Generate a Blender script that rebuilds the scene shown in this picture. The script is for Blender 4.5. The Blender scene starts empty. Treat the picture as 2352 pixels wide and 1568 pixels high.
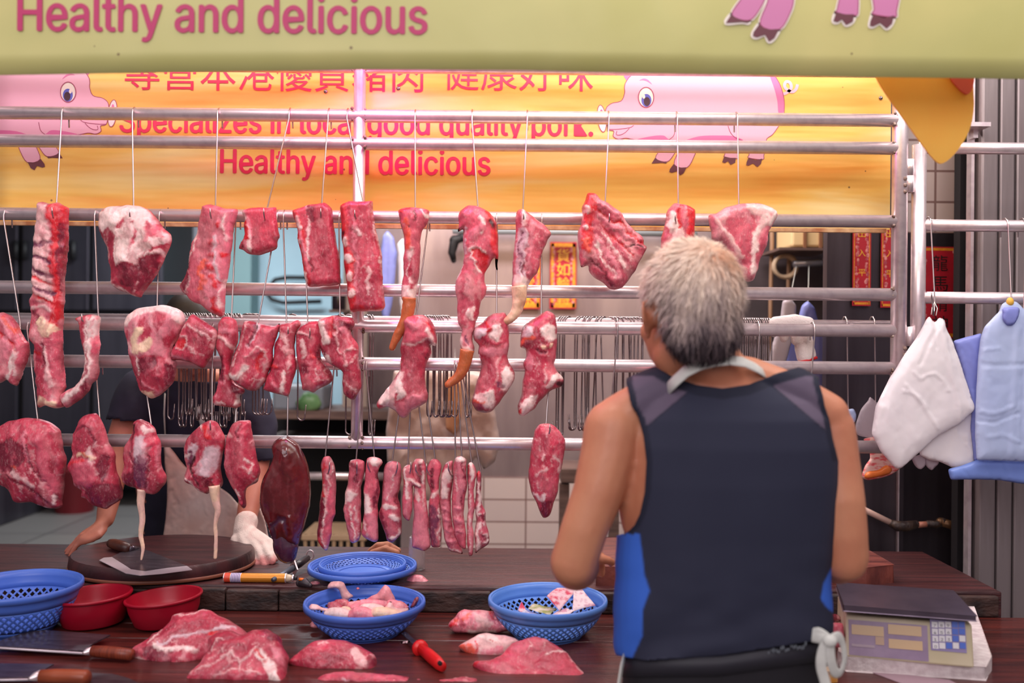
import bpy, math, random
import numpy as np
from mathutils import Vector, Matrix, Euler, geometry

random.seed(7)
SC = bpy.context.scene
COL = SC.collection
F = 2100.0                 # focal length in pixels of the 2352 px wide frame
CAMY, CAMZ = -2.52, 1.52
ROLL = math.radians(0.5)

# ---------------------------------------------------------------- camera
cam_d = bpy.data.cameras.new('camera')
cam = bpy.data.objects.new('camera', cam_d)
COL.objects.link(cam)
cam_d.sensor_width = 36.0
cam_d.lens = 36.0 * F / 2352
cam.matrix_world = Matrix.Translation((0, CAMY, CAMZ)) @ Matrix.Rotation(math.radians(90), 4, 'X') @ Matrix.Rotation(ROLL, 4, 'Z')
cam_d.clip_start = 0.05
cam_d.dof.use_dof = True
cam_d.dof.focus_distance = 2.47
cam_d.dof.aperture_fstop = 1.9
SC.camera = cam

# ---------------------------------------------------------------- view
SC.view_settings.view_transform = 'Standard'
SC.view_settings.look = 'None'
SC.view_settings.gamma = 1.0
SC.view_settings.exposure = 0.25
SC.view_settings.use_curve_mapping = False

# ---------------------------------------------------------------- world: soft overcast street daylight
wd = bpy.data.worlds.new('street_sky')
SC.world = wd
wd.use_nodes = True
nt = wd.node_tree
bg = nt.nodes['Background']
tc = nt.nodes.new('ShaderNodeTexCoord')
sx = nt.nodes.new('ShaderNodeSeparateXYZ')
rp = nt.nodes.new('ShaderNodeValToRGB')
nt.links.new(tc.outputs['Generated'], sx.inputs[0])
nt.links.new(sx.outputs['Z'], rp.inputs[0])
nt.links.new(rp.outputs[0], bg.inputs[0])
mr = rp.color_ramp
mr.elements[0].position = 0.0
mr.elements[0].color = (0.20, 0.15, 0.18, 1)
mr.elements[1].position = 1.0
mr.elements[1].color = (1.0, 0.92, 0.93, 1)
e = mr.elements.new(0.25)
e.color = (0.62, 0.54, 0.58, 1)
bg.inputs[1].default_value = 0.55


def area(name, loc, target, size, power, col, sizey=None):
    l = bpy.data.lights.new(name, 'AREA')
    l.shape = 'RECTANGLE'
    l.size = size
    l.size_y = sizey or size
    l.energy = power
    l.color = col
    o = bpy.data.objects.new(name, l)
    COL.objects.link(o)
    o.location = loc
    o.rotation_euler = (Vector(target) - Vector(loc)).to_track_quat('-Z', 'Y').to_euler()
    return o


def bulb(name, loc, power, col, r=0.05):
    l = bpy.data.lights.new(name, 'POINT')
    l.energy = power
    l.color = col
    l.shadow_soft_size = r
    o = bpy.data.objects.new(name, l)
    COL.objects.link(o)
    o.location = loc
    return o


area('street_daylight', (-0.8, -4.6, 3.4), (0.1, 0, 1.4), 3.6, 84, (1.0, 0.93, 0.97), 2.4)
area('stall_tube_light', (0.88, -0.62, 2.74), (0.88, 0.0, 1.45), 2.0, 25, (1.0, 0.92, 0.90), 0.85)
area('stall_tube_light_left', (-1.0, -0.62, 2.74), (-1.0, 0.0, 1.45), 1.3, 8, (1.0, 0.84, 0.84), 0.85)
bulb('pink_meat_lamp', (-0.40, -0.24, 2.30), 6.0, (1.0, 0.06, 0.55), 0.05)
area('interior_fill_light', (-0.2, 0.85, 2.80), (-0.2, 1.05, 0.5), 2.4, 58, (1.0, 0.90, 0.88), 0.25)  # added area lamp to brighten the inside of the stall, no fixture
area('back_room_fill_light', (-2.0, 3.6, 2.75), (-2.0, 4.0, 0.5), 1.4, 50, (0.86, 0.94, 1.0), 0.5)  # added fill so the deep left room does not go black


# ---------------------------------------------------------------- helpers
def P(px, py, d):
    """world point seen at photo pixel (px, py) when it stands d metres from the camera plane"""
    u, v = (px - 1176) / F, (784 - py) / F
    c, s = math.cos(ROLL), math.sin(ROLL)
    return Vector(((u * c - v * s) * d, CAMY + d, CAMZ + (u * s + v * c) * d))


def Pn(px, py, d):
    u, v = (px - 1176) / F, (784 - py) / F
    c, s = math.cos(ROLL), math.sin(ROLL)
    return np.stack([(u * c - v * s) * d, CAMY + d + 0 * px, CAMZ + (u * s + v * c) * d], 1)


FR = {'A': (0, 440, 3.0), 'B': (784, 440, 3.0), 'C': (1568, 440, 3.0), 'D': (0, 900, 3.357), 'E': (600, 900, 3.357),
      'F': (1200, 900, 3.357), 'G': (0, 1200, 4.26), 'H': (500, 1200, 4.26), 'I': (950, 1200, 4.26),
      'J': (1750, 1200, 3.907), 'K': (1752, 900, 3.92), 'Q': (370, 500, 3.92), 'R': (930, 500, 3.92),
      'S': (1380, 510, 3.92), 'T': (2000, 540, 2.703), 'W': (0, 480, 5.88), 'X': (840, 840, 5.6), 'p': (0, 0, 1.0)}


def fr(f, pts):
    ox, oy, k = FR[f]
    a = np.array(pts, float)
    a[:, 0] = ox + a[:, 0] / k
    a[:, 1] = oy + a[:, 1] / k
    return a


def lin(c):
    r = []
    for x in c[:3]:
        x = x / 255.0
        r.append(x / 12.92 if x <= 0.04045 else ((x + 0.055) / 1.055) ** 2.4)
    return (r[0], r[1], r[2], 1.0)


_RT = np.random.RandomState(3).rand(65536) * 2 - 1


def vnoise(p):
    p = np.asarray(p, float)
    if p.shape[1] == 2:
        p = np.concatenate([p, np.zeros((len(p), 1))], 1)
    i = np.floor(p).astype(np.int64)
    f = p - i
    f = f * f * (3 - 2 * f)
    r = np.zeros(len(p))
    for dx in (0, 1):
        for dy in (0, 1):
            for dz in (0, 1):
                h = ((i[:, 0] + dx) * 73856093) ^ ((i[:, 1] + dy) * 19349663) ^ ((i[:, 2] + dz) * 83492791)
                w = (f[:, 0] if dx else 1 - f[:, 0]) * (f[:, 1] if dy else 1 - f[:, 1]) * (f[:, 2] if dz else 1 - f[:, 2])
                r += w * _RT[(h ^ (h >> 15)) & 65535]
    return r


def fbm(p, o=3):
    p = np.asarray(p, float)
    return sum(vnoise(p * 2 ** k + 17.3 * k) * 0.5 ** k for k in range(o))


# ---- materials
def mat(name, col, rough=0.5, metal=0.0, var=None, scale=8, stretch=(1, 1, 1), bump=0.0, bscale=80, coat=0.0,
        trans=0.0, sss=0.0, contrast=(0.35, 0.65), emis=0.0, rvar=0.0, attr=False, transl=0.0, alpha=1.0, spec=0.5, detail=4):
    m = bpy.data.materials.new(name)
    m.use_nodes = True
    t = m.node_tree
    b = t.nodes['Principled BSDF']
    L = t.links.new
    b.inputs['Base Color'].default_value = lin(col)
    b.inputs['Roughness'].default_value = rough
    b.inputs['Metallic'].default_value = metal
    b.inputs['Coat Weight'].default_value = coat
    b.inputs['Transmission Weight'].default_value = trans
    b.inputs['Subsurface Weight'].default_value = sss
    b.inputs['Subsurface Radius'].default_value = (0.01, 0.004, 0.003)
    b.inputs['Specular IOR Level'].default_value = spec
    b.inputs['Alpha'].default_value = alpha
    co = t.nodes.new('ShaderNodeTexCoord')
    mp = t.nodes.new('ShaderNodeMapping')
    mp.inputs['Scale'].default_value = stretch
    L(co.outputs['Object'], mp.inputs[0])
    src = None
    if attr:
        at = t.nodes.new('ShaderNodeAttribute')
        at.attribute_name = 'Col'
        src = at.outputs['Color']
        L(src, b.inputs['Base Color'])
    if var is not None or rvar:
        n = t.nodes.new('ShaderNodeTexNoise')
        n.inputs['Scale'].default_value = scale
        n.inputs['Detail'].default_value = detail
        L(mp.outputs[0], n.inputs['Vector'])
        r = t.nodes.new('ShaderNodeMapRange')
        r.inputs['From Min'].default_value = contrast[0]
        r.inputs['From Max'].default_value = contrast[1]
        L(n.outputs['Fac'], r.inputs['Value'])
        if var is not None:
            mx = t.nodes.new('ShaderNodeMix')
            mx.data_type = 'RGBA'
            L(r.outputs[0], mx.inputs['Factor'])
            if src is not None:
                L(src, mx.inputs['A'])
            else:
                mx.inputs['A'].default_value = lin(col)
            mx.inputs['B'].default_value = lin(var)
            src = mx.outputs['Result']
            L(src, b.inputs['Base Color'])
        if rvar:
            r2 = t.nodes.new('ShaderNodeMapRange')
            r2.inputs['To Min'].default_value = rough - rvar
            r2.inputs['To Max'].default_value = rough + rvar
            L(n.outputs['Fac'], r2.inputs['Value'])
            L(r2.outputs[0], b.inputs['Roughness'])
    if bump:
        n2 = t.nodes.new('ShaderNodeTexNoise')
        n2.inputs['Scale'].default_value = bscale
        n2.inputs['Detail'].default_value = 3
        L(mp.outputs[0], n2.inputs['Vector'])
        bp = t.nodes.new('ShaderNodeBump')
        bp.inputs['Strength'].default_value = bump
        bp.inputs['Distance'].default_value = 0.004
        L(n2.outputs['Fac'], bp.inputs['Height'])
        L(bp.outputs[0], b.inputs['Normal'])
    if transl:
        tr = t.nodes.new('ShaderNodeBsdfTranslucent')
        tr.inputs[0].default_value = lin(col)
        if src is not None:
            L(src, tr.inputs[0])
        ms = t.nodes.new('ShaderNodeMixShader')
        ms.inputs[0].default_value = transl
        L(b.outputs[0], ms.inputs[1])
        L(tr.outputs[0], ms.inputs[2])
        L(ms.outputs[0], t.nodes['Material Output'].inputs[0])
    return m


def meat_mat(name, fatcol=(240, 205, 200), rough=0.36, coat=0.15, bump=0.35):
    """raw meat: pigment from the mesh's colour attribute, its alpha says how much fine white marbling"""
    m = bpy.data.materials.new(name)
    m.use_nodes = True
    t = m.node_tree
    b = t.nodes['Principled BSDF']
    L = t.links.new
    N = t.nodes.new
    at = N('ShaderNodeAttribute')
    at.attribute_name = 'Col'
    co = N('ShaderNodeTexCoord')
    n1 = N('ShaderNodeTexNoise')
    n1.inputs['Scale'].default_value = 55
    n1.inputs['Detail'].default_value = 6
    n1.inputs['Distortion'].default_value = 0.8
    L(co.outputs['Object'], n1.inputs['Vector'])
    # fine red/pink variation
    hs = N('ShaderNodeMapRange')
    hs.inputs['From Min'].default_value = 0.3
    hs.inputs['From Max'].default_value = 0.7
    hs.inputs['To Min'].default_value = 0.80
    hs.inputs['To Max'].default_value = 1.16
    L(n1.outputs['Fac'], hs.inputs['Value'])
    vm = N('ShaderNodeVectorMath')
    vm.operation = 'SCALE'
    L(at.outputs['Color'], vm.inputs[0])
    L(hs.outputs[0], vm.inputs['Scale'])
    # marbling flecks
    mp = N('ShaderNodeMapping')
    mp.inputs['Scale'].default_value = (1.6, 1, 0.55)
    L(co.outputs['Object'], mp.inputs[0])
    n2 = N('ShaderNodeTexNoise')
    n2.inputs['Scale'].default_value = 120
    n2.inputs['Detail'].default_value = 5
    n2.inputs['Roughness'].default_value = 0.6
    n2.inputs['Distortion'].default_value = 1.6
    L(mp.outputs[0], n2.inputs['Vector'])
    r2 = N('ShaderNodeMapRange')
    r2.inputs['From Min'].default_value = 0.56
    r2.inputs['From Max'].default_value = 0.64
    r2.inputs['To Max'].default_value = 0.5
    L(n2.outputs['Fac'], r2.inputs['Value'])
    mu = N('ShaderNodeMath')
    mu.operation = 'MULTIPLY'
    L(r2.outputs[0], mu.inputs[0])
    L(at.outputs['Alpha'], mu.inputs[1])
    mx = N('ShaderNodeMix')
    mx.data_type = 'RGBA'
    L(mu.outputs[0], mx.inputs['Factor'])
    L(vm.outputs[0], mx.inputs['A'])
    mx.inputs['B'].default_value = lin(fatcol)
    L(mx.outputs['Result'], b.inputs['Base Color'])
    n3 = N('ShaderNodeTexNoise')
    n3.inputs['Scale'].default_value = 95
    n3.inputs['Detail'].default_value = 5
    L(mp.outputs[0], n3.inputs['Vector'])
    bp = N('ShaderNodeBump')
    bp.inputs['Strength'].default_value = bump
    bp.inputs['Distance'].default_value = 0.005
    L(n3.outputs['Fac'], bp.inputs['Height'])
    L(bp.outputs[0], b.inputs['Normal'])
    b.inputs['Roughness'].default_value = rough
    b.inputs['Coat Weight'].default_value = coat
    b.inputs['Coat Roughness'].default_value = 0.25
    b.inputs['Specular IOR Level'].default_value = 0.45
    return m


# ---- objects
def wloc(o):
    v = Vector((0, 0, 0))
    while o is not None:
        v = v + o.location
        o = o.parent
    return v


def tag(o, label=None, cat=None, group=None, kind=None):
    if label:
        o['label'] = label
    if cat:
        o['category'] = cat
    if group:
        o['group'] = group
    if kind:
        o['kind'] = kind
    return o


def thing(name, label, cat, loc, group=None):
    o = bpy.data.objects.new(name, None)
    o.empty_display_size = 0.05
    COL.objects.link(o)
    o.location = loc
    return tag(o, label, cat, group)


def put(name, V, Fc, m, parent=None, label=None, cat=None, group=None, kind=None, smooth=True, bevel=0.0, solid=0.0,
        cols=None, sub=0, sangle=None):
    V = np.asarray(V, float)
    lo, hi = V.min(0), V.max(0)
    org = np.array([(lo[0] + hi[0]) / 2, (lo[1] + hi[1]) / 2, lo[2]])
    me = bpy.data.meshes.new(name)
    me.from_pydata([tuple(v) for v in (V - org)], [], [tuple(f) for f in Fc])
    me.materials.append(m)
    if cols is not None:
        a = me.color_attributes.new('Col', 'FLOAT_COLOR', 'POINT')
        a.data.foreach_set('color', np.asarray(cols, np.float32).ravel())
    me.polygons.foreach_set('use_smooth', [bool(smooth)] * len(me.polygons))
    me.update()
    o = bpy.data.objects.new(name, me)
    COL.objects.link(o)
    if parent is not None:
        o.parent = parent
        o.location = Vector(org) - wloc(parent)
    else:
        o.location = Vector(org)
    if solid:
        s = o.modifiers.new('thickness', 'SOLIDIFY')
        s.thickness = solid
        s.offset = 0
    if bevel:
        b = o.modifiers.new('edges', 'BEVEL')
        b.width = bevel
        b.segments = 2
        b.limit_method = 'ANGLE'
    if sub:
        s = o.modifiers.new('sub', 'SUBSURF')
        s.levels = s.render_levels = sub
    if sangle:
        try:
            me.set_sharp_from_angle(angle=math.radians(sangle))
        except Exception:
            pass
    return tag(o, label, cat, group, kind)


class MB:
    def __init__(self):
        self.v = []
        self.f = []

    def add(self, vs, fs):
        n = len(self.v)
        self.v += [tuple(x) for x in vs]
        self.f += [tuple(i + n for i in q) for q in fs]
        return self

    def box(self, c, s, rot=None):
        c = Vector(c)
        vs = []
        for z in (-.5, .5):
            for x, y in ((-.5, -.5), (.5, -.5), (.5, .5), (-.5, .5)):
                p = Vector((x * s[0], y * s[1], z * s[2]))
                if rot:
                    p = rot @ p
                vs.append(p + c)
        return self.add(vs, [(3, 2, 1, 0), (4, 5, 6, 7), (0, 1, 5, 4), (1, 2, 6, 5), (2, 3, 7, 6), (3, 0, 4, 7)])

    def span(self, a, b):
        a, b = Vector(a), Vector(b)
        return self.box((a + b) / 2, [abs(x) for x in (b - a)])

    def tube(self, pts, r, n=10, cap=True, flat=None, up=None):
        pts = [Vector(p) for p in pts]
        k = len(pts)
        rs = r if isinstance(r, (list, tuple)) else [r] * k
        t0 = (pts[1] - pts[0]).normalized()
        u = Vector(up) if up else (Vector((0, 0, 1)) if abs(t0.z) < 0.9 else Vector((1, 0, 0)))
        vs = []
        for i in range(k):
            t = (pts[min(i + 1, k - 1)] - pts[max(i - 1, 0)])
            t = t.normalized() if t.length > 1e-9 else t0
            a = u - t * u.dot(t)
            if a.length < 1e-6:
                a = Vector((0.3, 0.9, 0.1)) - t * t.dot(Vector((0.3, 0.9, 0.1)))
            a.normalize()
            b = t.cross(a)
            u = a
            fl = flat if flat else 1.0
            for j in range(n):
                th = 2 * math.pi * j / n
                vs.append(pts[i] + (a * math.cos(th) + b * math.sin(th) * fl) * rs[i])
        fs = []
        for i in range(k - 1):
            for j in range(n):
                fs.append((i * n + j, i * n + (j + 1) % n, (i + 1) * n + (j + 1) % n, (i + 1) * n + j))
        if cap:
            fs.append(tuple(range(n - 1, -1, -1)))
            fs.append(tuple((k - 1) * n + j for j in range(n)))
        return self.add(vs, fs)

    def lathe(self, prof, c, n=32, closed=False, sx=1, sy=1):
        c = Vector(c)
        vs, fs = [], []
        k = len(prof)
        for r, z in prof:
            for j in range(n):
                th = 2 * math.pi * j / n
                vs.append(c + Vector((r * sx * math.cos(th), r * sy * math.sin(th), z)))
        for i in range(k - 1):
            for j in range(n):
                fs.append((i * n + j, i * n + (j + 1) % n, (i + 1) * n + (j + 1) % n, (i + 1) * n + j))
        return self.add(vs, fs)

    def disc(self, c, r, n=32, up=True):
        c = Vector(c)
        vs = [c + Vector((r * math.cos(2 * math.pi * j / n), r * math.sin(2 * math.pi * j / n), 0)) for j in range(n)]
        return self.add(vs, [tuple(range(n)) if up else tuple(range(n - 1, -1, -1))])

    def ball(self, c, r, n=14, m=9, rot=None):
        c = Vector(c)
        r = r if isinstance(r, (tuple, list)) else (r, r, r)
        vs = []
        for i in range(m + 1):
            ph = math.pi * i / m
            for j in range(n):
                th = 2 * math.pi * j / n
                p = Vector((r[0] * math.sin(ph) * math.cos(th), r[1] * math.sin(ph) * math.sin(th), r[2] * math.cos(ph)))
                if rot:
                    p = rot @ p
                vs.append(c + p)
        fs = [(i * n + j, (i + 1) * n + j, (i + 1) * n + (j + 1) % n, i * n + (j + 1) % n) for i in range(m) for j in range(n)]
        return self.add(vs, fs)

    def limb(self, pts, rs, n=14):
        """closed tapered limb with rounded joints, for joining by remeshing"""
        self.tube(pts, list(rs), n)
        for p, r in zip(pts, rs):
            self.ball(p, r, n, 8)
        return self

    def loft(self, rings):
        """rings of equal length, capped"""
        n = len(rings[0])
        vs = [v for r in rings for v in r]
        fs = []
        for i in range(len(rings) - 1):
            for j in range(n):
                fs.append((i * n + j, i * n + (j + 1) % n, (i + 1) * n + (j + 1) % n, (i + 1) * n + j))
        fs.append(tuple(range(n - 1, -1, -1)))
        fs.append(tuple((len(rings) - 1) * n + j for j in range(n)))
        return self.add(vs, fs)

    def poly(self, pts, n, th):
        """flat polygon of thickness th along vector n"""
        pts = [Vector(p) for p in pts]
        n = Vector(n).normalized() * th
        k = len(pts)
        vs = pts + [p + n for p in pts]
        tris = geometry.tessellate_polygon([pts])
        fs = [tuple(t) for t in tris] + [tuple(i + k for i in reversed(t)) for t in tris]
        fs += [(i, (i + 1) % k, k + (i + 1) % k, k + i) for i in range(k)]
        return self.add(vs, fs)

    def put(self, name, m, parent=None, **kw):
        return put(name, self.v, self.f, m, parent, **kw)


def remesh(mb, voxel, smooth=2, sfac=0.5):
    """one continuous surface out of overlapping closed shapes; returns verts, faces"""
    me = bpy.data.meshes.new('tmp')
    me.from_pydata(mb.v, [], mb.f)
    me.update()
    o = bpy.data.objects.new('tmp', me)
    COL.objects.link(o)
    r = o.modifiers.new('r', 'REMESH')
    r.mode = 'VOXEL'
    r.voxel_size = voxel
    if smooth:
        s = o.modifiers.new('s', 'SMOOTH')
        s.iterations = smooth
        s.factor = sfac
    dg = bpy.context.evaluated_depsgraph_get()
    dg.update()
    m2 = bpy.data.meshes.new_from_object(o.evaluated_get(dg))
    V = np.empty(len(m2.vertices) * 3)
    m2.vertices.foreach_get('co', V)
    N = np.empty(len(m2.vertices) * 3)
    m2.vertices.foreach_get('normal', N)
    Fs = [tuple(p.vertices) for p in m2.polygons]
    bpy.data.objects.remove(o)
    bpy.data.meshes.remove(me)
    bpy.data.meshes.remove(m2)
    return V.reshape(-1, 3), Fs, N.reshape(-1, 3)


def cut(V, Fs, keep):
    idx = -np.ones(len(V), int)
    idx[keep] = np.arange(keep.sum())
    return V[keep], [tuple(idx[i] for i in f) for f in Fs if all(keep[i] for i in f)]


FONT = None
try:
    FONT = bpy.data.fonts.load(bpy.utils.system_resource('DATAFILES') + '/fonts/Inter.woff2')   # Blender's own interface font
except Exception:
    FONT = None


def letters(name, s, m, parent, origin, xdir, ydir, width=None, height=None, depth=0.0006, xs=1.0, label=None, bold=0.0, hc=None):
    """raised lettering; origin = lower left of the baseline; fitted to width (and cap height when given)"""
    c = bpy.data.curves.new('tmp', 'FONT')
    c.body = s
    c.size = 1
    c.resolution_u = 3
    if FONT and s.isascii():
        c.font = FONT
    o = bpy.data.objects.new('tmp', c)
    COL.objects.link(o)
    dg = bpy.context.evaluated_depsgraph_get()
    dg.update()
    me = bpy.data.meshes.new_from_object(o.evaluated_get(dg))
    V = np.array([v.co for v in me.vertices])
    Fs = [tuple(p.vertices) for p in me.polygons]
    bpy.data.objects.remove(o)
    bpy.data.curves.remove(c)
    bpy.data.meshes.remove(me)
    x0, x1 = V[:, 0].min(), V[:, 0].max()
    kx = (width / (x1 - x0)) if width else xs
    ky = (height / (hc or 0.73)) if height else kx
    if height and s.isascii() and len(s) > 3:
        ky = height * 1.03 / V[:, 1].max()
    xd, yd = Vector(xdir).normalized(), Vector(ydir).normalized()
    nd = xd.cross(yd)
    O = Vector(origin)
    W = []
    F0, Fs = list(Fs), []
    rr_ = random.Random(5)
    offs = ((0, 0),) if not bold else ((-1, 0), (1, 0), (0, -.6), (0, .6), (0, 0))     # heavier strokes
    for k, (bx, by) in enumerate(offs):
        for f in F0:
            dz = depth + k * 4e-5 + rr_.random() * 3e-5      # overlapping contours must not coincide
            n0 = len(W)
            for i in f:
                v = V[i]
                W.append(O + xd * ((v[0] - x0) * kx + bx * bold * ky) + yd * (v[1] * ky + by * bold * ky) + nd * dz)
            Fs.append(tuple(range(n0, len(W))))
    return put(name, W, Fs, m, parent, label=label, smooth=False)


# ---- common materials
STEEL = mat('brushed_steel', (236, 220, 222), 0.34, 0.72, var=(210, 190, 196), scale=30, contrast=(0.45, 0.75), rvar=0.06)
WIRE = mat('steel_wire', (196, 184, 182), 0.28, 1.0)
WIRED = mat('dark_steel_wire', (150, 138, 138), 0.25, 1.0)
SHEET = mat('steel_sheet', (128, 118, 122), 0.42, 0.8, var=(98, 88, 92), scale=3, stretch=(6, 6, 0.4), rvar=0.08)
DARKSHEET = mat('dark_steel_sheet', (86, 78, 84), 0.38, 0.7, var=(66, 58, 64), scale=3, stretch=(5, 5, 0.5), rvar=0.08)
RUST = mat('rusty_weld', (96, 66, 54), 0.6, 0.5, var=(170, 150, 140), scale=90, bump=0.8, bscale=200)
# ================================================================ the setting
TILEW = bpy.data.materials.new('wall_tiles')
TILEW.use_nodes = True
_t = TILEW.node_tree
_br = _t.nodes.new('ShaderNodeTexBrick')
_br.offset = 0.0
_br.inputs['Color1'].default_value = lin((214, 196, 190))
_br.inputs['Color2'].default_value = lin((204, 186, 182))
_br.inputs['Mortar'].default_value = lin((140, 112, 108))
_br.inputs['Scale'].default_value = 1.0
_br.inputs['Mortar Size'].default_value = 0.004
_br.inputs['Brick Width'].default_value = 0.20
_br.inputs['Row Height'].default_value = 0.105
_co = _t.nodes.new('ShaderNodeTexCoord')
_mp = _t.nodes.new('ShaderNodeMapping')
_mp.inputs['Rotation'].default_value = (math.radians(90), 0, 0)
_t.links.new(_co.outputs['Object'], _mp.inputs[0])
_t.links.new(_mp.outputs[0], _br.inputs['Vector'])
_t.links.new(_br.outputs['Color'], _t.nodes['Principled BSDF'].inputs['Base Color'])
_t.nodes['Principled BSDF'].inputs['Roughness'].default_value = 0.25

FTILE = bpy.data.materials.new('floor_tiles')
FTILE.use_nodes = True
_t = FTILE.node_tree
_br = _t.nodes.new('ShaderNodeTexBrick')
_br.offset = 0.0
_br.inputs['Color1'].default_value = lin((128, 124, 120))
_br.inputs['Color2'].default_value = lin((118, 114, 112))
_br.inputs['Mortar'].default_value = lin((70, 66, 66))
_br.inputs['Scale'].default_value = 1.0
_br.inputs['Mortar Size'].default_value = 0.006
_br.inputs['Brick Width'].default_value = 0.6
_br.inputs['Row Height'].default_value = 0.6
_co = _t.nodes.new('ShaderNodeTexCoord')
_t.links.new(_co.outputs['Object'], _br.inputs['Vector'])
_t.links.new(_br.outputs['Color'], _t.nodes['Principled BSDF'].inputs['Base Color'])
_t.nodes['Principled BSDF'].inputs['Roughness'].default_value = 0.35

CONC = mat('concrete', (112, 104, 102), 0.8, var=(84, 78, 78), scale=4, bump=0.3)
PAINT = mat('grey_paint', (120, 110, 110), 0.6, var=(104, 94, 96), scale=2)
PINKSTEEL = mat('warm_steel_panel', (178, 160, 160), 0.38, 0.55, var=(150, 132, 134), scale=2.5, stretch=(3, 3, 0.7), rvar=0.06)
BLUEWALL = mat('pale_blue_paint', (176, 204, 216), 0.6, var=(164, 194, 206), scale=2)
GREYDOOR = mat('grey_white_door', (176, 178, 186), 0.35, var=(150, 150, 158), scale=2, stretch=(2, 2, 0.5))
TEAL = mat('teal_paint', (120, 150, 152), 0.6)

fl = MB()
fl.span((-4.4, -5.0, -0.05), (3.2, 0.35, 0.0))
fl.span((-4.4, 0.35, -0.05), (3.2, 5.8, 0.25))
fl.put('floor', FTILE, kind='structure', smooth=False)
MB().span((-4.4, -0.10, 2.95), (3.2, 5.8, 3.0)).put('ceiling', PAINT, kind='structure', smooth=False)
MB().span((-4.4, 0.35, 0), (-4.3, 5.8, 2.95)).put('wall_left', PAINT, kind='structure', smooth=False)
MB().span((2.45, -0.1, 0), (2.55, 5.8, 2.95)).put('wall_right', PAINT, kind='structure', smooth=False)
wl = P(590, 600, 7.7).x
MB().span((-4.3, 5.2, 0.25), (2.45, 5.35, 2.95)).put('wall_rear', BLUEWALL, kind='structure', smooth=False)
# steel-clad wall with tile dado, nearer, in the middle
wx = P(955, 600, 4.3).x
MB().span((wx, 1.80, 0.88), (1.40, 1.88, 2.95)).put('wall_back', PINKSTEEL, kind='structure', smooth=False)
MB().span((wx, 1.79, 0.25), (1.40, 1.88, 0.88)).put('wall_dado', TILEW, kind='structure', smooth=False)
MB().span((wx - 0.06, 1.79, 0.25), (wx, 5.2, 2.95)).put('wall_return', PINKSTEEL, kind='structure', smooth=False)
MB().span((P(838, 0, 5.6).x, 3.05, 0.25), (wx - .06, 3.12, 2.95)).put('wall_side', PINKSTEEL, kind='structure', smooth=False)
# teal column and grey door at the far left back
MB().span((P(528, 0, 7.6).x, 4.95, 0.25), (P(592, 0, 7.6).x, 5.19, 2.95)).put('column', TEAL, kind='structure', smooth=False)
d1 = bpy.data.objects.new('door_1', None)
COL.objects.link(d1)
d1.location = (P(460, 0, 7.5).x, 5.1, 0.25)
d1['kind'] = 'structure'
MB().span((P(388, 0, 7.6).x, 5.05, 0.26), (P(526, 0, 7.6).x, 5.19, 2.9)).put('door_panel', GREYDOOR, d1, smooth=False, bevel=0.01)
MB().span((P(392, 0, 7.6).x, 5.02, 1.75), (P(520, 0, 7.6).x, 5.05, 1.80)).put('door_rail', STEEL, d1, smooth=False)

# steel partition at the right, behind the gate
MB().span((P(1905, 0, 3.05).x, 0.53, 0.25), (P(2085, 0, 3.05).x, 0.57, 2.95)).put('wall_partition', DARKSHEET, kind='structure', smooth=False)
MB().span((P(2085, 0, 3.05).x, 0.58, 0.25), (P(2234, 0, 3.10).x, 0.64, 1.90)).put('wall_panel', DARKSHEET, kind='structure', smooth=False)
tw = MB().span((P(2085, 0, 3.05).x, 0.58, 1.90), (P(2234, 0, 3.10).x, 0.64, 2.95)).put('wall_tile', TILEW, kind='structure', smooth=False)
# thin bright seams on the partition
MB().span((P(2074, 0, 3.03).x, 0.515, 0.25), (P(2077, 0, 3.03).x, 0.529, 2.9)).put('trim_1', STEEL, kind='structure', smooth=False)

# folded steel shutter at the far right
sh = thing('folding_shutter', 'folded steel shutter with narrow vertical leaves at the right edge of the stall', 'shutter', (1.55, 0.2, 0.0))
SHM = mat('shutter_steel', (150, 138, 138), 0.45, 0.6, var=(122, 110, 110), scale=4, stretch=(5, 5, 0.4), rvar=0.07)
xs_ = [2243, 2284, 2322, 2362, 2402, 2442]
for i in range(len(xs_) - 1):
    a, b = P(xs_[i] + 1.5, 784, 2.78), P(xs_[i + 1] - 1.5, 784, 2.78)
    MB().span((a.x, 0.24, 0.0), (b.x, 0.29, 2.9)).put('leaf', SHM, sh, smooth=False, bevel=0.006)
MB().span((P(2224, 784, 2.80).x, 0.27, 0.0), (P(2231, 784, 2.80).x, 0.30, 2.9)).put('guide_strip', STEEL, sh, smooth=False)
MB().span((P(2232, 784, 2.80).x, 0.36, 0.0), (P(2460, 784, 2.80).x, 0.40, 2.9)).put('gap_shade_sheet', mat('black_gap', (22, 16, 20), 0.7), sh, smooth=False)  # black sheet standing for the shade in the gap beside the leaves
hm = MB()
hp = [P(2286, 1422, 2.75), P(2290, 1430, 2.68), P(2298, 1450, 2.66), P(2303, 1480, 2.655), P(2301, 1510, 2.66), P(2292, 1530, 2.68), P(2286, 1536, 2.75)]
hm.tube(hp, 0.010, 10)
hm.put('handle', mat('worn_bronze', (112, 92, 84), 0.35, 0.9, var=(170, 120, 96), scale=40), sh, label='worn metal pull handle')
MB().ball(P(2286, 1422, 2.74), (0.02, 0.008, 0.016)).put('handle_rose', STEEL, sh)
bm_ = MB().span(P(2222, 290, 2.72) + Vector((0, -.02, -.004)), P(2268, 287, 2.72) + Vector((0, .06, .004)))
bm_.span(P(2232, 318, 2.75) + Vector((0, -.01, 0)), P(2243, 291, 2.75) + Vector((0, .02, 0)))
bm_.put('bracket', STEEL, sh, smooth=False)

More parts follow.
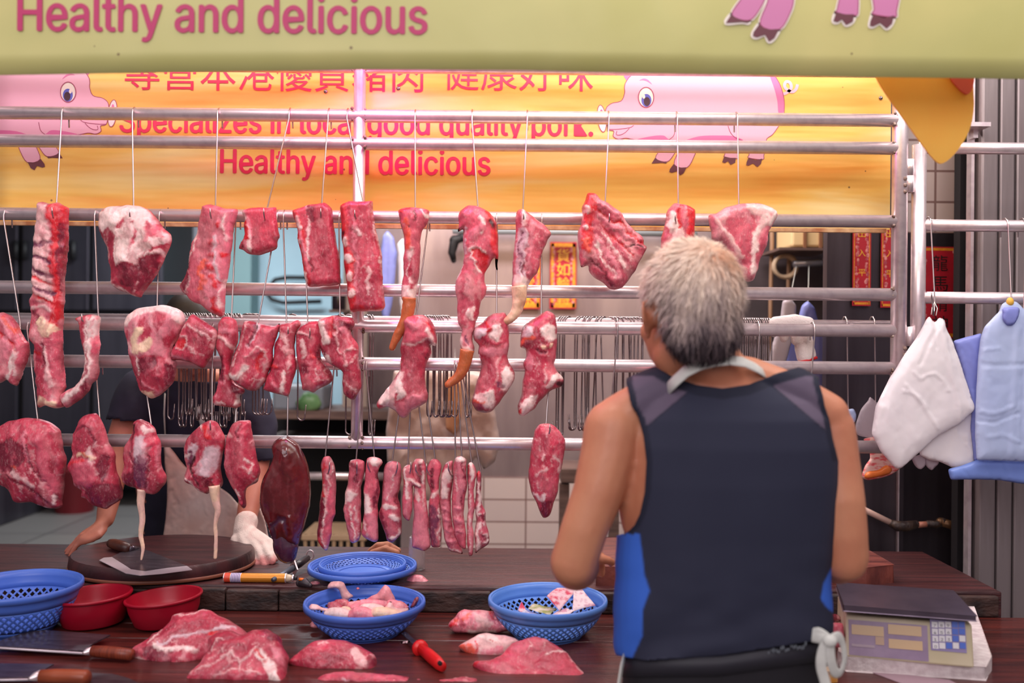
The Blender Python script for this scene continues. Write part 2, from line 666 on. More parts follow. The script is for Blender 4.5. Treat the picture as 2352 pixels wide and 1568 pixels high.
# ---------------------------------------------------------------- counter
WOODR = mat('dark_red_wood', (94, 38, 32), 0.32, var=(50, 19, 18), scale=7, stretch=(0.6, 9, 9), bump=0.35, bscale=26, contrast=(0.3, 0.7), rvar=0.12, coat=0.1, detail=8)
WOODU = mat('worn_dark_wood', (82, 40, 40), 0.45, var=(48, 22, 24), scale=7, stretch=(0.6, 9, 9), bump=0.5, bscale=30, rvar=0.1, detail=8)
GRIME = mat('grimy_wood_edge', (64, 42, 36), 0.6, var=(30, 19, 18), scale=22, stretch=(0.7, 1, 1.5), bump=0.9, bscale=60, contrast=(0.4, 0.6))
cn = thing('butcher_counter', 'long dark red wooden butcher counter stepped up towards the back', 'counter', (-0.2, -0.38, 0.0))
y0, y1 = -0.632, -0.115
pls = [(-0.632, -0.345), (-0.342, -0.23), (-0.227, -0.118)]
for i, (a, b) in enumerate(pls):
    MB().span((-2.3, a, 0.765), (1.42, b, 0.807)).put('plank', WOODR, cn, smooth=False, bevel=0.003)
MB().span((-2.3, -0.105, 0.772), (1.30, 0.36, 0.870)).put('upper_plank', WOODU, cn, smooth=False, bevel=0.004)
ed = MB()
x = -2.3
random.seed(5)
while x < 1.28:
    w = random.uniform(0.10, 0.34)
    ed.span((x, -0.122 - random.uniform(0, .004), 0.808), (min(x + w, 1.29) - 0.002, -0.104, 0.864 + random.uniform(-.003, .003)))
    x += w
ed.put('upper_edge', GRIME, cn, smooth=False, bevel=0.004)
cb = MB()
cb.span((-2.28, -0.60, 0.0), (1.40, -0.56, 0.765))
cb.span((-2.28, -0.56, 0.0), (-2.24, 0.30, 0.765))
cb.span((1.24, -0.56, 0.0), (1.28, 0.30, 0.765))
cb.put('base_panel', mat('counter_base', (90, 74, 70), 0.6), cn, smooth=False)
# ================================================================ the rack of steel rails
RD = 2.52
RX0 = P(-70, 500, RD).x
PRX = P(2066, 500, RD).x           # right post
PLX = P(824, 500, RD).x            # left post


def zat(py, d=RD, px=1176):
    return P(px, py, d).z


rails = {'R0': 156, 'R1': 269, 'R2': 333, 'R3': 501, 'R4': 669, 'R5': 752, 'R6': 838, 'R7': 1019}
rack = thing('meat_rack', 'welded steel tube rack of long horizontal rails with hanging meat', 'rack', (0.2, 0.0, zat(1019)))
for k, y in rails.items():
    z = zat(y)
    MB().tube([(RX0, 0, z), (PRX, 0, z)], 0.0178, 20).put('rail', STEEL, rack)
for x, r, zt, zb in ((PLX, 0.0165, zat(150), zat(1019)), (PRX, 0.0212, 2.95, zat(1030))):
    MB().tube([(x, 0, zb), (x, 0, zt)], r, 20).put('post', STEEL, rack)
MB().tube([(PLX, 0, zat(156)), (PLX, 0, 2.95)], 0.0165, 16).put('hanger', STEEL, rack)
MB().tube([(RX0 + .02, 0, zat(1019)), (RX0 + .02, 0, 2.95)], 0.0165, 16).put('hanger', STEEL, rack)
random.seed(11)
for x, r in ((PLX, .0165), (PRX, .0212)):
    wm = MB()
    for k, y in rails.items():
        for s in ((-1, 1) if x == PLX else (-1,)):
            for i in range(5):
                a = random.uniform(0, 6.28)
                wm.ball((x + s * (r + .001), -.012 + random.uniform(-.008, .004), zat(y) + math.sin(a) * .016), random.uniform(.0025, .0055), 7, 5)
    wm.put('weld', RUST, rack)
# rear rail
RRD = 2.66
rz = zat(741, RRD)
rr = thing('rear_hook_rail', 'single steel hook rail running just behind the fifth rail of the rack', 'rail', (0, 0.14, rz - .02))
MB().tube([(P(-60, 740, RRD).x, 0.14, rz), (P(2045, 740, RRD).x, 0.14, rz)], 0.0165, 18).put('tube', STEEL, rr)
for xx in (-0.95, 0.0, 0.98):
    MB().tube([(xx, 0.14, rz), (xx, 0.012, zat(752) + .004)], 0.008, 10).put('bracket', STEEL, rr)

# gate to the right, hinged on the rack
gate = thing('rack_gate', 'short hinged steel tube gate right of the rack holding the carrier bags', 'gate', (P(2250, 600, 2.5).x, 0, 1.15))
gx = P(2110, 500, RD).x
MB().tube([(gx, 0, zat(1010)), (gx, 0, zat(325))], 0.0195, 20).put('post', STEEL, gate)
for y in (331, 509, 675, 1000):
    MB().tube([(gx, 0, zat(y)), (gx + .62, 0, zat(y))], 0.0165, 18).put('rail', STEEL, gate)
MB().tube([(gx + .62, 0, zat(1010)), (gx + .62, 0, zat(325))], 0.0195, 18).put('post', STEEL, gate)
for y0_, y1_ in ((366, 404), (404, 442), (750, 795)):
    a, b = P(2089, y0_, 2.515), P(2089, y1_, 2.515)
    MB().tube([a, b], 0.0128, 14).put('hinge', STEEL, gate, label='steel barrel hinge')
wm = MB()
for y in (410, 425, 440, 800, 815, 830):
    wm.ball(P(2079, y, 2.5), .006, 8, 6)
wm.put('weld', RUST, gate)

# ================================================================ rear banner
BD = 2.62


def banner_mat(name, c1, c2, c3, streak=(0.6, 1, 5.0), transl=0.0, speck=True):
    m = bpy.data.materials.new(name)
    m.use_nodes = True
    t = m.node_tree
    L = t.links.new
    N = t.nodes.new
    b = t.nodes['Principled BSDF']
    co = N('ShaderNodeTexCoord')
    mp = N('ShaderNodeMapping')
    mp.inputs['Scale'].default_value = streak
    mp.inputs['Rotation'].default_value = (0, math.radians(4), 0)
    L(co.outputs['Object'], mp.inputs[0])
    n = N('ShaderNodeTexNoise')
    n.inputs['Scale'].default_value = 2.2
    n.inputs['Detail'].default_value = 3
    n.inputs['Distortion'].default_value = 0.5
    L(mp.outputs[0], n.inputs['Vector'])
    r = N('ShaderNodeValToRGB')
    r.color_ramp.elements[0].position = 0.30
    r.color_ramp.elements[0].color = lin(c1)
    r.color_ramp.elements[1].position = 0.70
    r.color_ramp.elements[1].color = lin(c3)
    e_ = r.color_ramp.elements.new(0.5)
    e_.color = lin(c2)
    L(n.outputs['Fac'], r.inputs[0])
    src = r.outputs[0]
    if speck:
        v = N('ShaderNodeTexVoronoi')
        v.inputs['Scale'].default_value = 16
        L(co.outputs['Object'], v.inputs['Vector'])
        s = N('ShaderNodeMath')
        s.operation = 'LESS_THAN'
        s.inputs[1].default_value = 0.05
        L(v.outputs['Distance'], s.inputs[0])
        s2 = N('ShaderNodeMath')
        s2.operation = 'MULTIPLY'
        s2.inputs[1].default_value = 0.75
        L(s.outputs[0], s2.inputs[0])
        mx = N('ShaderNodeMix')
        mx.data_type = 'RGBA'
        L(s2.outputs[0], mx.inputs['Factor'])
        L(src, mx.inputs['A'])
        mx.inputs['B'].default_value = lin((110, 70, 40))
        src = mx.outputs['Result']
    L(src, b.inputs['Base Color'])
    b.inputs['Roughness'].default_value = 0.42
    bp = N('ShaderNodeBump')
    bp.inputs['Strength'].default_value = 0.25
    bp.inputs['Distance'].default_value = 0.02
    n2 = N('ShaderNodeTexNoise')
    n2.inputs['Scale'].default_value = 4
    L(mp.outputs[0], n2.inputs['Vector'])
    L(n2.outputs['Fac'], bp.inputs['Height'])
    L(bp.outputs[0], b.inputs['Normal'])
    if transl:
        tr = N('ShaderNodeBsdfTranslucent')
        L(src, tr.inputs[0])
        ms = N('ShaderNodeMixShader')
        ms.inputs[0].default_value = transl
        L(b.outputs[0], ms.inputs[1])
        L(tr.outputs[0], ms.inputs[2])
        L(ms.outputs[0], t.nodes['Material Output'].inputs[0])
    return m


YEL = banner_mat('yellow_vinyl', (242, 164, 66), (249, 200, 98), (252, 228, 156))
GRN = banner_mat('green_yellow_vinyl', (204, 200, 122), (210, 206, 132), (220, 212, 138), streak=(1.2, 1, 1.2), transl=0.10)
INK = mat('red_ink', (232, 48, 92), 0.5)
INK2 = mat('magenta_ink', (196, 46, 104), 0.5)
rb = thing('banner', 'yellow printed banner behind the rails with red lettering and two cartoon pigs', 'banner', (0, BD + CAMY, zat(522, BD)))
yb = BD + CAMY
MB().span((P(-80, 300, BD).x, yb, zat(520, BD)), (P(2046, 300, BD).x, yb + .003, zat(40, BD))).put('vinyl_sheet', YEL, rb, smooth=False)
MB().span((P(-80, 300, BD).x, yb - .006, zat(527, BD)), (P(2036, 300, BD).x, yb + .010, zat(518, BD))).put('bottom_batten', mat('pale_batten', (222, 186, 140), 0.5, var=(170, 110, 70), scale=20), rb, smooth=False)
XR, ZR = (1, 0, 0), (0, 0, 1)


def rowtext(s, x0, x1, y, hpx, d, ink, parent, hc=0.73, bold=0.015, off=0.001):
    a, b = P(x0, y, d), P(x1, y, d)
    xd = (P(x1, y + (x1 - x0) * math.tan(ROLL), d) - a)
    o = Vector((a.x, a.y - off, a.z))
    return letters('lettering', s, ink, parent, o, XR, ZR, width=b.x - a.x, height=hpx * d / F, hc=hc, bold=bold)


rowtext('Healthy and delicious', 507, 1125, 397, 54, BD, INK, rb)
rowtext('Specializes in local good quality pork.', 276, 1361, 303, 54, BD, INK, rb)
rowtext('專營本港優質豬肉', 287, 972, 199, 76, BD, INK, rb, hc=0.84, bold=0.0)
rowtext('健康好味', 1018, 1362, 200, 76, BD, INK, rb, hc=0.84, bold=0.0)
for x, y in ((748, 210), (915, 203), (2023, 225)):
    MB().ball(P(x, y, BD - .001), (.006, .003, .006), 12, 6).put('rivet', WIRED, rb)

# cartoon pig print, laid out in the sheet's own plane
PK = {k: mat('print_' + k, c, 0.5) for k, c in dict(pink=(240, 182, 200), rose=(226, 118, 168), line=(168, 70, 104), white=(250, 238, 226),
                                                       blue=(98, 104, 196), dark=(70, 36, 50), hoof=(112, 60, 68), pale=(250, 224, 222), pinkf=(214, 132, 176), rosef=(184, 52, 108)).items()}


def ell(cx, cy, rx, ry, n=28, rot=0):
    r = []
    for i in range(n):
        a = 2 * math.pi * i / n
        x, y = rx * math.cos(a), ry * math.sin(a)
        r.append((cx + x * math.cos(rot) - y * math.sin(rot), cy + x * math.sin(rot) + y * math.cos(rot)))
    return r


def smoothed(pts, closed=True, k=4):
    a = np.array(pts, float)
    n = len(a)
    out = []
    rng = range(n) if closed else range(n - 1)
    for i in rng:
        if closed:
            p0, p1, p2, p3 = a[i - 1], a[i], a[(i + 1) % n], a[(i + 2) % n]
        else:
            p0, p1, p2, p3 = a[max(i - 1, 0)], a[i], a[i + 1], a[min(i + 2, n - 1)]
        for j in range(k):
            t = j / k
            out.append(0.5 * ((2 * p1) + (-p0 + p2) * t + (2 * p0 - 5 * p1 + 4 * p2 - p3) * t * t + (-p0 + 3 * p1 - 3 * p2 + p3) * t ** 3))
    if not closed:
        out.append(a[-1])
    return np.array(out)


def ribbon(mb, pts, w, tr, d, off, closed=False):
    pts = np.array(pts, float)
    n = len(pts)
    ids = []
    for i in range(n):
        q0 = pts[i - 1] if (i or closed) else pts[i]
        q1 = pts[(i + 1) % n] if (i < n - 1 or closed) else pts[i]
        t = q1 - q0
        t = t / (np.linalg.norm(t) + 1e-9)
        nn = np.array([-t[1], t[0]]) * w / 2
        for s in (1, -1):
            x, y = tr(pts[i] + s * nn)
            p = P(x, y, d)
            mb.v.append((p.x, p.y - off, p.z))
        ids.append(len(mb.v) - 2)
    for i in range(n if closed else n - 1):
        a, b = ids[i], ids[(i + 1) % n]
        mb.f.append((a, a + 1, b + 1, b))


BODY = [(285, 185), (370, 100), (600, 60), (900, 40), (1500, 40), (1850, 70), (1945, 110), (2020, 230), (2060, 380), (2062, 520), (2040, 620),
        (1990, 700), (1930, 780), (1868, 825), (1862, 880), (1835, 1010), (1820, 1060), (1660, 1040), (1668, 1000), (1640, 880), (1560, 860), (1550, 1000), (1530, 1050),
        (1390, 1030), (1395, 1000), (1390, 870), (1110, 860), (1060, 1000), (970, 1150), (825, 1115), (880, 950), (880, 890), (830, 990), (745, 1085), (615, 1045), (690, 920), (700, 870), (500, 850), (380, 838),
        (280, 820), (200, 832), (140, 800), (145, 740), (80, 720), (60, 600), (58, 490), (120, 430), (230, 400), (268, 310), (266, 250)]
HOOF = [[(612, 1040), (640, 1065), (700, 1085), (745, 1085), (735, 1105), (690, 1098), (570, 1105)],
        [(818, 1112), (850, 1140), (900, 1152), (965, 1148), (930, 1215), (890, 1240), (860, 1190), (800, 1210), (770, 1200), (775, 1170)],
        [(1388, 1025), (1450, 1042), (1520, 1042), (1510, 1095), (1460, 1120), (1430, 1080), (1395, 1100), (1365, 1090)],
        [(1660, 1045), (1740, 1068), (1815, 1050), (1800, 1110), (1760, 1145), (1712, 1105), (1660, 1130), (1635, 1125), (1640, 1090)]]


def draw_pig(parent, tr, d, halo=False):
    """flat printed pig; tr maps the drawing's own coordinates into the sheet"""
    rt = thing('pig_print', None, None, (0, 0, 0))
    rt.parent = parent
    q = P(*tr((1100, 600)), d)
    rt.location = Vector((q.x, q.y, q.z)) - wloc(parent)

    def fill(name, pts, m, off, sm=True):
        pts = smoothed(pts) if sm else np.array(pts, float)
        W = [P(*tr(p), d) for p in pts]
        W = [Vector((w.x, w.y - off, w.z)) for w in W]
        mb = MB()
        n = len(W)
        mb.v = [tuple(w) for w in W]
        mb.f = [tuple(t) for t in geometry.tessellate_polygon([W])]
        mb.put(name, m, rt, smooth=False)
    if halo:
        mb = MB()
        ribbon(mb, smoothed(BODY), 26, tr, d, .0008, True)
        for h in HOOF:
            ribbon(mb, smoothed(h), 26, tr, d, .0008, True)
        mb.put('outline_halo', PK['white'], rt, smooth=False)
    fill('body', BODY, PK['pinkf' if halo else 'pink'], .0010)
    mb = MB()
    ribbon(mb, smoothed(BODY), 7, tr, d, .0014, True)
    ribbon(mb, smoothed([(80, 722), (200, 720), (330, 700), (370, 675)], False), 7, tr, d, .0016)
    ribbon(mb, smoothed([(180, 740), (175, 780), (215, 785), (270, 760), (320, 710)], False), 7, tr, d, .0016)
    ribbon(mb, smoothed([(840, 700), (820, 790), (765, 840)], False), 7, tr, d, .0016)
    ribbon(mb, smoothed([(1430, 680), (1460, 760), (1520, 820), (1600, 850)], False), 7, tr, d, .0016)
    ribbon(mb, smoothed(ell(508, 362, 86, 112)), 9, tr, d, .0026, True)
    mb.put('outline', PK['line'], rt, smooth=False)
    fill('belly', [(400, 838), (560, 800), (700, 790), (760, 830), (860, 870), (1100, 800), (1350, 790), (1500, 800), (1600, 850), (1390, 866), (1110, 858), (1000, 880), (700, 872), (520, 850)], PK['rosef' if halo else 'rose'], .0012)
    fill('rump', [(1900, 110), (1945, 112), (2020, 230), (2058, 380), (2058, 520), (2000, 540), (1985, 400), (1950, 260)], PK['rose'], .0012)
    fill('snout', ell(10, 600, 48, 152, rot=-0.12), PK['pale'], .0018)
    mb = MB()
    ribbon(mb, ell(10, 600, 48, 152, rot=-0.12), 7, tr, d, .0022, True)
    mb.put('snout_outline', PK['line'], rt, smooth=False)
    fill('nostril', ell(5, 540, 16, 42), PK['rose'], .0022)
    fill('eye_white', ell(508, 362, 86, 112), PK['white'], .0016)
    fill('iris', ell(512, 396, 56, 72), PK['blue'], .0020)
    fill('pupil', ell(518, 410, 36, 50), PK['dark'], .0024)
    fill('glint', ell(482, 355, 16, 24), PK['white'], .0028)
    fill('eyebrow', [(432, 172), (480, 150), (530, 165), (575, 215), (520, 180), (470, 168)], PK['rose'], .0016)
    fill('ear', [(250, 90), (330, 60), (340, 120), (300, 180)], PK['rose'], .0009)
    for h in HOOF:
        fill('hoof', h, PK['hoof'], .0018, False)
    mb = MB()
    ribbon(mb, smoothed([(2045, 325), (2090, 310), (2140, 260), (2130, 200), (2085, 185), (2065, 230), (2090, 270), (2150, 300), (2195, 270), (2212, 215)], False), 34, tr, d, .0012)
    mb.put('tail', PK['pink'], rt, smooth=False)


draw_pig(rb, lambda p: (1380 + p[0] / 4.9, 150 + p[1] / 4.9), BD)
draw_pig(rb, lambda p: (1641 - (1380 + p[0] / 4.9), 138 + p[1] / 4.9), BD)

# ================================================================ front banner, nearer the street
FD = 1.72


def edge_y(px):
    return np.interp(px, [-150, 0, 400, 830, 1200, 1600, 2000, 2352, 2500], [174, 172, 165, 159, 160, 169, 176, 181, 184])


fb = thing('front_banner', 'pale green banner across the top with magenta lettering and pig legs', 'banner', (0, FD + CAMY, P(1176, 170, FD).z))
V, Fc = [], []
nx, nz = 90, 10
for j in range(nz + 1):
    for i in range(nx + 1):
        px = -140 + 2640 * i / nx
        yb_ = float(edge_y(px))
        py = yb_ + (-330 - yb_) * j / nz
        w = P(px, py, FD)
        w.y += 0.0004 * math.sin(px / 95.0 + 0.8 * j) + .0016
        V.append(tuple(w))
for j in range(nz):
    for i in range(nx):
        a = j * (nx + 1) + i
        Fc.append((a, a + 1, a + nx + 2, a + nx + 1))
put('vinyl_sheet', V, Fc, GRN, fb, solid=0.0015)
rowtext('Healthy and delicious', 42, 980, 70, 82, FD, INK2, fb, off=.0006)
draw_pig(fb, lambda p: (1698 + (1380 + p[0] / 4.9 - 1517) * 1.52, 45 + (150 + p[1] / 4.9 - 370) * 1.55), FD - .0002, halo=True)
MB().tube([P(-140, -340, FD), P(2500, -340, FD)], 0.02, 12).put('top_pole', STEEL, fb)

# orange flap hanging behind it
ORG = mat('orange_cloth', (255, 206, 92), 0.55, var=(255, 190, 78), scale=6, transl=0.2)
of = thing('pennant', 'orange yellow pointed pennant cloth hanging below the green banner at the right', 'pennant', P(2120, 372, 1.84))
poly = smoothed([(2000, 120), (2000, -200), (2010, -335), (2220, -335), (2234, -200), (2235, 120), (2236, 200), (2237, 250), (2226, 300), (2200, 345), (2168, 374), (2146, 366), (2110, 320), (2068, 262), (2035, 215), (2012, 175)])
mb = MB()
W = [P(p[0], p[1], 1.84) for p in poly]
mb.poly(W, (0, 1, 0), .004)
mb.put('cloth', ORG, of, smooth=False)
mb = MB()
W = [P(p[0], p[1], 1.835) for p in smoothed([(2175, 120), (2236, 120), (2237, 190), (2222, 216), (2195, 195), (2178, 165)])]
mb.poly(W, (0, 1, 0), .004)
mb.put('pink_patch', mat('pink_red_cloth', (240, 116, 92), 0.6, transl=0.4), of, smooth=False)

MB().tube([P(2010, -332, 1.84), P(2220, -332, 1.84)], .006, 8).put('hem_rod', STEEL, of)
for x in (2020, 2210):
    MB().tube([P(x, -334, 1.84), P(x, -338, 1.74)], .002, 6).put('tie', STEEL, of)
# ================================================================ hooks
HK = 0


def used_hook(what, top, bot, tip=None, rd=RD, dm=2.465, r=0.0021, m=None, extra=''):
    """long steel hook: bent over a rail, running down the front, point through the meat"""
    xt, yt = top
    xb, yb2 = bot
    pts = []
    cz = P(xt, yt + 16, rd)
    R = 0.0205
    x = cz.x
    cz = Vector((x, rd + CAMY, cz.z))
    pts.append(cz + Vector((0.001, R, -0.030)))
    for a in (0, 35, 70, 110, 145, 180):
        a = math.radians(a)
        pts.append(cz + Vector((0, R * math.cos(a), R * math.sin(a))))
    b = P(xb, yb2, dm + .008)
    f0 = cz + Vector((0, -R, -.012))
    pts.append(f0)
    for t in (0.35, 0.7, 1.0):
        pts.append(f0.lerp(b, t))
    if tip:
        pts.append(P(xb * .8 + tip[0] * .2, yb2 + 24, dm + .006))
        pts.append(P(xb * .6 + tip[0] * .4, yb2 + 36, dm - .006))
        pts.append(P(xb * .3 + tip[0] * .7, tip[1] + 24, dm - .022))
        pts.append(P(tip[0], tip[1] + 12, dm - .036))
        pts.append(P(tip[0] - .5, tip[1] - 2, dm - .040))
    else:
        pts.append(P(xb, yb2 + 26, dm + .004))
        pts.append(P(xb, yb2 + 36, dm - .004))
    k = len(pts)
    rs = [r] * (k - 1) + [r * .45]
    mb = MB().tube(pts, rs, 8)
    return mb.put('meat_hook', m or WIRE, label='long steel hook ' + what, cat='hook', group='hooks holding meat')


H = used_hook
H('on the top rail holding the long strip of spine', (150, 248), (130, 468), (120, 478), dm=2.455)
H('on the top rail holding the big white-fatted pork leg', (311, 248), (307, 476), (298, 482), dm=2.45)
H('on the top rail holding the long chop rack with a ragged tail', (505, 250), (495, 476), (483, 480))
H('slanting from the top rail to the smallest square loin piece', (668, 250), (614, 478), (606, 480))
H('on the top rail holding the loin slab left of the post', (757, 251), (739, 470), (737, 480))
H('slanting across the middle post to the loin slab below it', (800, 251), (834, 464), (815, 484))
H('on the top rail holding the thin shank with a hanging tail', (955, 254), (954, 480))
H('on the top rail holding the twisted shank with bloody fringe', (1085, 254), (1098, 478))
H('on the top rail holding the white-tendoned shank', (1211, 255), (1201, 482), (1203, 488))
H('on the top rail holding the pointed rib slab', (1397, 257), (1390, 466), (1400, 492))
H('on the top rail holding the chunk behind the grey head', (1553, 258), (1558, 472), (1551, 492))
H('on the top rail holding the pale flank piece at the right', (1690, 259), (1697, 474))
H('on the third rail at the left edge of the rack', (18, 480), (46, 738))
H('on the third rail holding the curved belly strip', (225, 481), (226, 726), (188, 722))
H('on the third rail holding the round ham', (372, 482), (361, 704), (354, 730))
H('on the third rail holding the square chunk beside the ham', (547, 484), (532, 726))
H('slanting from the third rail to the crossed shoulder pieces', (640, 484), (593, 740), (591, 742))
H('on the third rail holding the narrow folded shoulder piece', (655, 484), (658, 740), (662, 752))
H('showing below the loin slab left of the post', (702, 485), (707, 742), (712, 755))
H('on the third rail holding the shoulder piece by the middle post', (782, 486), (781, 726))
H('slanting past the tail shank to the shank left of centre', (985, 488), (957, 720))
H('between the two upper shanks holding the white-knuckled shank', (1141, 489), (1141, 720))
H('beside the red paper couplet holding the right-hand shank', (1244, 490), (1243, 722))
H('holding the largest dark haunch at the lower left', (72, 735), (87, 966), dm=2.45)
H('holding the folded dark cut second along the bottom', (228, 820), (230, 970), dm=2.45)
H('holding the bundled shin whose tendon hangs over the cleaver', (336, 822), (347, 972), dm=2.45)
H('holding the white-veined shin bundle', (494, 737), (487, 968), (483, 968), dm=2.45)
H('holding the lean spindle-shaped cut beside the liver', (552, 824), (541, 974), dm=2.45)
H('holding the dark red liver', (668, 740), (660, 1004), (658, 1030), dm=2.45)
H('holding the lone belly strip right of the liver', (770, 824), (747, 1050), (757, 1063), dm=2.475)
H('holding the left strip of the belly pair', (838, 824), (818, 1056), (820, 1062), dm=2.475)
H('holding the right strip of the belly pair', (844, 824), (860, 1050), (845, 1058), dm=2.475)
H('holding the leftmost strip of the big belly bunch', (932, 826), (901, 1058), (913, 1062), dm=2.475)
H('holding the looped belly strip of the big bunch', (948, 826), (937, 1064), (944, 1062), dm=2.475)
H('holding the broad middle strip of the big bunch', (955, 826), (977, 1056), (955, 1068), dm=2.475)
H('holding the dark narrow strip of the big bunch', (972, 826), (1000, 1056), (980, 1066), dm=2.475)
H('holding the first ribbed strip of the right bunch', (1045, 824), (1046, 1058), (1030, 1065), dm=2.475)
H('holding the second ribbed strip of the right bunch', (1051, 824), (1061, 1050), dm=2.475)
H('holding the thin third strip of the right bunch', (1057, 825), (1083, 1060), dm=2.475)
H('holding the bony last strip of the right bunch', (1062, 825), (1104, 1080), dm=2.475)
H('holding the single tenderloin left of the bare arm', (1262, 828), (1254, 974), (1263, 976), dm=2.455)
H('hanging from the fifth rail in front of the man’s shoulder', (1417, 732), (1404, 930), dm=2.49)
H('hanging from the fifth rail right of the man’s neck', (1740, 738), (1737, 880), dm=2.49)
H('hanging from the fifth rail in front of the cotton glove', (1866, 740), (1860, 905), dm=2.49)

# empty hooks crowded on the rear rail


def empty_hook(L, name='empty_hook'):
    R = 0.0195
    pts = [Vector((0, R, -0.028))]
    for a in (0, 30, 60, 90, 120, 150, 180):
        a = math.radians(a)
        pts.append(Vector((0, R * math.cos(a), R * math.sin(a))))
    pts.append(Vector((0, -R, -L * .5)))
    zb = -L + 0.014
    pts.append(Vector((0, -R, zb)))
    for a in (30, 60, 90, 120, 150, 180):
        a = math.radians(a)
        pts.append(Vector((0, -R - 0.0125 + 0.0125 * math.cos(a), zb - 0.0125 * math.sin(a))))
    pts.append(Vector((0, -R - 0.028, zb + .034)))
    mb = MB().tube(pts, [0.0023] * (len(pts) - 1) + [0.0012], 7)
    me = bpy.data.meshes.new(name)
    me.from_pydata(mb.v, [], mb.f)
    me.polygons.foreach_set('use_smooth', [True] * len(me.polygons))
    me.materials.append(WIRED)
    return me


EH = {L: empty_hook(L) for L in (0.275, 0.29, 0.31, 0.33)}
EHK = list(EH)
_first = {}


def hook_row(xs, label, group, rot, L=None, jit=0.0, sway=0.0, railz=rz, raild=RRD):
    for x in xs:
        LL = L or random.choice(EHK[:3])
        if LL not in _first:
            o = bpy.data.objects.new('empty_hook', EH[LL])
            _first[LL] = o
        else:
            o = _first[LL].copy()
        COL.objects.link(o)
        p = P(x, 740, raild)
        o.location = (p.x, raild + CAMY, railz)
        o.rotation_euler = (0, random.uniform(-sway, sway), math.radians(rot + random.uniform(-jit, jit)))
        tag(o, label, 'hook', group)


random.seed(21)
hook_row([377], 'lone empty hook hanging behind the bottom of the round ham', 'empty hooks on the rear rail', 60, 0.29)
hook_row([404 + i * 5.6 for i in range(27)], 'empty hook packed in the dense bunch between the ham and the shoulder pieces', 'dense bunch of empty hooks', 38, None, 9, .02)
hook_row([566, 573, 581, 588], 'empty hook with its point swung right below the crossed shoulder pieces', 'hooks swung right', 78, 0.275, 8, .05)
hook_row([672], 'lone empty hook just right of the liver hook', 'empty hooks on the rear rail', 70, 0.285 if 0.285 in EH else 0.29)
hook_row([783, 800], 'empty hook beside the middle post, left side', 'hooks left of the post', 65, 0.33, 6)
hook_row([842, 847, 853], 'empty hook just right of the middle post', 'hooks right of the post', 30, 0.33, 10, .02)
hook_row([974 + i * 5.2 for i in range(11)], 'empty hook in the small bunch between the hock and the tail shank', 'bunch right of the hock', 40, 0.275, 9, .02)
hook_row([1066, 1073], 'empty hook behind the orange tail tip', 'hooks behind the tail', 20, 0.275, 10, .02)
hook_row([1288, 1294, 1300, 1306], 'empty hook in the group of four right of the right-hand shank', 'four hooks right of the shank', -35, 0.33, 10, .015)
hook_row([1330, 1337, 1344, 1350, 1356, 1363], 'empty hook in the second group right of the right-hand shank', 'second group of hooks', -35, 0.31, 12, .02)
hook_row([1372, 1380, 1388], 'empty hook in the crossed trio above the bare shoulder', 'crossed hooks', -30, 0.29, 12, .06)
hook_row([1402 + i * 7.5 for i in range(10)], 'empty hook in the loose row left of the grey head', 'hooks left of the grey head', 35, None, 15, .05)
hook_row([1690 + i * 5.0 for i in range(16)], 'empty hook in the tight row between the grey head and the cotton glove', 'tight row of hooks right of the head', 12, 0.31, 5, .01)
# ================================================================ meat
MEAT = meat_mat('raw_meat')
LIVM = meat_mat('raw_liver', fatcol=(130, 60, 60), rough=0.18, coat=0.6, bump=0.12)
PAL = dict(l=(184, 54, 76), d=(124, 32, 52), r=(208, 34, 46), p=(220, 124, 138), f=(244, 214, 208), y=(244, 208, 176), b=(216, 184, 190),
           o=(190, 100, 58), v=(122, 54, 80), k=(70, 10, 22), m=(202, 86, 104), c=(230, 92, 74), L=(92, 22, 26), V=(70, 34, 58), w=(232, 182, 180))
PALL = {k: np.array(lin(v)[:3]) for k, v in PAL.items()}


def seg_dist(p, poly, closed):
    a = np.asarray(poly, float)
    b = np.roll(a, -1, 0) if closed else a[1:]
    if not closed:
        a = a[:-1]
    best = np.full(len(p), 1e9)
    for i in range(len(a)):
        ab = b[i] - a[i]
        L2 = ab @ ab + 1e-9
        t = np.clip(((p - a[i]) @ ab) / L2, 0, 1)
        dd = p - a[i] - t[:, None] * ab
        best = np.minimum(best, np.einsum('ij,ij->i', dd, dd))
    return np.sqrt(best)


def inside(p, poly):
    a = np.asarray(poly, float)
    b = np.roll(a, -1, 0)
    r = np.zeros(len(p), bool)
    for i in range(len(a)):
        c = ((a[i, 1] > p[:, 1]) != (b[i, 1] > p[:, 1]))
        if not c.any():
            continue
        x = (b[i, 0] - a[i, 0]) * (p[:, 1] - a[i, 1]) / (b[i, 1] - a[i, 1] + 1e-12) + a[i, 0]
        r ^= c & (p[:, 0] < x)
    return r


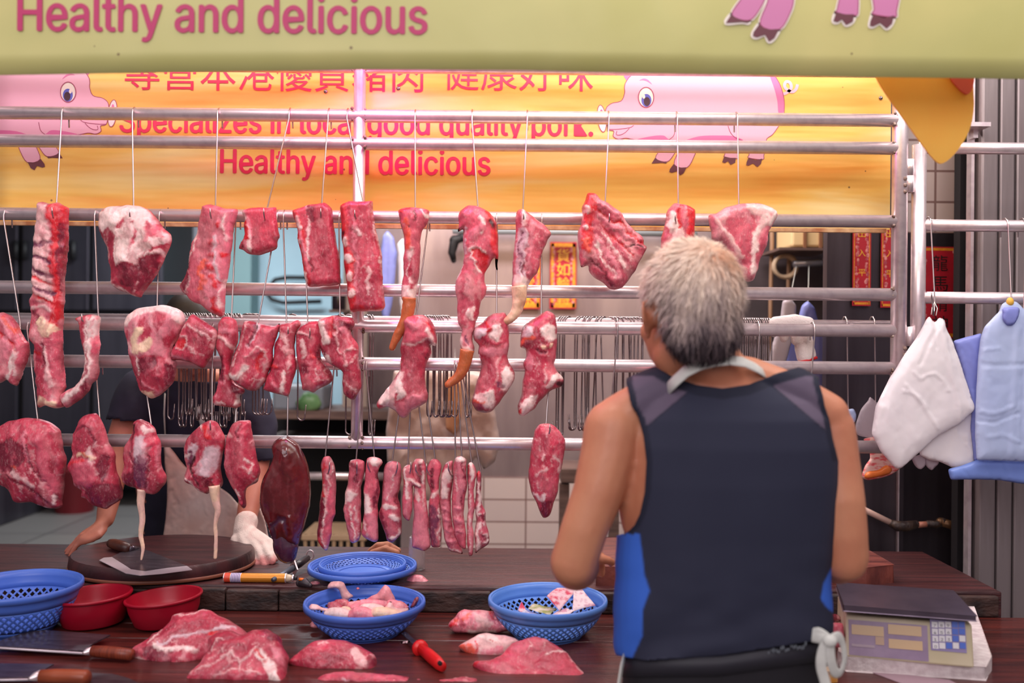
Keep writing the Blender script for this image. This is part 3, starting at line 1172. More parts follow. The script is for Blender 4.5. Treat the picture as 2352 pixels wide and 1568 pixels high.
def slab(name, label, cat, f, pts, d, T=24, Tb=None, base='l', paint=(), R=None, lump=5, rag=1.6, sp=3.6, fat=0.35, ang=90,
         seed=0, m=None, tilt=0.0, group=None, parent=None, flow=0.35, streak=0.25, crease=(), roundk=0.5, lat=1.0, wamp=1.0, vein=0.5):
    """a solid lump whose silhouette follows the traced outline, rounded over to front and back.
    paint: (colour, width_px or 'P', height_mm, points) strokes / filled patches of fat, bone, sinew, and fold creases with shade put into the colour"""
    px = fr(f, pts)
    seg = []
    n = len(px)
    for i in range(n):
        a, b = px[i], px[(i + 1) % n]
        k = max(1, int(np.linalg.norm(b - a) / 5.0))
        for j in range(k):
            seg.append(a + (b - a) * j / k)
    seg = np.array(seg)
    s3 = np.concatenate([seg / 9.0, np.full((len(seg), 1), seed * 3.1)], 1)
    nrm = np.stack([vnoise(s3), vnoise(s3 + 41.7)], 1)
    s4 = np.concatenate([seg / 30.0, np.full((len(seg), 1), seed * 1.7)], 1)
    nrm += 0.8 * np.stack([vnoise(s4), vnoise(s4 + 11.7)], 1)
    seg = seg + nrm * rag
    sm = seg.copy()
    seg = 0.25 * np.roll(sm, 1, 0) + 0.5 * sm + 0.25 * np.roll(sm, -1, 0)
    lo, hi = seg.min(0), seg.max(0)
    rs = np.random.RandomState(seed + 100)
    g = []
    row = 0
    y = lo[1]
    while y < hi[1]:
        xs = np.arange(lo[0] + (sp / 2 if row % 2 else 0), hi[0], sp)
        g.append(np.stack([xs, np.full(len(xs), y)], 1))
        y += sp * 0.87
        row += 1
    g = np.concatenate(g)
    g = g + rs.uniform(-.25, .25, g.shape) * sp
    g = g[inside(g, seg)]
    g = g[seg_dist(g, seg, True) > sp * 0.6]
    allp = np.concatenate([seg, g])
    nb = len(seg)
    res = geometry.delaunay_2d_cdt([Vector(q) for q in allp], [(i, (i + 1) % nb) for i in range(nb)], [], 1, 1e-4)
    vp = np.array([tuple(v) for v in res[0]])
    tri = [tuple(t) for t in res[2]]
    # orientation
    t0 = np.array(tri)
    ar = (vp[t0[:, 1], 0] - vp[t0[:, 0], 0]) * (vp[t0[:, 2], 1] - vp[t0[:, 0], 1]) - (vp[t0[:, 2], 0] - vp[t0[:, 0], 0]) * (vp[t0[:, 1], 1] - vp[t0[:, 0], 1])
    tri = [t if a > 0 else (t[0], t[2], t[1]) for t, a in zip(tri, ar)]
    dist = seg_dist(vp, seg, True)
    edge = dist < 0.05
    for t in ():
        pass
    dist[edge] = 0
    Rr = R or max(10.0, min(0.45 * dist.max() * 2, 60))
    q = np.clip(dist / Rr, 0, 1)
    prof = np.power(np.clip(1 - (1 - q) ** 2, 0, 1), roundk)
    # warped coordinates for the markings
    w3 = np.concatenate([vp / 26.0, np.full((len(vp), 1), seed * 1.3)], 1)
    w4 = np.concatenate([vp / 8.0, np.full((len(vp), 1), seed * 2.3)], 1)
    w5 = np.concatenate([vp / 4.2, np.full((len(vp), 1), seed * 3.3)], 1)
    wp = vp + wamp * (6.5 * np.stack([vnoise(w3), vnoise(w3 + 31.1)], 1) + 3.6 * np.stack([vnoise(w4), vnoise(w4 + 57.3)], 1) + 1.8 * np.stack([vnoise(w5), vnoise(w5 + 77.3)], 1))
    ca, sa = math.cos(math.radians(ang)), math.sin(math.radians(ang))
    u = wp[:, 0] * ca + wp[:, 1] * sa
    v = -wp[:, 0] * sa + wp[:, 1] * ca
    col = np.tile(PALL[base], (len(vp), 1))
    big = vnoise(np.stack([u / 60, v / 28, np.full(len(u), seed * 5.5)], 1))
    col = col * (1 + 0.34 * big)[:, None]
    st = fbm(np.stack([u / 46, v / 5.0, np.full(len(u), seed * 7.7)], 1), 2)
    k = np.clip((st - 0.15) * 2.2, 0, 1) * streak
    col = col * (1 - k[:, None]) + PALL['p'] * k[:, None]
    k = np.clip((-st - 0.2) * 2.0, 0, 1) * streak
    col = col * (1 - k[:, None]) + PALL['d'] * k[:, None]
    wn = fbm(np.stack([u / 60, v / 20, np.full(len(u), seed * 9.1 + 3)], 1), 3)
    k = np.clip((wn - 0.22) * 4.5, 0, 1) * flow
    col = col * (1 - k[:, None]) + PALL['w'] * k[:, None]
    rid = np.abs(vnoise(np.stack([u / 52, v / 24, np.full(len(u), seed * 3.7 + 9)], 1)) + .35 * vnoise(np.stack([u / 14, v / 9, np.full(len(u), seed * 3.7)], 1)))
    msk = np.clip(.55 + 1.3 * vnoise(np.stack([u / 70, v / 50, np.full(len(u), seed * 1.9 + 4)], 1)), 0, 1)
    k = np.clip((.055 - rid) / .035, 0, 1) * msk * vein
    col = col * (1 - k[:, None]) + PALL['w'] * k[:, None]
    rid2 = np.abs(vnoise(np.stack([u / 24, v / 10, np.full(len(u), seed * 2.7 + 5)], 1)))
    k = np.clip((.06 - rid2) / .05, 0, 1) * (1 - msk) * vein * .6
    col = col * (1 - k[:, None]) + PALL['p'] * k[:, None]
    brk = fbm(np.stack([u / 30, v / 7.0, np.full(len(u), seed * 4.9 + 2)], 1), 3)
    h = np.zeros(len(vp))
    marb = np.full(len(vp), fat)
    lumps = vnoise(np.stack([u / 55, v / 30, np.full(len(u), seed * 4.1)], 1)) * 1.0 + 0.45 * vnoise(np.stack([u / 18, v / 11, np.full(len(u), seed * 6.1)], 1)) + 0.16 * vnoise(np.stack([u / 7, v / 5, np.full(len(u), seed * 2.9)], 1))
    kpx = FR[f][2]
    for key, wd_, dh, sp_ in paint:  # dark red strokes with negative height paint shade into the folds
        sp_ = fr(f, sp_)
        if wd_ == 'P':
            sd = seg_dist(wp, sp_, True)
            ins = inside(wp, sp_)
            a_ = np.clip(0.5 + np.where(ins, sd, -sd) / 3.5, 0, 1)
            hh = np.clip(0.5 + np.where(ins, sd, -sd) / 9.0, 0, 1)
        else:
            sd = seg_dist(wp, sp_, False)
            wv = wd_ / kpx / 2 * (1 + 0.35 * vnoise(np.concatenate([vp / 14.0, np.full((len(vp), 1), seed + .5)], 1)))
            a_ = np.clip((wv - sd) / 3.0 + 0.5, 0, 1)
            hh = np.clip(1 - (sd / np.maximum(wv * 1.3, 1)) ** 2, 0, 1)
        if key != '-':
            if key not in 'LV':
                a_ = a_ * (1 - .5 * np.clip((brk - .18) * 3.5, 0, 1) * vein / .6 * (np.clip(.9, 0, 1)))
            cc = PALL[key] * (1 + 0.12 * lumps)[:, None]
            col = col * (1 - a_[:, None]) + cc * a_[:, None]
            if key in 'fybVLwo':
                marb = marb * (1 - 0.8 * a_)
            if key in 'rk':
                marb = marb * (1 - 0.5 * a_)
        h += .62 * dh * hh
    col = np.clip(col, 0.002, 0.95)
    H = (T * prof + (lump * lumps + h) * np.minimum(1, dist / 7.0)) * 0.001
    H = np.maximum(H, 0.0006 * (dist > 0))
    Tb = T * 0.7 if Tb is None else Tb
    Hb = (Tb * prof + lump * 0.5 * vnoise(np.stack([u / 40, v / 30, np.full(len(u), seed * 8.1)], 1)) * np.minimum(1, dist / 7.0)) * 0.001
    Hb = np.maximum(Hb, 0.0006 * (dist > 0))
    dep = d + tilt * (hi[1] - vp[:, 1]) / 1000.0
    B = Pn(vp[:, 0], vp[:, 1], dep)
    dz, dy = d / F, tilt / 1000.0
    nv = np.array([0, -dz, dy]) / math.hypot(dz, dy)
    # front, then the back shares the outline
    FV = B + H[:, None] * nv
    bi = np.where(~edge)[0]
    remap = np.arange(len(vp))
    remap[bi] = len(vp) + np.arange(len(bi))
    BV = B[bi] - Hb[bi][:, None] * nv
    V = np.concatenate([FV, BV])
    Fc = [(t[0], t[2], t[1]) for t in tri] + [(remap[t[0]], remap[t[1]], remap[t[2]]) for t in tri]
    # pixel y grows downwards, so (0,2,1) faces the street
    C4 = np.concatenate([col, marb[:, None]], 1)
    C4 = np.concatenate([C4, C4[bi]])
    # drop stray vertices
    used = np.zeros(len(V), bool)
    used[np.array(Fc).ravel()] = True
    idx = np.cumsum(used) - 1
    Fc = [tuple(int(idx[i]) for i in t) for t in Fc]
    return put(name, V[used], Fc, m or MEAT, parent, label=label, cat=cat, group=group, cols=C4[used])


def rope(name, f, pts, rad, d, base, parent=None, label=None, paint2=None, seed=0, m=None, cat=None, dd=None):
    """round tapering piece (tail, tendon)"""
    px = smoothed(fr(f, pts), False, 5)
    k = len(px)
    rr = np.interp(np.linspace(0, 1, k), np.linspace(0, 1, len(rad)), rad) / FR[f][2]
    mb = MB()
    P3 = [P(p[0], p[1], d + (dd[0] + (dd[1] - dd[0]) * i / (k - 1) if dd else 0)) for i, p in enumerate(px)]
    rm = [r * d / F for r in rr]
    t_ = (P3[-1] - P3[-2]).normalized()
    for e_, fct in ((0.5, .86), (0.85, .5), (0.98, .12)):
        P3.append(P3[k - 1] + t_ * rm[k - 1] * e_)
        rm.append(rm[k - 1] * fct)
    mb.tube(P3, rm, 16)
    V = np.array(mb.v)
    nz = fbm(V * 90 + seed, 2)
    cen = np.repeat(np.array([tuple(p) for p in P3]), 16, 0)
    V = cen + (V - cen) * (1 + 0.10 * nz)[:, None]
    c1 = PALL[base]
    c2 = PALL[paint2] if paint2 else c1 * 1.15
    kk = np.clip(0.5 + 1.2 * fbm(V * 40 + seed + 9, 2), 0, 1)
    col = c1 * (1 - kk[:, None] * .6) + c2 * kk[:, None] * .6
    C4 = np.concatenate([col, np.full((len(V), 1), .12)], 1)
    return put(name, V, mb.f, m or MEAT, parent, label=label, cat=cat, cols=C4)


CH = 'pork'
# ---- top row
slab('pork_spine', 'very long strip of pork spine with ribs hanging at the far left', CH, 'A',
     [(265, 75), (300, 72), (350, 82), (400, 70), (440, 95), (480, 110), (470, 200), (472, 330), (455, 600), (440, 800), (435, 900), (440, 1000), (440, 1150), (445, 1250), (460, 1340),
      (440, 1400), (455, 1480), (390, 1490), (300, 1470), (265, 1495), (258, 1350), (240, 1200), (235, 1100), (250, 1060), (220, 1030), (205, 970), (225, 850), (210, 740), (235, 700), (230, 560), (235, 450), (240, 300), (265, 200)],
     2.462, 26, base='m', fat=.5, seed=1, R=20, rag=2.2, lump=6, flow=.3, paint=[
         ('w', 'P', 3, [(265, 90), (350, 90), (365, 300), (380, 500), (385, 640), (380, 780), (300, 760), (240, 700), (238, 450), (262, 250)]),
         ('r', 'P', 3, [(365, 85), (440, 85), (478, 115), (470, 300), (455, 520), (430, 540), (395, 480), (380, 330), (372, 200)]),
         ('d', 'P', -4, [(425, 230), (468, 220), (455, 520), (440, 700), (425, 690), (415, 450)]),
         ('r', 50, 4, [(395, 480), (400, 600), (405, 720), (415, 840), (390, 930)]),
         ('v', 22, -5, [(250, 360), (310, 370), (370, 350)]), ('v', 26, -6, [(245, 450), (310, 470), (380, 490)]), ('v', 28, -6, [(245, 530), (320, 560), (380, 580)]),
         ('r', 24, -5, [(240, 580), (300, 600), (390, 650)]), ('v', 28, -5, [(250, 650), (320, 680), (380, 700)]), ('r', 24, -5, [(235, 700), (310, 740), (390, 790)]),
         ('w', 26, 4, [(260, 800), (330, 800), (380, 830)]), ('d', 26, -4, [(260, 830), (290, 900)]), ('y', 60, 5, [(320, 900), (350, 960), (390, 940)]),
         ('r', 40, 4, [(225, 900), (215, 970), (240, 1040)]), ('w', 34, 2, [(340, 1080), (360, 1200), (380, 1330)]), ('l', 70, 3, [(290, 1080), (300, 1250), (300, 1400)]),
         ('d', 18, -5, [(330, 1050), (330, 1200)]), ('y', 60, 3, [(310, 1440), (400, 1460)]), ('r', 26, 0, [(245, 1110), (300, 1130)])])

slab('pork_haunch', 'big pork leg with a thick white fat cap hanging second on the top row', CH, 'A',
     [(685, 150), (720, 110), (780, 100), (870, 92), (960, 95), (1040, 135), (1090, 190), (1130, 250), (1175, 290), (1185, 350), (1165, 400), (1140, 445), (1125, 500), (1100, 550), (1030, 640), (985, 700), (975, 735),
      (930, 725), (880, 705), (800, 670), (770, 640), (770, 560), (755, 480), (740, 380), (710, 320), (680, 260)],
     2.455, 42, Tb=18, base='l', fat=.15, seed=2, flow=.1, streak=.35, lump=6, R=70, paint=[
         ('f', 'P', 3, [(690, 150), (780, 100), (960, 97), (1060, 160), (1130, 260), (1180, 300), (1180, 350), (1120, 380), (1070, 390), (1020, 450), (965, 525), (930, 480), (880, 480), (835, 525), (815, 430), (830, 300), (790, 250), (720, 280), (682, 250)]),
         ('l', 'P', -2, [(832, 235), (860, 205), (892, 188), (888, 225), (862, 260), (835, 262)]), ('l', 'P', -1, [(920, 215), (950, 212), (955, 235), (925, 240)]),
         ('m', 'P', -2, [(955, 260), (975, 265), (965, 330), (955, 385), (925, 415), (935, 340)]), ('m', 'P', 0, [(1035, 205), (1100, 215), (1145, 290), (1150, 310), (1100, 330), (1060, 340), (1020, 370), (1030, 290)]),
         ('l', 'P', -1, [(1080, 400), (1160, 360), (1180, 355), (1140, 430), (1060, 430), (1010, 470)]), ('f', 20, 4, [(1040, 445), (1090, 425), (1130, 420), (1145, 445)]),
         ('d', 'P', -3, [(835, 530), (890, 485), (930, 490), (950, 520), (1040, 455), (1120, 440), (1125, 480), (1100, 550), (1030, 640), (985, 690), (900, 655), (850, 645), (840, 600)]),
         ('f', 22, 4, [(778, 648), (850, 680), (930, 712)]), ('w', 8, 1, [(740, 300), (740, 360), (760, 460)]), ('w', 6, 1, [(965, 620), (960, 660), (940, 700)])])

slab('pork_loin', 'long slanting chop rack with bony right edge and ragged lower tail', CH, 'A',
     [(1390, 95), (1430, 85), (1490, 95), (1560, 115), (1640, 120), (1635, 180), (1615, 250), (1605, 340), (1590, 440), (1580, 550), (1560, 640), (1555, 750), (1550, 850), (1530, 870), (1470, 840), (1420, 810), (1380, 775),
      (1310, 750), (1295, 715), (1250, 690), (1235, 650), (1270, 600), (1300, 520), (1310, 430), (1330, 340), (1360, 290), (1375, 200)],
     2.465, 26, base='m', fat=.3, seed=3, R=15, lump=3, flow=.15, streak=.15, paint=[
         ('p', 'P', 4, [(1500, 230), (1560, 120), (1640, 125), (1610, 300), (1580, 560), (1555, 800), (1530, 865), (1450, 810), (1430, 650), (1470, 480), (1480, 330)]),
         ('c', 34, 2, [(1440, 470), (1400, 560), (1430, 640), (1400, 690)]), ('f', 14, 2, [(1375, 280), (1345, 350), (1320, 450), (1310, 560), (1290, 690)]), ('d', 'P', -4, [(1300, 520), (1330, 480), (1310, 600), (1290, 690), (1240, 655)]),
         ('r', 36, 4, [(1520, 240), (1535, 242)]), ('r', 40, 4, [(1480, 340), (1505, 340)]), ('r', 36, 4, [(1475, 425), (1490, 430)]), ('r', 30, 3, [(1555, 430), (1570, 435)]), ('r', 36, 4, [(1465, 520), (1475, 525)]),
         ('r', 44, 3, [(1470, 600), (1490, 650)]), ('b', 18, 2, [(1510, 300), (1505, 480), (1520, 600)]), ('f', 20, 3, [(1550, 600), (1530, 700), (1535, 800)]), ('r', 40, 0, [(1480, 740), (1520, 840)]), ('r', 20, 2, [(1510, 620), (1530, 625)]),
         ('f', 16, 3, [(1580, 160), (1570, 260), (1590, 330)])])

slab('pork_loin', 'smallest square loin piece hanging near the left of the post', CH, 'A',
     [(1675, 120), (1740, 110), (1830, 112), (1905, 105), (1905, 180), (1915, 240), (1935, 320), (1915, 335), (1910, 400), (1870, 410), (1800, 435), (1740, 435), (1700, 425), (1680, 395), (1645, 395), (1660, 350), (1685, 300), (1680, 230), (1690, 180), (1665, 160)],
     2.465, 22, base='l', fat=.3, seed=4, R=15, lump=3, flow=.05, streak=.12, paint=[
         ('p', 50, 4, [(1690, 130), (1715, 220), (1720, 300), (1700, 400)]), ('f', 22, 4, [(1700, 240), (1720, 310), (1735, 420)]), ('r', 30, 2, [(1690, 160), (1700, 330)]), ('d', 20, -3, [(1665, 380), (1690, 390)]), ('f', 30, 3, [(1695, 150), (1700, 180)])])

slab('pork_loin', 'loin slab with bloody left edge hanging just left of the middle post', CH, 'A',
     [(2015, 130), (2070, 110), (2130, 85), (2190, 80), (2240, 75), (2285, 110), (2295, 160), (2300, 230), (2315, 320), (2335, 420), (2345, 560), (2350, 640), (2280, 650), (2200, 655), (2130, 660), (2105, 620), (2090, 540), (2080, 460), (2065, 400), (2050, 330), (2055, 260), (2025, 180)],
     2.462, 26, base='l', fat=.3, seed=5, R=15, lump=3, flow=.04, streak=.15, paint=[
         ('r', 64, 3, [(2030, 150), (2080, 260), (2100, 420), (2125, 640)]), ('f', 24, 4, [(2060, 180), (2085, 240)]), ('f', 30, 4, [(2080, 330), (2085, 350)]), ('p', 24, 3, [(2075, 260), (2120, 420), (2140, 560)]),
         ('f', 18, 3, [(2110, 560), (2130, 620)]), ('d', 14, -6, [(2155, 490), (2165, 550)]), ('f', 14, 2, [(2120, 90), (2140, 200), (2135, 340), (2150, 480)]), ('d', 40, -5, [(2140, 130), (2160, 210)])])

slab('pork_loin', 'loin slab hanging in front of the middle post, with white bone knobs', CH, 'B',
     [(-12, 100), (10, 80), (60, 62), (150, 62), (220, 65), (222, 150), (240, 280), (270, 380), (285, 450), (285, 560), (290, 680), (305, 790), (280, 820), (200, 830), (110, 825), (60, 835), (45, 740), (40, 640), (20, 500), (15, 420), (5, 320), (0, 200)],
     2.462, 28, base='l', fat=.32, seed=6, R=15, lump=3, flow=.10, streak=.2, paint=[
         ('r', 66, 3, [(10, 110), (35, 300), (50, 470), (70, 620), (80, 820)]), ('f', 40, 5, [(44, 330), (48, 345)]), ('f', 46, 6, [(48, 460), (52, 476)]), ('f', 44, 6, [(66, 585), (70, 600)]), ('f', 46, 6, [(80, 690), (84, 704)]),
         ('f', 22, 3, [(90, 250), (120, 300)]), ('k', 26, -5, [(20, 290), (30, 310)]), ('f', 12, 2, [(228, 150), (250, 300), (280, 450), (284, 560)]), ('w', 20, 1, [(190, 540), (205, 640), (190, 720)]), ('r', 30, 0, [(120, 815), (200, 820), (290, 800)]), ('p', 14, 2, [(90, 120), (95, 300), (110, 480), (120, 700)])])

sk = slab('pork_shank', 'thin shank with an orange-brown tail hanging right of the middle post', CH, 'B',
          [(390, 120), (430, 110), (490, 108), (560, 115), (605, 125), (605, 175), (585, 230), (560, 270), (545, 340), (548, 420), (540, 520), (530, 600), (520, 680), (510, 760), (480, 775), (440, 765), (410, 740), (415, 640), (430, 560), (425, 480), (435, 400), (430, 300), (405, 200)],
          2.462, 24, base='m', fat=.4, seed=7, flow=.3, paint=[
              ('f', 44, 4, [(480, 390), (480, 440)]), ('c', 40, 2, [(440, 200), (450, 300), (465, 370)]), ('f', 18, 3, [(470, 470), (460, 560), (470, 630)]), ('l', 34, -2, [(485, 490), (480, 560)]), ('f', 'P', 3, [(415, 640), (530, 640), (515, 740), (480, 770), (415, 740)]),
              ('d', 30, -4, [(510, 140), (520, 200)]), ('f', 18, 3, [(560, 130), (590, 170)]), ('r', 24, 2, [(400, 130), (470, 115)]), ('l', 30, 3, [(470, 640), (480, 660)]), ('k', 14, -2, [(456, 252), (460, 256)])])
rope('tail', 'B', [(470, 730), (458, 830), (425, 920), (382, 1000), (350, 1075)], [48, 44, 36, 30, 22], 2.452, 'o', sk, 'orange-brown skin-on tail')

sk = slab('pork_shank', 'long twisted shank with a bloody fringe and a tail curling left', CH, 'B',
          [(805, 170), (820, 130), (870, 95), (930, 95), (1000, 130), (1045, 170), (1070, 220), (1080, 300), (1080, 420), (1078, 550), (1065, 545), (1060, 450), (1030, 480), (990, 560), (985, 620), (1000, 660), (990, 720), (955, 760), (945, 850), (930, 880), (915, 950),
           (905, 990), (915, 1080), (905, 1130), (830, 1100), (812, 1030), (835, 950), (800, 900), (795, 830), (800, 760), (785, 690), (785, 620), (810, 570), (840, 500), (850, 430), (835, 330), (840, 250), (800, 280), (810, 220)],
          2.458, 28, base='m', fat=.35, seed=8, rag=2, paint=[
              ('r', 40, 4, [(1010, 150), (1045, 230), (1050, 330), (1060, 440), (1070, 540)]), ('r', 'P', -4, [(880, 390), (940, 400), (1000, 420), (1020, 480), (970, 560), (950, 540)]), ('f', 14, 4, [(875, 390), (930, 392), (1000, 425)]), ('f', 14, 4, [(875, 390), (900, 450), (950, 550)]),
              ('f', 26, 3, [(960, 190), (990, 220), (960, 300)]), ('b', 16, 3, [(855, 250), (845, 350), (850, 420)]), ('f', 34, 2, [(910, 800), (900, 860), (880, 820)]), ('l', 40, -2, [(940, 760), (930, 860)]), ('p', 60, 4, [(900, 300), (980, 260)]),
              ('v', 20, -4, [(870, 990), (880, 1040)]), ('f', 30, 3, [(830, 1000), (840, 1080), (900, 1100)]), ('k', 24, -4, [(1035, 210), (1045, 250)])])
rope('tail', 'B', [(868, 1090), (850, 1180), (812, 1265), (735, 1330)], [50, 44, 36, 24], 2.448, 'o', sk, 'orange-brown skin-on tail')

sk = slab('pork_shank', 'shank with white tendons and a pale orange tail curling left, beside the red couplet', CH, 'B',
          [(1205, 130), (1250, 115), (1300, 150), (1340, 190), (1400, 230), (1450, 290), (1420, 330), (1390, 400), (1370, 470), (1365, 520), (1340, 575), (1315, 590), (1308, 615), (1290, 640), (1275, 700), (1170, 660), (1180, 590), (1180, 490), (1190, 400), (1205, 280), (1200, 200)],
          2.462, 28, base='m', fat=.4, seed=9, flow=.15, paint=[
              ('b', 'P', 3, [(1225, 250), (1270, 240), (1290, 300), (1270, 420), (1250, 520), (1270, 600), (1200, 600), (1190, 480), (1205, 380)]), ('v', 12, -3, [(1250, 290), (1230, 380), (1220, 480)]), ('v', 12, -3, [(1235, 440), (1225, 540)]), ('d', 14, -4, [(1250, 510), (1245, 590)]),
              ('f', 'P', 3, [(1180, 590), (1300, 610), (1285, 690), (1175, 660)]), ('p', 30, 2, [(1320, 220), (1300, 400), (1290, 560)]), ('f', 24, 3, [(1260, 130), (1275, 220)])])
rope('tail', 'B', [(1222, 650), (1226, 740), (1205, 820), (1165, 875), (1110, 902)], [54, 48, 38, 32, 22], 2.450, 'y', sk, 'pale orange skin-on tail', paint2='o')

slab('rib_slab', 'pointed rib slab hanging left of the grey-haired head', CH, 'B',
     [(1700, 5), (1760, 20), (1790, 60), (1850, 90), (1920, 140), (1950, 180), (1990, 240), (2060, 300), (2090, 340), (2085, 370), (2115, 385), (2060, 470), (2020, 560), (1990, 600), (1930, 660), (1880, 680), (1840, 665), (1800, 630), (1740, 590), (1710, 540), (1710, 500),
      (1650, 525), (1640, 450), (1625, 380), (1630, 280), (1660, 180), (1660, 100)],
     2.462, 26, base='m', fat=.55, seed=10, R=22, lump=5, rag=2.2, flow=.3, ang=55, paint=[
         ('r', 70, 3, [(1720, 30), (1710, 150), (1690, 260), (1690, 380)]), ('p', 38, 7, [(1790, 90), (1900, 150), (2070, 330)]), ('p', 34, 7, [(1790, 190), (1900, 270), (2050, 390)]), ('r', 16, -7, [(1770, 150), (1900, 220), (2040, 360), (2090, 345)]),
         ('r', 16, -7, [(1790, 240), (1860, 320), (1960, 400), (2010, 470)]), ('p', 40, 6, [(1740, 340), (1830, 430), (1920, 600)]), ('f', 14, 2, [(1740, 360), (1800, 480), (1890, 600)]), ('f', 14, 2, [(1800, 300), (1900, 440), (1950, 540)]), ('f', 30, 5, [(1690, 120), (1690, 150)]), ('f', 34, 5, [(1680, 230), (1690, 250)]),
         ('c', 30, 3, [(1670, 340), (1700, 420)]), ('k', 16, -5, [(2000, 400), (2080, 370)]), ('d', 18, -6, [(1720, 480), (1800, 560), (1870, 650)])])

slab('rib_chunk', 'small rib chunk hanging partly hidden behind the grey-haired head', CH, 'p',
     [(1533, 480), (1548, 466), (1580, 470), (1598, 480), (1596, 530), (1590, 580), (1575, 620), (1540, 630), (1520, 600), (1518, 545), (1530, 500)],
     2.465, 24, base='m', fat=.5, seed=11, R=18, lump=4, flow=.3, paint=[('f', 22, 3, [(1540, 500), (1555, 545), (1540, 590)]), ('r', 22, 3, [(1585, 480), (1582, 540)]), ('r', 10, -3, [(1560, 475), (1555, 520)])])

slab('pork_flank', 'pale wide flank piece hanging at the right of the grey-haired head', CH, 'C',
     [(175, 165), (230, 150), (300, 105), (360, 95), (440, 75), (530, 80), (600, 100), (650, 140), (655, 170), (620, 220), (590, 280), (580, 370), (540, 460), (520, 540), (490, 610), (450, 625), (410, 600), (380, 500), (300, 400), (200, 330), (185, 250)],
     2.458, 28, base='p', fat=.5, seed=12, R=20, lump=4, rag=2.0, flow=.45, streak=.2, paint=[
         ('m', 'P', -2, [(290, 190), (400, 190), (440, 260), (430, 420), (440, 600), (400, 500), (330, 380), (290, 280)]), ('w', 'P', 3, [(430, 85), (560, 85), (640, 150), (520, 180), (470, 170), (420, 140)]), ('f', 40, 4, [(560, 180), (500, 260), (480, 400), (460, 560)]),
         ('m', 34, -3, [(460, 200), (450, 350), (430, 520)]), ('w', 26, 3, [(220, 200), (300, 320), (390, 440)]), ('m', 44, 1, [(560, 280), (530, 380), (500, 480)]), ('f', 30, 4, [(640, 150), (600, 200), (560, 230)])])

# ---- second row
slab('belly_slab', 'belly slab cut off by the left edge of the photo', CH, 'A',
     [(-60, 840), (20, 825), (80, 850), (120, 900), (150, 980), (180, 1020), (205, 1040), (205, 1100), (185, 1170), (160, 1230), (150, 1290), (115, 1345), (80, 1330), (50, 1290), (0, 1325), (-60, 1300)],
     2.46, 26, base='m', fat=.4, seed=13, R=18, lump=4, ang=100, paint=[('p', 34, 4, [(0, 860), (60, 900), (90, 1000), (60, 1150)]), ('f', 30, 3, [(130, 1060), (110, 1180), (80, 1270)]), ('c', 26, 2, [(60, 860), (130, 950)]), ('r', 24, -5, [(20, 960), (100, 1020), (140, 1100)]), ('p', 40, 4, [(60, 1000), (30, 1150), (0, 1260)]), ('f', 26, 2, [(150, 1100), (130, 1250)])])

slab('belly_strip', 'curved belly strip bending left under the long spine', CH, 'A',
     [(515, 880), (540, 860), (600, 845), (650, 850), (700, 865), (690, 950), (685, 1000), (695, 1060), (685, 1110), (680, 1180), (690, 1240), (670, 1300), (630, 1330), (625, 1370), (560, 1430), (490, 1480), (455, 1495), (430, 1450), (415, 1400), (460, 1370), (520, 1340), (560, 1290), (580, 1230), (590, 1150), (575, 1070), (560, 1000), (545, 900)],
     2.452, 20, base='m', fat=.35, seed=14, R=14, lump=3, paint=[('f', 22, 3, [(650, 870), (640, 1000), (640, 1130), (640, 1250), (560, 1350), (450, 1440)]), ('l', 30, 2, [(590, 870), (600, 1020), (610, 1150)]), ('f', 12, 2, [(620, 870), (620, 1050), (600, 1250), (520, 1370)]), ('r', 30, 2, [(525, 880), (560, 930)]), ('d', 30, -4, [(600, 1350), (620, 1310)]), ('f', 24, 2, [(680, 880), (670, 1000)])])

slab('pork_ham', 'round ham with a pale rind and cut bone, hanging in the second row', CH, 'A',
     [(860, 900), (880, 850), (940, 805), (1040, 785), (1140, 782), (1220, 800), (1265, 830), (1280, 880), (1255, 960), (1230, 1000), (1190, 1060), (1180, 1130), (1220, 1170), (1215, 1250), (1200, 1310), (1150, 1370), (1100, 1410), (1040, 1430), (1000, 1400), (960, 1370), (945, 1300), (920, 1220), (895, 1120), (880, 1040), (862, 960)],
     2.452, 42, Tb=18, base='p', fat=.25, seed=15, flow=.2, R=60, paint=[
         ('f', 60, 2, [(870, 900), (940, 830), (1050, 800), (1150, 795), (1240, 830), (1260, 900)]), ('l', 'P', -1, [(965, 905), (1010, 865), (1045, 900), (1090, 960), (1080, 1010), (1040, 1040), (1010, 1000), (1020, 950)]), ('l', 'P', -1, [(1080, 850), (1130, 835), (1170, 860), (1165, 910), (1120, 960), (1100, 930)]),
         ('l', 'P', 0, [(865, 970), (910, 955), (905, 1000), (890, 1040), (870, 1030)]), ('y', 60, 3, [(990, 950), (960, 1050), (960, 1110), (1060, 1040)]), ('l', 'P', -1, [(1140, 1010), (1220, 960), (1210, 1010), (1180, 1080), (1150, 1080)]),
         ('l', 'P', -2, [(905, 1130), (970, 1150), (1030, 1120), (1110, 1110), (1180, 1150), (1210, 1200), (1200, 1300), (1100, 1400), (1010, 1400), (950, 1330), (920, 1230)]), ('d', 'P', -3, [(990, 1150), (1100, 1130), (1110, 1200), (1020, 1240), (980, 1220)]), ('d', 'P', -5, [(1170, 1180), (1215, 1180), (1200, 1310), (1150, 1360), (1150, 1280)]),
         ('f', 10, 3, [(980, 1140), (985, 1250)]), ('y', 44, 3, [(1010, 1400), (1060, 1410)]), ('p', 12, 3, [(1000, 1300), (1060, 1350), (1090, 1390)]), ('d', 12, -4, [(930, 1220), (1000, 1300), (1010, 1370)]), ('w', 16, 2, [(900, 1050), (940, 1120)])])

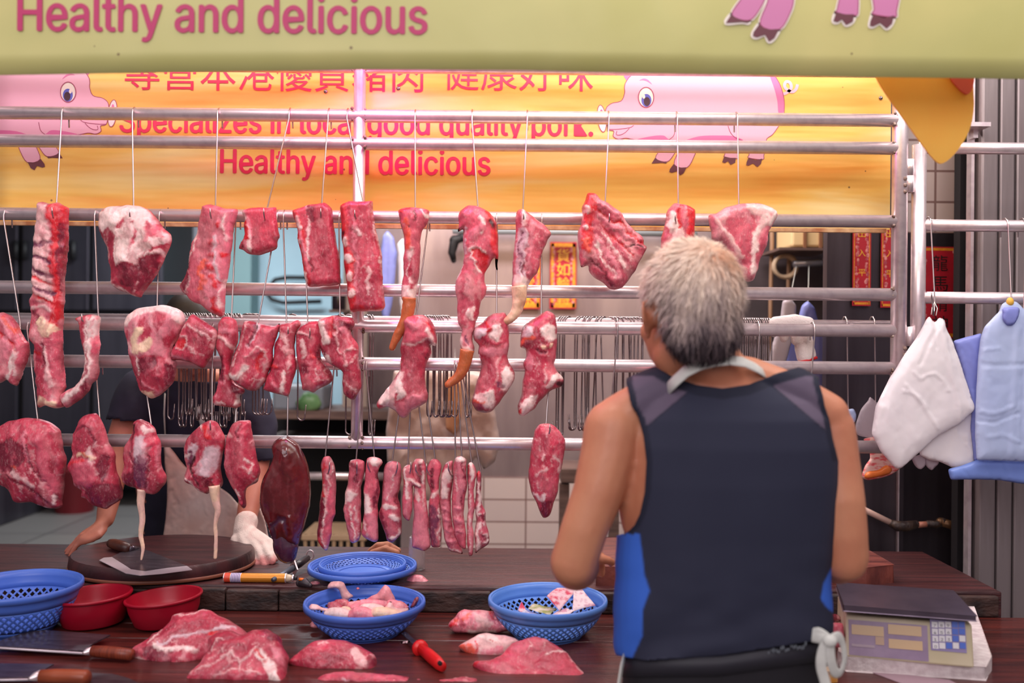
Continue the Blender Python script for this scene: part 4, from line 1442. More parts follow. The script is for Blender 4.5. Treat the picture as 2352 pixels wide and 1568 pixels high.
slab('pork_chunk', 'squarish chunk with a bone ring hanging against the round ham', CH, 'A',
     [(1320, 840), (1380, 875), (1450, 920), (1500, 960), (1495, 1010), (1480, 1060), (1470, 1110), (1450, 1150), (1430, 1180), (1405, 1220), (1350, 1190), (1290, 1170), (1220, 1160), (1170, 1165), (1185, 1130), (1172, 1105), (1220, 1030), (1250, 960), (1280, 900)],
     2.445, 26, base='l', fat=.3, seed=16, R=20, lump=4, flow=.06, paint=[('w', 14, 3, [(1260, 950), (1300, 935), (1380, 960), (1470, 1010)]), ('w', 12, 2, [(1490, 970), (1470, 1080)]), ('r', 'P', -4, [(1230, 1010), (1290, 1020), (1310, 1070), (1290, 1090), (1240, 1070)]), ('w', 10, 4, [(1230, 1060), (1290, 1100), (1310, 1070), (1300, 1010), (1250, 990)]), ('p', 30, 2, [(1190, 1120), (1290, 1150)]), ('w', 8, 1, [(1310, 1060), (1360, 1110), (1420, 1140)])])

slab('shoulder_cut', 'long folded shoulder cut hanging lowest in the middle of the second row', CH, 'A',
     [(1505, 900), (1540, 860), (1580, 860), (1630, 890), (1645, 960), (1640, 1040), (1620, 1100), (1590, 1180), (1600, 1250), (1600, 1300), (1640, 1330), (1690, 1360), (1680, 1395), (1650, 1400), (1665, 1480), (1620, 1490), (1540, 1475), (1470, 1470), (1465, 1410), (1490, 1380), (1500, 1320), (1520, 1250), (1530, 1180), (1500, 1110), (1480, 1080), (1500, 980)],
     2.462, 24, base='l', fat=.3, seed=17, R=20, lump=4.5, flow=.15, paint=[('w', 26, 3, [(1510, 1010), (1560, 1020), (1620, 1080)]), ('d', 30, -5, [(1540, 1130), (1560, 1220), (1540, 1290)]), ('d', 'P', -5, [(1600, 1300), (1640, 1335), (1690, 1365), (1650, 1395), (1600, 1370)]), ('f', 20, 3, [(1475, 1460), (1550, 1465)]), ('f', 20, 3, [(1640, 1400), (1650, 1480)]), ('p', 10, 1, [(1530, 1300), (1500, 1420)]), ('p', 40, 2, [(1530, 950), (1600, 960)])])
slab('shoulder_cut', 'broad crossed shoulder cut with white seams between two narrower cuts', CH, 'A',
     [(1670, 930), (1680, 890), (1740, 890), (1790, 910), (1850, 920), (1900, 925), (1930, 900), (1920, 960), (1900, 1020), (1880, 1090), (1880, 1160), (1860, 1230), (1840, 1270), (1830, 1310), (1790, 1350), (1770, 1375), (1700, 1365), (1640, 1320), (1590, 1290), (1570, 1250), (1590, 1190), (1620, 1110), (1650, 1030)],
     2.448, 28, base='l', fat=.3, seed=18, R=20, lump=4.5, flow=.1, ang=115, paint=[('w', 10, 2, [(1700, 910), (1690, 1000), (1640, 1130), (1620, 1200)]), ('b', 26, -2, [(1800, 920), (1770, 1010), (1740, 1060)]), ('d', 24, -6, [(1770, 900), (1780, 960), (1740, 1050)]), ('m', 70, 7, [(1890, 960), (1800, 1060), (1720, 1150), (1640, 1260)]), ('w', 12, 3, [(1720, 1150), (1780, 1070), (1830, 1090)]), ('r', 26, -3, [(1810, 1100), (1800, 1220)]), ('w', 12, 3, [(1830, 1090), (1850, 1150), (1830, 1230)]), ('f', 40, 3, [(1600, 1270), (1660, 1280), (1720, 1220)]), ('f', 20, 3, [(1780, 1340), (1820, 1290)]), ('l', 30, 2, [(1740, 1260), (1720, 1340)])])
slab('shoulder_cut', 'narrow folded shoulder cut with a white Y-shaped seam', CH, 'A',
     [(1925, 910), (1990, 900), (2060, 880), (2080, 910), (2040, 960), (2030, 1050), (2035, 1130), (2040, 1200), (2030, 1270), (2010, 1340), (1985, 1410), (1900, 1390), (1810, 1365), (1830, 1300), (1860, 1230), (1885, 1130), (1890, 1050), (1925, 980)],
     2.456, 24, base='l', fat=.35, seed=19, R=20, lump=4.5, flow=.12, paint=[('w', 16, 3, [(1950, 960), (2000, 1030), (1995, 1120)]), ('d', 20, -6, [(1940, 1010), (1900, 1120), (1880, 1230)]), ('r', 26, 3, [(1890, 1190), (1930, 1200)]), ('f', 28, 3, [(1980, 1250), (1960, 1350), (1940, 1390)]), ('w', 10, 2, [(2010, 1100), (2015, 1250)]), ('p', 20, 1, [(1880, 1320), (1930, 1370)])])
slab('shoulder_cut', 'folded shoulder cut with a triangular lower flap left of the middle post', CH, 'A',
     [(2040, 960), (2080, 920), (2130, 890), (2190, 890), (2230, 960), (2230, 1040), (2210, 1110), (2220, 1170), (2280, 1240), (2295, 1300), (2270, 1330), (2210, 1350), (2160, 1390), (2130, 1370), (2085, 1370), (2070, 1290), (2060, 1200), (2040, 1120), (2040, 1040)],
     2.462, 24, base='l', fat=.35, seed=20, R=20, lump=4.5, flow=.15, paint=[('w', 20, 3, [(2050, 960), (2110, 980), (2150, 1000)]), ('f', 24, 2, [(2080, 1040), (2110, 1120)]), ('d', 'P', -6, [(2090, 1180), (2130, 1180), (2140, 1260), (2100, 1290), (2070, 1250)]), ('r', 26, 3, [(2150, 1080), (2170, 1150)]), ('w', 10, 3, [(2180, 1230), (2200, 1300), (2290, 1290)]), ('w', 10, 2, [(2160, 1370), (2210, 1340)]), ('d', 20, -5, [(2200, 1100), (2190, 1160)])])
slab('shoulder_cut', 'folded shoulder cut with open white fat pockets in front of the middle post', CH, 'Q',
     [(1410, 920), (1480, 900), (1560, 880), (1650, 885), (1720, 900), (1750, 930), (1735, 980), (1700, 1000), (1720, 1070), (1780, 1140), (1785, 1220), (1780, 1330), (1800, 1420), (1800, 1530), (1760, 1600), (1740, 1640), (1700, 1630), (1640, 1590), (1630, 1480), (1640, 1390), (1590, 1350), (1510, 1310), (1450, 1230), (1430, 1130), (1420, 1020)],
     2.450, 26, base='l', fat=.35, seed=21, R=20, lump=4.5, flow=.12, paint=[('f', 60, 3, [(1450, 950), (1490, 1050), (1510, 1100)]), ('f', 70, 4, [(1490, 1230), (1550, 1290)]), ('r', 34, -5, [(1540, 910), (1550, 1060)]), ('d', 24, -6, [(1440, 1150), (1500, 1210)]), ('w', 16, 4, [(1660, 1190), (1720, 1160), (1770, 1170)]), ('w', 14, 3, [(1660, 1190), (1680, 1320), (1760, 1230)]), ('w', 14, 3, [(1570, 960), (1590, 1100), (1640, 1220)]), ('w', 14, 3, [(1650, 1460), (1700, 1500), (1760, 1560)]), ('d', 44, -4, [(1690, 1000), (1640, 960)]), ('d', 50, -3, [(1700, 1590), (1750, 1610)]), ('p', 30, 3, [(1620, 1000), (1700, 1060)])])

slab('pork_hock', 'pork hock with a big white-fatted foot end hanging right of the middle post', CH, 'B',
     [(425, 890), (450, 860), (510, 845), (570, 850), (620, 885), (640, 940), (660, 1000), (660, 1050), (645, 1070), (610, 1050), (620, 1110), (600, 1160), (580, 1210), (575, 1290), (580, 1340), (600, 1400), (590, 1450), (540, 1480), (480, 1510), (440, 1560), (400, 1550), (370, 1510), (320, 1480), (250, 1500), (238, 1460), (270, 1410), (320, 1350), (360, 1300), (400, 1230), (410, 1150), (405, 1080), (420, 1000), (440, 960)],
     2.448, 34, base='l', fat=.25, seed=22, flow=.1, streak=.2, paint=[
         ('m', 'P', 5, [(430, 880), (510, 850), (580, 860), (630, 940), (650, 1040), (560, 1050), (470, 1040), (430, 960)]), ('p', 40, 6, [(470, 900), (520, 930), (550, 900)]), ('r', 16, 3, [(600, 900), (640, 980)]), ('f', 26, 4, [(600, 960), (640, 1060)]), ('w', 12, 2, [(440, 1040), (520, 1060), (600, 1030)]),
         ('f', 'P', 4, [(400, 1240), (430, 1260), (425, 1340), (450, 1400), (400, 1440), (390, 1530), (330, 1480), (260, 1440), (300, 1370), (370, 1300)]), ('p', 'P', 5, [(400, 1450), (470, 1410), (580, 1400), (600, 1440), (540, 1480), (480, 1510), (440, 1560), (400, 1550), (380, 1500)]), ('r', 20, 2, [(245, 1450), (260, 1500)]), ('l', 20, -4, [(400, 1400), (390, 1450)]), ('d', 16, -5, [(600, 1100), (580, 1160)]), ('f', 16, 3, [(400, 1180), (400, 1250)]), ('r', 16, 2, [(410, 1120), (405, 1200)])])
slab('pork_shank', 'thick shank with a round white knuckle at its left, left of its twin', CH, 'B',
     [(905, 980), (915, 940), (970, 910), (1000, 870), (1040, 840), (1130, 830), (1150, 900), (1155, 1000), (1155, 1080), (1140, 1130), (1160, 1180), (1195, 1240), (1190, 1300), (1150, 1360), (1120, 1410), (1070, 1470), (1040, 1510), (980, 1525), (930, 1510), (895, 1450), (910, 1400), (935, 1310), (960, 1240), (970, 1190), (945, 1110), (950, 1060), (915, 1030)],
     2.462, 34, base='l', fat=.25, seed=23, flow=.15, streak=.15, paint=[
         ('b', 'P', 9, [(910, 980), (920, 945), (970, 925), (1010, 935), (1000, 985), (960, 1020), (920, 1025)]), ('f', 'P', 5, [(1040, 920), (1090, 910), (1100, 980), (1060, 1020), (1020, 990)]), ('l', 30, 5, [(1000, 1010), (1050, 1040), (1120, 1020)]), ('r', 14, 2, [(990, 890), (1010, 960)]), ('p', 50, 3, [(970, 1090), (1080, 1110), (1130, 1060)]),
         ('f', 'P', 3, [(1110, 1200), (1150, 1190), (1190, 1250), (1180, 1310), (1120, 1370), (1090, 1330), (1110, 1270)]), ('v', 34, -3, [(1090, 1310), (1095, 1330)]), ('f', 'P', 3, [(920, 1400), (1000, 1370), (1060, 1360), (1080, 1440), (1040, 1500), (960, 1480)]), ('c', 24, 1, [(910, 1440), (980, 1460)]), ('d', 30, -4, [(930, 1500), (1000, 1515)]), ('w', 10, 2, [(1100, 1130), (1060, 1300), (980, 1400)])])
slab('pork_shank', 'thick shank with a white knuckle and a hooked lower right lump, right of its twin', CH, 'B',
     [(1240, 960), (1260, 920), (1310, 890), (1360, 850), (1420, 815), (1470, 840), (1490, 920), (1485, 1000), (1485, 1080), (1480, 1150), (1460, 1180), (1490, 1240), (1530, 1280), (1530, 1330), (1490, 1355), (1440, 1370), (1400, 1410), (1360, 1450), (1330, 1500), (1250, 1550), (1220, 1540), (1215, 1470), (1240, 1400), (1250, 1310), (1270, 1230), (1245, 1180), (1275, 1150), (1270, 1080), (1230, 1080), (1230, 1020)],
     2.462, 34, base='l', fat=.25, seed=24, flow=.15, streak=.15, paint=[
         ('b', 'P', 8, [(1240, 970), (1270, 930), (1320, 940), (1320, 980), (1280, 1010), (1240, 1010)]), ('f', 'P', 6, [(1370, 960), (1420, 920), (1480, 940), (1480, 1010), (1430, 1040), (1400, 1010)]), ('y', 24, 4, [(1390, 1060), (1440, 1060)]), ('c', 18, 2, [(1235, 1060), (1260, 1020), (1330, 1000)]), ('l', 26, 4, [(1400, 1000), (1420, 1060)]), ('p', 50, 3, [(1290, 1130), (1290, 1200)]),
         ('f', 40, 3, [(1420, 1330), (1480, 1270), (1510, 1270)]), ('k', 40, -4, [(1480, 1330), (1510, 1330)]), ('f', 'P', 3, [(1240, 1460), (1300, 1400), (1360, 1400), (1330, 1490), (1250, 1545), (1220, 1520)]), ('w', 8, 2, [(1390, 1180), (1400, 1260), (1380, 1330)]), ('d', 20, -5, [(1360, 1090), (1400, 1100)]), ('r', 24, 0, [(1225, 1530), (1240, 1500)])])
slab('pork_scrap', 'small pink piece peeking out behind the vendor’s neck', CH, 'p',
     [(1514, 880), (1522, 862), (1545, 850), (1580, 860), (1580, 925), (1530, 930)], 2.465, 20, base='m', fat=.5, seed=25, flow=.4)

# ---- bottom row
slab('pork_haunch', 'largest dark haunch at the lower left, in front of the bottom rail', CH, 'D',
     [(-50, 290), (60, 225), (160, 205), (220, 195), (320, 210), (400, 240), (440, 270), (475, 300), (475, 350), (490, 400), (495, 470), (515, 490), (510, 570), (500, 650), (495, 750), (480, 830), (490, 880), (450, 900), (380, 900), (320, 880), (250, 850), (180, 855), (120, 850), (95, 790), (70, 750), (0, 720), (-50, 700)],
     2.452, 44, Tb=18, base='l', fat=.35, seed=26, flow=.15, streak=.3, R=70, ang=80, paint=[
         ('d', 'P', -4, [(20, 400), (150, 330), (240, 400), (260, 520), (180, 610), (80, 590), (30, 500)]), ('p', 24, 4, [(230, 290), (250, 400), (290, 520)]), ('d', 12, -5, [(270, 400), (290, 540), (400, 700), (480, 830)]), ('f', 40, 2, [(0, 350), (10, 500), (40, 640)]), ('w', 40, 2, [(180, 600), (260, 660), (300, 720)]),
         ('d', 14, -5, [(70, 600), (250, 720), (420, 850)]), ('f', 18, 3, [(440, 760), (450, 860)]), ('m', 70, 4, [(340, 350), (380, 550), (450, 740)]), ('f', 22, 2, [(310, 880), (400, 895)]), ('c', 20, 2, [(170, 560), (200, 570)])])
slab('pork_haunch', 'dark folded haunch second from the left along the bottom rail', CH, 'D',
     [(620, 200), (680, 170), (740, 155), (780, 210), (810, 270), (830, 340), (840, 390), (870, 430), (890, 470), (890, 550), (900, 620), (930, 680), (950, 750), (945, 820), (900, 850), (820, 905), (770, 890), (700, 860), (670, 820), (625, 810), (640, 760), (570, 720), (570, 640), (545, 620), (525, 560), (545, 520), (570, 480), (555, 420), (575, 360), (560, 330), (590, 280)],
     2.452, 38, Tb=16, base='l', fat=.3, seed=27, flow=.06, streak=.2, R=55, paint=[
         ('d', 18, -5, [(610, 310), (680, 270), (740, 300), (760, 380)]), ('w', 40, 2, [(720, 420), (740, 520), (780, 600)]), ('y', 24, 2, [(640, 480), (690, 460), (760, 500)]), ('d', 'P', -5, [(800, 470), (860, 450), (890, 560), (840, 700), (800, 640)]), ('m', 'P', 6, [(560, 640), (640, 540), (720, 520), (790, 580), (780, 680), (720, 740), (640, 720)]), ('r', 30, 2, [(560, 560), (680, 520)]),
         ('d', 'P', -3, [(700, 760), (800, 700), (940, 720), (930, 830), (820, 900), (760, 880)]), ('f', 14, 2, [(550, 510), (580, 500)]), ('c', 16, 2, [(680, 450), (720, 480)])])
sh_ = slab('pork_shin', 'bundled pork shin with a long white tendon hanging over the cleaver', CH, 'D',
           [(1030, 230), (1085, 205), (1150, 230), (1195, 270), (1210, 330), (1240, 380), (1245, 470), (1240, 540), (1260, 600), (1290, 650), (1280, 700), (1240, 740), (1235, 770), (1190, 790), (1110, 780), (1060, 740), (1000, 730), (960, 710), (935, 650), (960, 560), (950, 500), (970, 400), (1020, 320)],
           2.45, 36, Tb=14, base='l', fat=.35, seed=28, flow=.12, R=45, paint=[
               ('b', 'P', 2, [(1090, 340), (1150, 330), (1170, 420), (1160, 560), (1110, 560), (1080, 450)]), ('v', 'P', 0, [(1060, 520), (1120, 470), (1170, 500), (1160, 730), (1090, 740), (1060, 640)]), ('d', 'P', -4, [(980, 620), (1050, 600), (1060, 720), (1000, 725)]), ('f', 26, 3, [(1190, 300), (1150, 300), (1130, 260)]), ('k', 24, -6, [(1050, 260), (1070, 310), (1050, 380)]), ('d', 14, -6, [(1060, 400), (1055, 600), (1050, 700)]), ('d', 14, -6, [(1180, 420), (1175, 600), (1150, 740)]), ('f', 16, 2, [(955, 620), (970, 700)]), ('b', 10, 1, [(1100, 360), (1095, 520)]), ('p', 20, 2, [(1220, 420), (1230, 560)])])
rope('tendon', 'D', [(1095, 750), (1085, 860), (1098, 980), (1085, 1100), (1102, 1200), (1090, 1290)], [34, 27, 22, 17, 14, 7], 2.435, 'y', sh_, 'long white tendon', paint2='w')
sh_ = slab('pork_shin', 'white-veined pork shin with a long tendon ending in a blunt tip', CH, 'D',
           [(1440, 360), (1500, 290), (1560, 240), (1620, 210), (1680, 230), (1700, 290), (1740, 350), (1730, 420), (1710, 520), (1700, 600), (1720, 680), (1710, 740), (1650, 740), (1600, 790), (1540, 770), (1480, 720), (1430, 700), (1420, 640), (1440, 580), (1420, 480), (1425, 420)],
           2.45, 36, Tb=14, base='l', fat=.4, seed=29, flow=.15, R=45, paint=[
               ('b', 'P', 2, [(1620, 430), (1710, 420), (1700, 560), (1660, 640), (1530, 620), (1570, 520)]), ('b', 'P', 1, [(1480, 400), (1540, 370), (1540, 470), (1510, 560), (1480, 520)]), ('v', 30, -2, [(1500, 440), (1500, 560)]), ('f', 40, 3, [(1540, 270), (1580, 280)]), ('f', 24, 2, [(1450, 500), (1490, 460)]), ('k', 20, -6, [(1530, 480), (1510, 620), (1560, 700)]), ('d', 'P', -5, [(1550, 650), (1640, 640), (1660, 720), (1600, 740)]), ('r', 50, 3, [(1600, 270), (1640, 340)]), ('f', 22, 3, [(1440, 660), (1520, 730), (1590, 770)]), ('k', 14, -5, [(1660, 660), (1680, 730)])])
rope('tendon', 'D', [(1650, 720), (1665, 850), (1680, 920), (1660, 1020), (1665, 1120), (1660, 1275)], [44, 30, 24, 15, 13, 14], 2.435, 'y', sh_, 'long white tendon', paint2='w')
slab('pork_fillet', 'lean spindle-shaped cut hanging next to the liver', CH, 'D',
     [(1790, 240), (1850, 215), (1930, 215), (1950, 330), (1970, 420), (1985, 520), (2005, 620), (1995, 690), (1960, 710), (1900, 740), (1890, 800), (1905, 880), (1880, 905), (1850, 870), (1825, 790), (1780, 720), (1740, 650), (1725, 560), (1730, 440), (1745, 340)],
     2.452, 34, Tb=14, base='l', fat=.3, seed=30, flow=.08, streak=.35, R=50, ang=85, paint=[
         ('d', 12, -6, [(1870, 250), (1850, 350)]), ('f', 18, 1, [(1920, 500), (1960, 560), (1930, 600)]), ('f', 22, 2, [(1990, 660), (1920, 710)]), ('w', 26, 1, [(1770, 330), (1800, 340)]), ('f', 22, 2, [(1840, 750), (1850, 800)]), ('d', 26, -2, [(1870, 780), (1890, 880)]), ('w', 8, 1, [(1900, 570), (1990, 640)]), ('p', 20, 1, [(1760, 450), (1760, 600)])])
lv = slab('pork_liver', 'glossy dark red-brown liver hanging from the bottom rail', CH, 'E',
          [(75, 430), (100, 380), (150, 345), (200, 340), (250, 365), (300, 420), (335, 490), (365, 580), (380, 680), (385, 760), (375, 880), (345, 1000), (315, 1100), (290, 1180), (240, 1170), (170, 1150), (100, 1180), (80, 1120), (50, 1030), (10, 940), (-10, 850), (-5, 720), (20, 650), (70, 560), (95, 490)],
          2.452, 40, Tb=14, base='L', fat=.05, seed=31, flow=0, streak=.05, R=55, rag=.8, m=LIVM, lump=1.6, vein=0, wamp=.6, paint=[
              ('V', 40, -7, [(95, 1150), (110, 1020), (160, 960), (210, 960), (230, 1080)]), ('L', 60, 8, [(240, 960), (260, 1060), (235, 1140)]), ('-', 50, -6, [(90, 440), (150, 480), (130, 600)]), ('k', 14, -6, [(190, 455), (205, 460)]), ('-', 80, 8, [(200, 480), (250, 640)])])
slab('lower_lobe', 'purplish lower lobe', None, 'E',
     [(85, 1170), (100, 1090), (140, 1020), (180, 1000), (220, 1040), (255, 1120), (290, 1180), (270, 1270), (250, 1315), (200, 1328), (140, 1302), (100, 1240)],
     2.447, 26, Tb=10, base='V', fat=.03, seed=32, flow=0, streak=.05, R=35, rag=.6, m=LIVM, parent=lv, lump=1.2, vein=0, wamp=.6)

BL = [
    ('lone belly strip hanging between the liver and the belly pair', [(455, 560), (480, 500), (530, 490), (555, 540), (570, 600), (575, 700), (580, 800), (570, 900), (575, 940), (550, 1000), (545, 1100), (520, 1200), (515, 1230), (480, 1215), (455, 1180), (430, 1140), (430, 1080), (445, 950), (450, 850), (470, 740), (465, 640)], 2.478,
     [('r', 34, 2, [(480, 540), (480, 700), (480, 800)]), ('d', 44, -3, [(475, 820), (460, 950), (450, 1100)]), ('f', 12, 3, [(545, 520), (560, 620), (510, 800), (490, 1000), (480, 1100), (510, 1210)]), ('f', 10, 3, [(490, 700), (500, 820), (480, 1030)]), ('r', 26, 0, [(440, 1120), (470, 1190)])]),
    ('left strip of the belly pair, striped at its lower end', [(675, 560), (690, 520), (750, 515), (800, 530), (795, 640), (770, 720), (765, 800), (770, 900), (775, 1000), (770, 1100), (750, 1150), (700, 1170), (680, 1140), (660, 1040), (630, 900), (650, 830), (645, 780), (670, 690)], 2.478,
     [('d', 34, -2, [(700, 560), (760, 600), (740, 680)]), ('f', 'P', 3, [(655, 720), (700, 760), (760, 770), (700, 820), (640, 870), (640, 790)]), ('f', 10, 2, [(690, 870), (720, 1000), (735, 1150)]), ('f', 10, 2, [(730, 880), (755, 1000), (760, 1120)]), ('p', 30, 2, [(660, 900), (690, 1100)]), ('f', 12, 3, [(680, 540), (690, 520)])]),
    ('right strip of the belly pair with a pale folded top', [(805, 560), (815, 510), (870, 495), (930, 520), (945, 550), (910, 580), (900, 650), (920, 750), (900, 860), (900, 950), (905, 1150), (870, 1160), (810, 1130), (770, 1100), (790, 960), (795, 850), (790, 740), (805, 650)], 2.470,
     [('f', 'P', 4, [(820, 500), (870, 495), (935, 530), (910, 580), (870, 560)]), ('f', 'P', 3, [(800, 780), (850, 810), (870, 900), (820, 960), (790, 900)]), ('d', 26, -4, [(890, 620), (900, 760), (880, 880)]), ('p', 60, 3, [(850, 950), (860, 1140)]), ('f', 10, 1, [(800, 1000), (830, 1120)])]),
    ('leftmost strip of the big belly bunch, broad and smooth', [(945, 600), (965, 545), (1010, 525), (1070, 540), (1085, 600), (1080, 700), (1050, 800), (1080, 900), (1085, 1090), (1010, 1170), (970, 1150), (930, 1020), (905, 930), (930, 880), (930, 820), (935, 720)], 2.478,
     [('p', 'P', 4, [(950, 600), (1010, 530), (1080, 570), (1060, 720), (1000, 840), (940, 800)]), ('f', 8, 2, [(1030, 640), (980, 820)]), ('d', 40, -4, [(1050, 780), (1060, 880)]), ('f', 40, 4, [(1020, 960), (1060, 980)]), ('d', 44, -3, [(930, 930), (960, 1060), (990, 1140)]), ('f', 30, 3, [(970, 870), (1020, 900)]), ('f', 30, 2, [(1010, 1120), (1060, 1060)])]),
    ('thin pale looped strip at the front of the big belly bunch', [(1085, 590), (1120, 555), (1160, 560), (1165, 640), (1240, 720), (1235, 755), (1205, 740), (1168, 712), (1165, 900), (1140, 1000), (1090, 960), (1085, 820), (1095, 700)], 2.462,
     [('f', 26, 3, [(1110, 600), (1130, 700), (1120, 800)]), ('r', 16, 1, [(1090, 600), (1110, 720)]), ('f', 26, 3, [(1160, 660), (1230, 735)]), ('p', 30, 2, [(1130, 820), (1130, 960)])]),
    ('broad ribbed middle strip of the big belly bunch', [(1160, 560), (1190, 515), (1250, 515), (1270, 580), (1265, 680), (1270, 780), (1290, 950), (1290, 1050), (1310, 1190), (1260, 1230), (1160, 1200), (1165, 1060), (1175, 950), (1170, 840), (1180, 740), (1165, 650)], 2.474,
     [('d', 50, -3, [(1210, 560), (1230, 700)]), ('f', 14, 3, [(1180, 520), (1260, 520)]), ('f', 30, 3, [(1190, 760), (1220, 820)]), ('p', 'P', 4, [(1170, 850), (1240, 830), (1280, 950), (1300, 1190), (1260, 1225), (1165, 1195)]), ('f', 12, 2, [(1240, 600), (1250, 760), (1270, 900)])]),
    ('dark narrow strip at the back of the big belly bunch', [(1270, 580), (1310, 515), (1360, 515), (1395, 560), (1375, 660), (1370, 760), (1385, 900), (1395, 1050), (1385, 1200), (1310, 1200), (1290, 1050), (1290, 860), (1310, 770), (1280, 680)], 2.482,
     [('d', 40, -2, [(1300, 600), (1310, 740)]), ('f', 24, 2, [(1320, 800), (1370, 760)]), ('v', 60, 0, [(1320, 880), (1330, 1150)]), ('f', 14, 2, [(1375, 880), (1380, 1180)])]),
    ('first ribbed strip of the right belly bunch, pale at the top', [(1390, 610), (1420, 550), (1480, 525), (1485, 650), (1470, 750), (1460, 900), (1480, 1050), (1540, 1170), (1560, 1250), (1450, 1230), (1410, 1130), (1395, 1000), (1375, 860), (1385, 700)], 2.478,
     [('f', 50, 3, [(1440, 600), (1420, 700), (1430, 800)]), ('p', 22, 6, [(1400, 900), (1460, 910)]), ('p', 22, 6, [(1400, 960), (1470, 980)]), ('p', 22, 6, [(1410, 1040), (1480, 1060)]), ('p', 22, 6, [(1430, 1120), (1500, 1140)]), ('f', 14, 2, [(1440, 1200), (1550, 1230)]), ('p', 30, 2, [(1440, 850), (1430, 1100)])]),
    ('second ribbed strip of the right belly bunch, standing highest', [(1480, 560), (1500, 500), (1540, 490), (1585, 520), (1580, 640), (1590, 720), (1570, 800), (1560, 950), (1580, 1100), (1580, 1220), (1530, 1200), (1490, 1100), (1470, 950), (1470, 800), (1480, 650)], 2.464,
     [('f', 60, 3, [(1510, 520), (1560, 520)]), ('p', 50, 3, [(1530, 560), (1530, 720), (1520, 850)]), ('p', 20, 6, [(1480, 900), (1550, 900)]), ('p', 20, 6, [(1480, 980), (1560, 980)]), ('p', 20, 6, [(1500, 1060), (1570, 1060)]), ('d', 12, -5, [(1570, 560), (1560, 760), (1550, 900)]), ('f', 10, 1, [(1500, 600), (1500, 760)])]),
    ('thin third strip of the right belly bunch, with a fat edge', [(1590, 560), (1625, 535), (1655, 580), (1660, 650), (1640, 760), (1645, 880), (1630, 1000), (1640, 1100), (1630, 1260), (1600, 1275), (1585, 1150), (1590, 950), (1595, 760), (1590, 650)], 2.470,
     [('f', 26, 3, [(1620, 560), (1640, 640), (1600, 740)]), ('f', 10, 2, [(1600, 760), (1605, 1000), (1600, 1250)]), ('p', 30, 2, [(1625, 900), (1620, 1200)]), ('r', 26, 3, [(1595, 590), (1600, 610)])]),
    ('bony last strip of the right belly bunch, with cut rib ends', [(1660, 610), (1680, 595), (1695, 640), (1695, 740), (1700, 850), (1730, 930), (1735, 1000), (1755, 1080), (1760, 1170), (1680, 1220), (1655, 1250), (1640, 1100), (1660, 1000), (1645, 880), (1655, 740)], 2.478,
     [('r', 34, 3, [(1675, 605), (1680, 640)]), ('f', 20, 2, [(1670, 680), (1680, 800), (1670, 950)]), ('d', 44, -2, [(1700, 960), (1715, 990)]), ('d', 40, -2, [(1725, 1090), (1735, 1130)]), ('f', 12, 4, [(1690, 930), (1730, 930), (1735, 1010), (1700, 1030)]), ('f', 40, 2, [(1660, 1020), (1670, 1200)]), ('f', 12, 4, [(1710, 1070), (1750, 1080), (1755, 1150), (1720, 1150)])]),
]
for i, (lb, pts, dd, pt) in enumerate(BL):
    slab('belly_strip', lb, CH, 'E', pts, dd, 15, Tb=9, base='m', fat=.35, seed=40 + i, flow=.12, streak=.3, R=20, lump=3, rag=1.3, paint=pt, group='belly strips in the bottom row')
slab('pork_tenderloin', 'single tenderloin with a darker tip hanging left of the bare arm', CH, 'E',
     [(2110, 290), (2150, 245), (2200, 240), (2260, 260), (2310, 310), (2345, 370), (2340, 440), (2325, 540), (2300, 650), (2290, 750), (2260, 840), (2240, 930), (2220, 960), (2170, 975), (2150, 930), (2130, 860), (2080, 770), (2060, 660), (2070, 540), (2085, 400)],
     2.455, 34, Tb=16, base='l', fat=.4, seed=55, flow=.12, streak=.3, R=45, ang=85, paint=[
         ('w', 16, 1, [(2180, 470), (2170, 520)]), ('w', 22, 1, [(2260, 490), (2310, 550), (2290, 600)]), ('w', 14, 1, [(2110, 620), (2200, 590)]), ('f', 26, 2, [(2090, 780), (2150, 830), (2180, 790)]), ('d', 'P', -2, [(2145, 840), (2250, 840), (2220, 955), (2170, 970)]), ('w', 10, 1, [(2130, 680), (2125, 750)]), ('m', 40, 2, [(2240, 650), (2220, 800)]), ('k', 10, -5, [(2225, 260), (2218, 300)])])
# ================================================================ things on the counter
ZL, ZU = 0.807, 0.870


def G(px, py, z):
    """point of the horizontal plane z seen at a photo pixel"""
    q = P(px, py, 1.0)
    k = (z - CAMZ) / (q.z - CAMZ)
    return P(px, py, k)


def Gf(f, x, y, z):
    a = fr(f, [(x, y)])[0]
    return G(a[0], a[1], z)


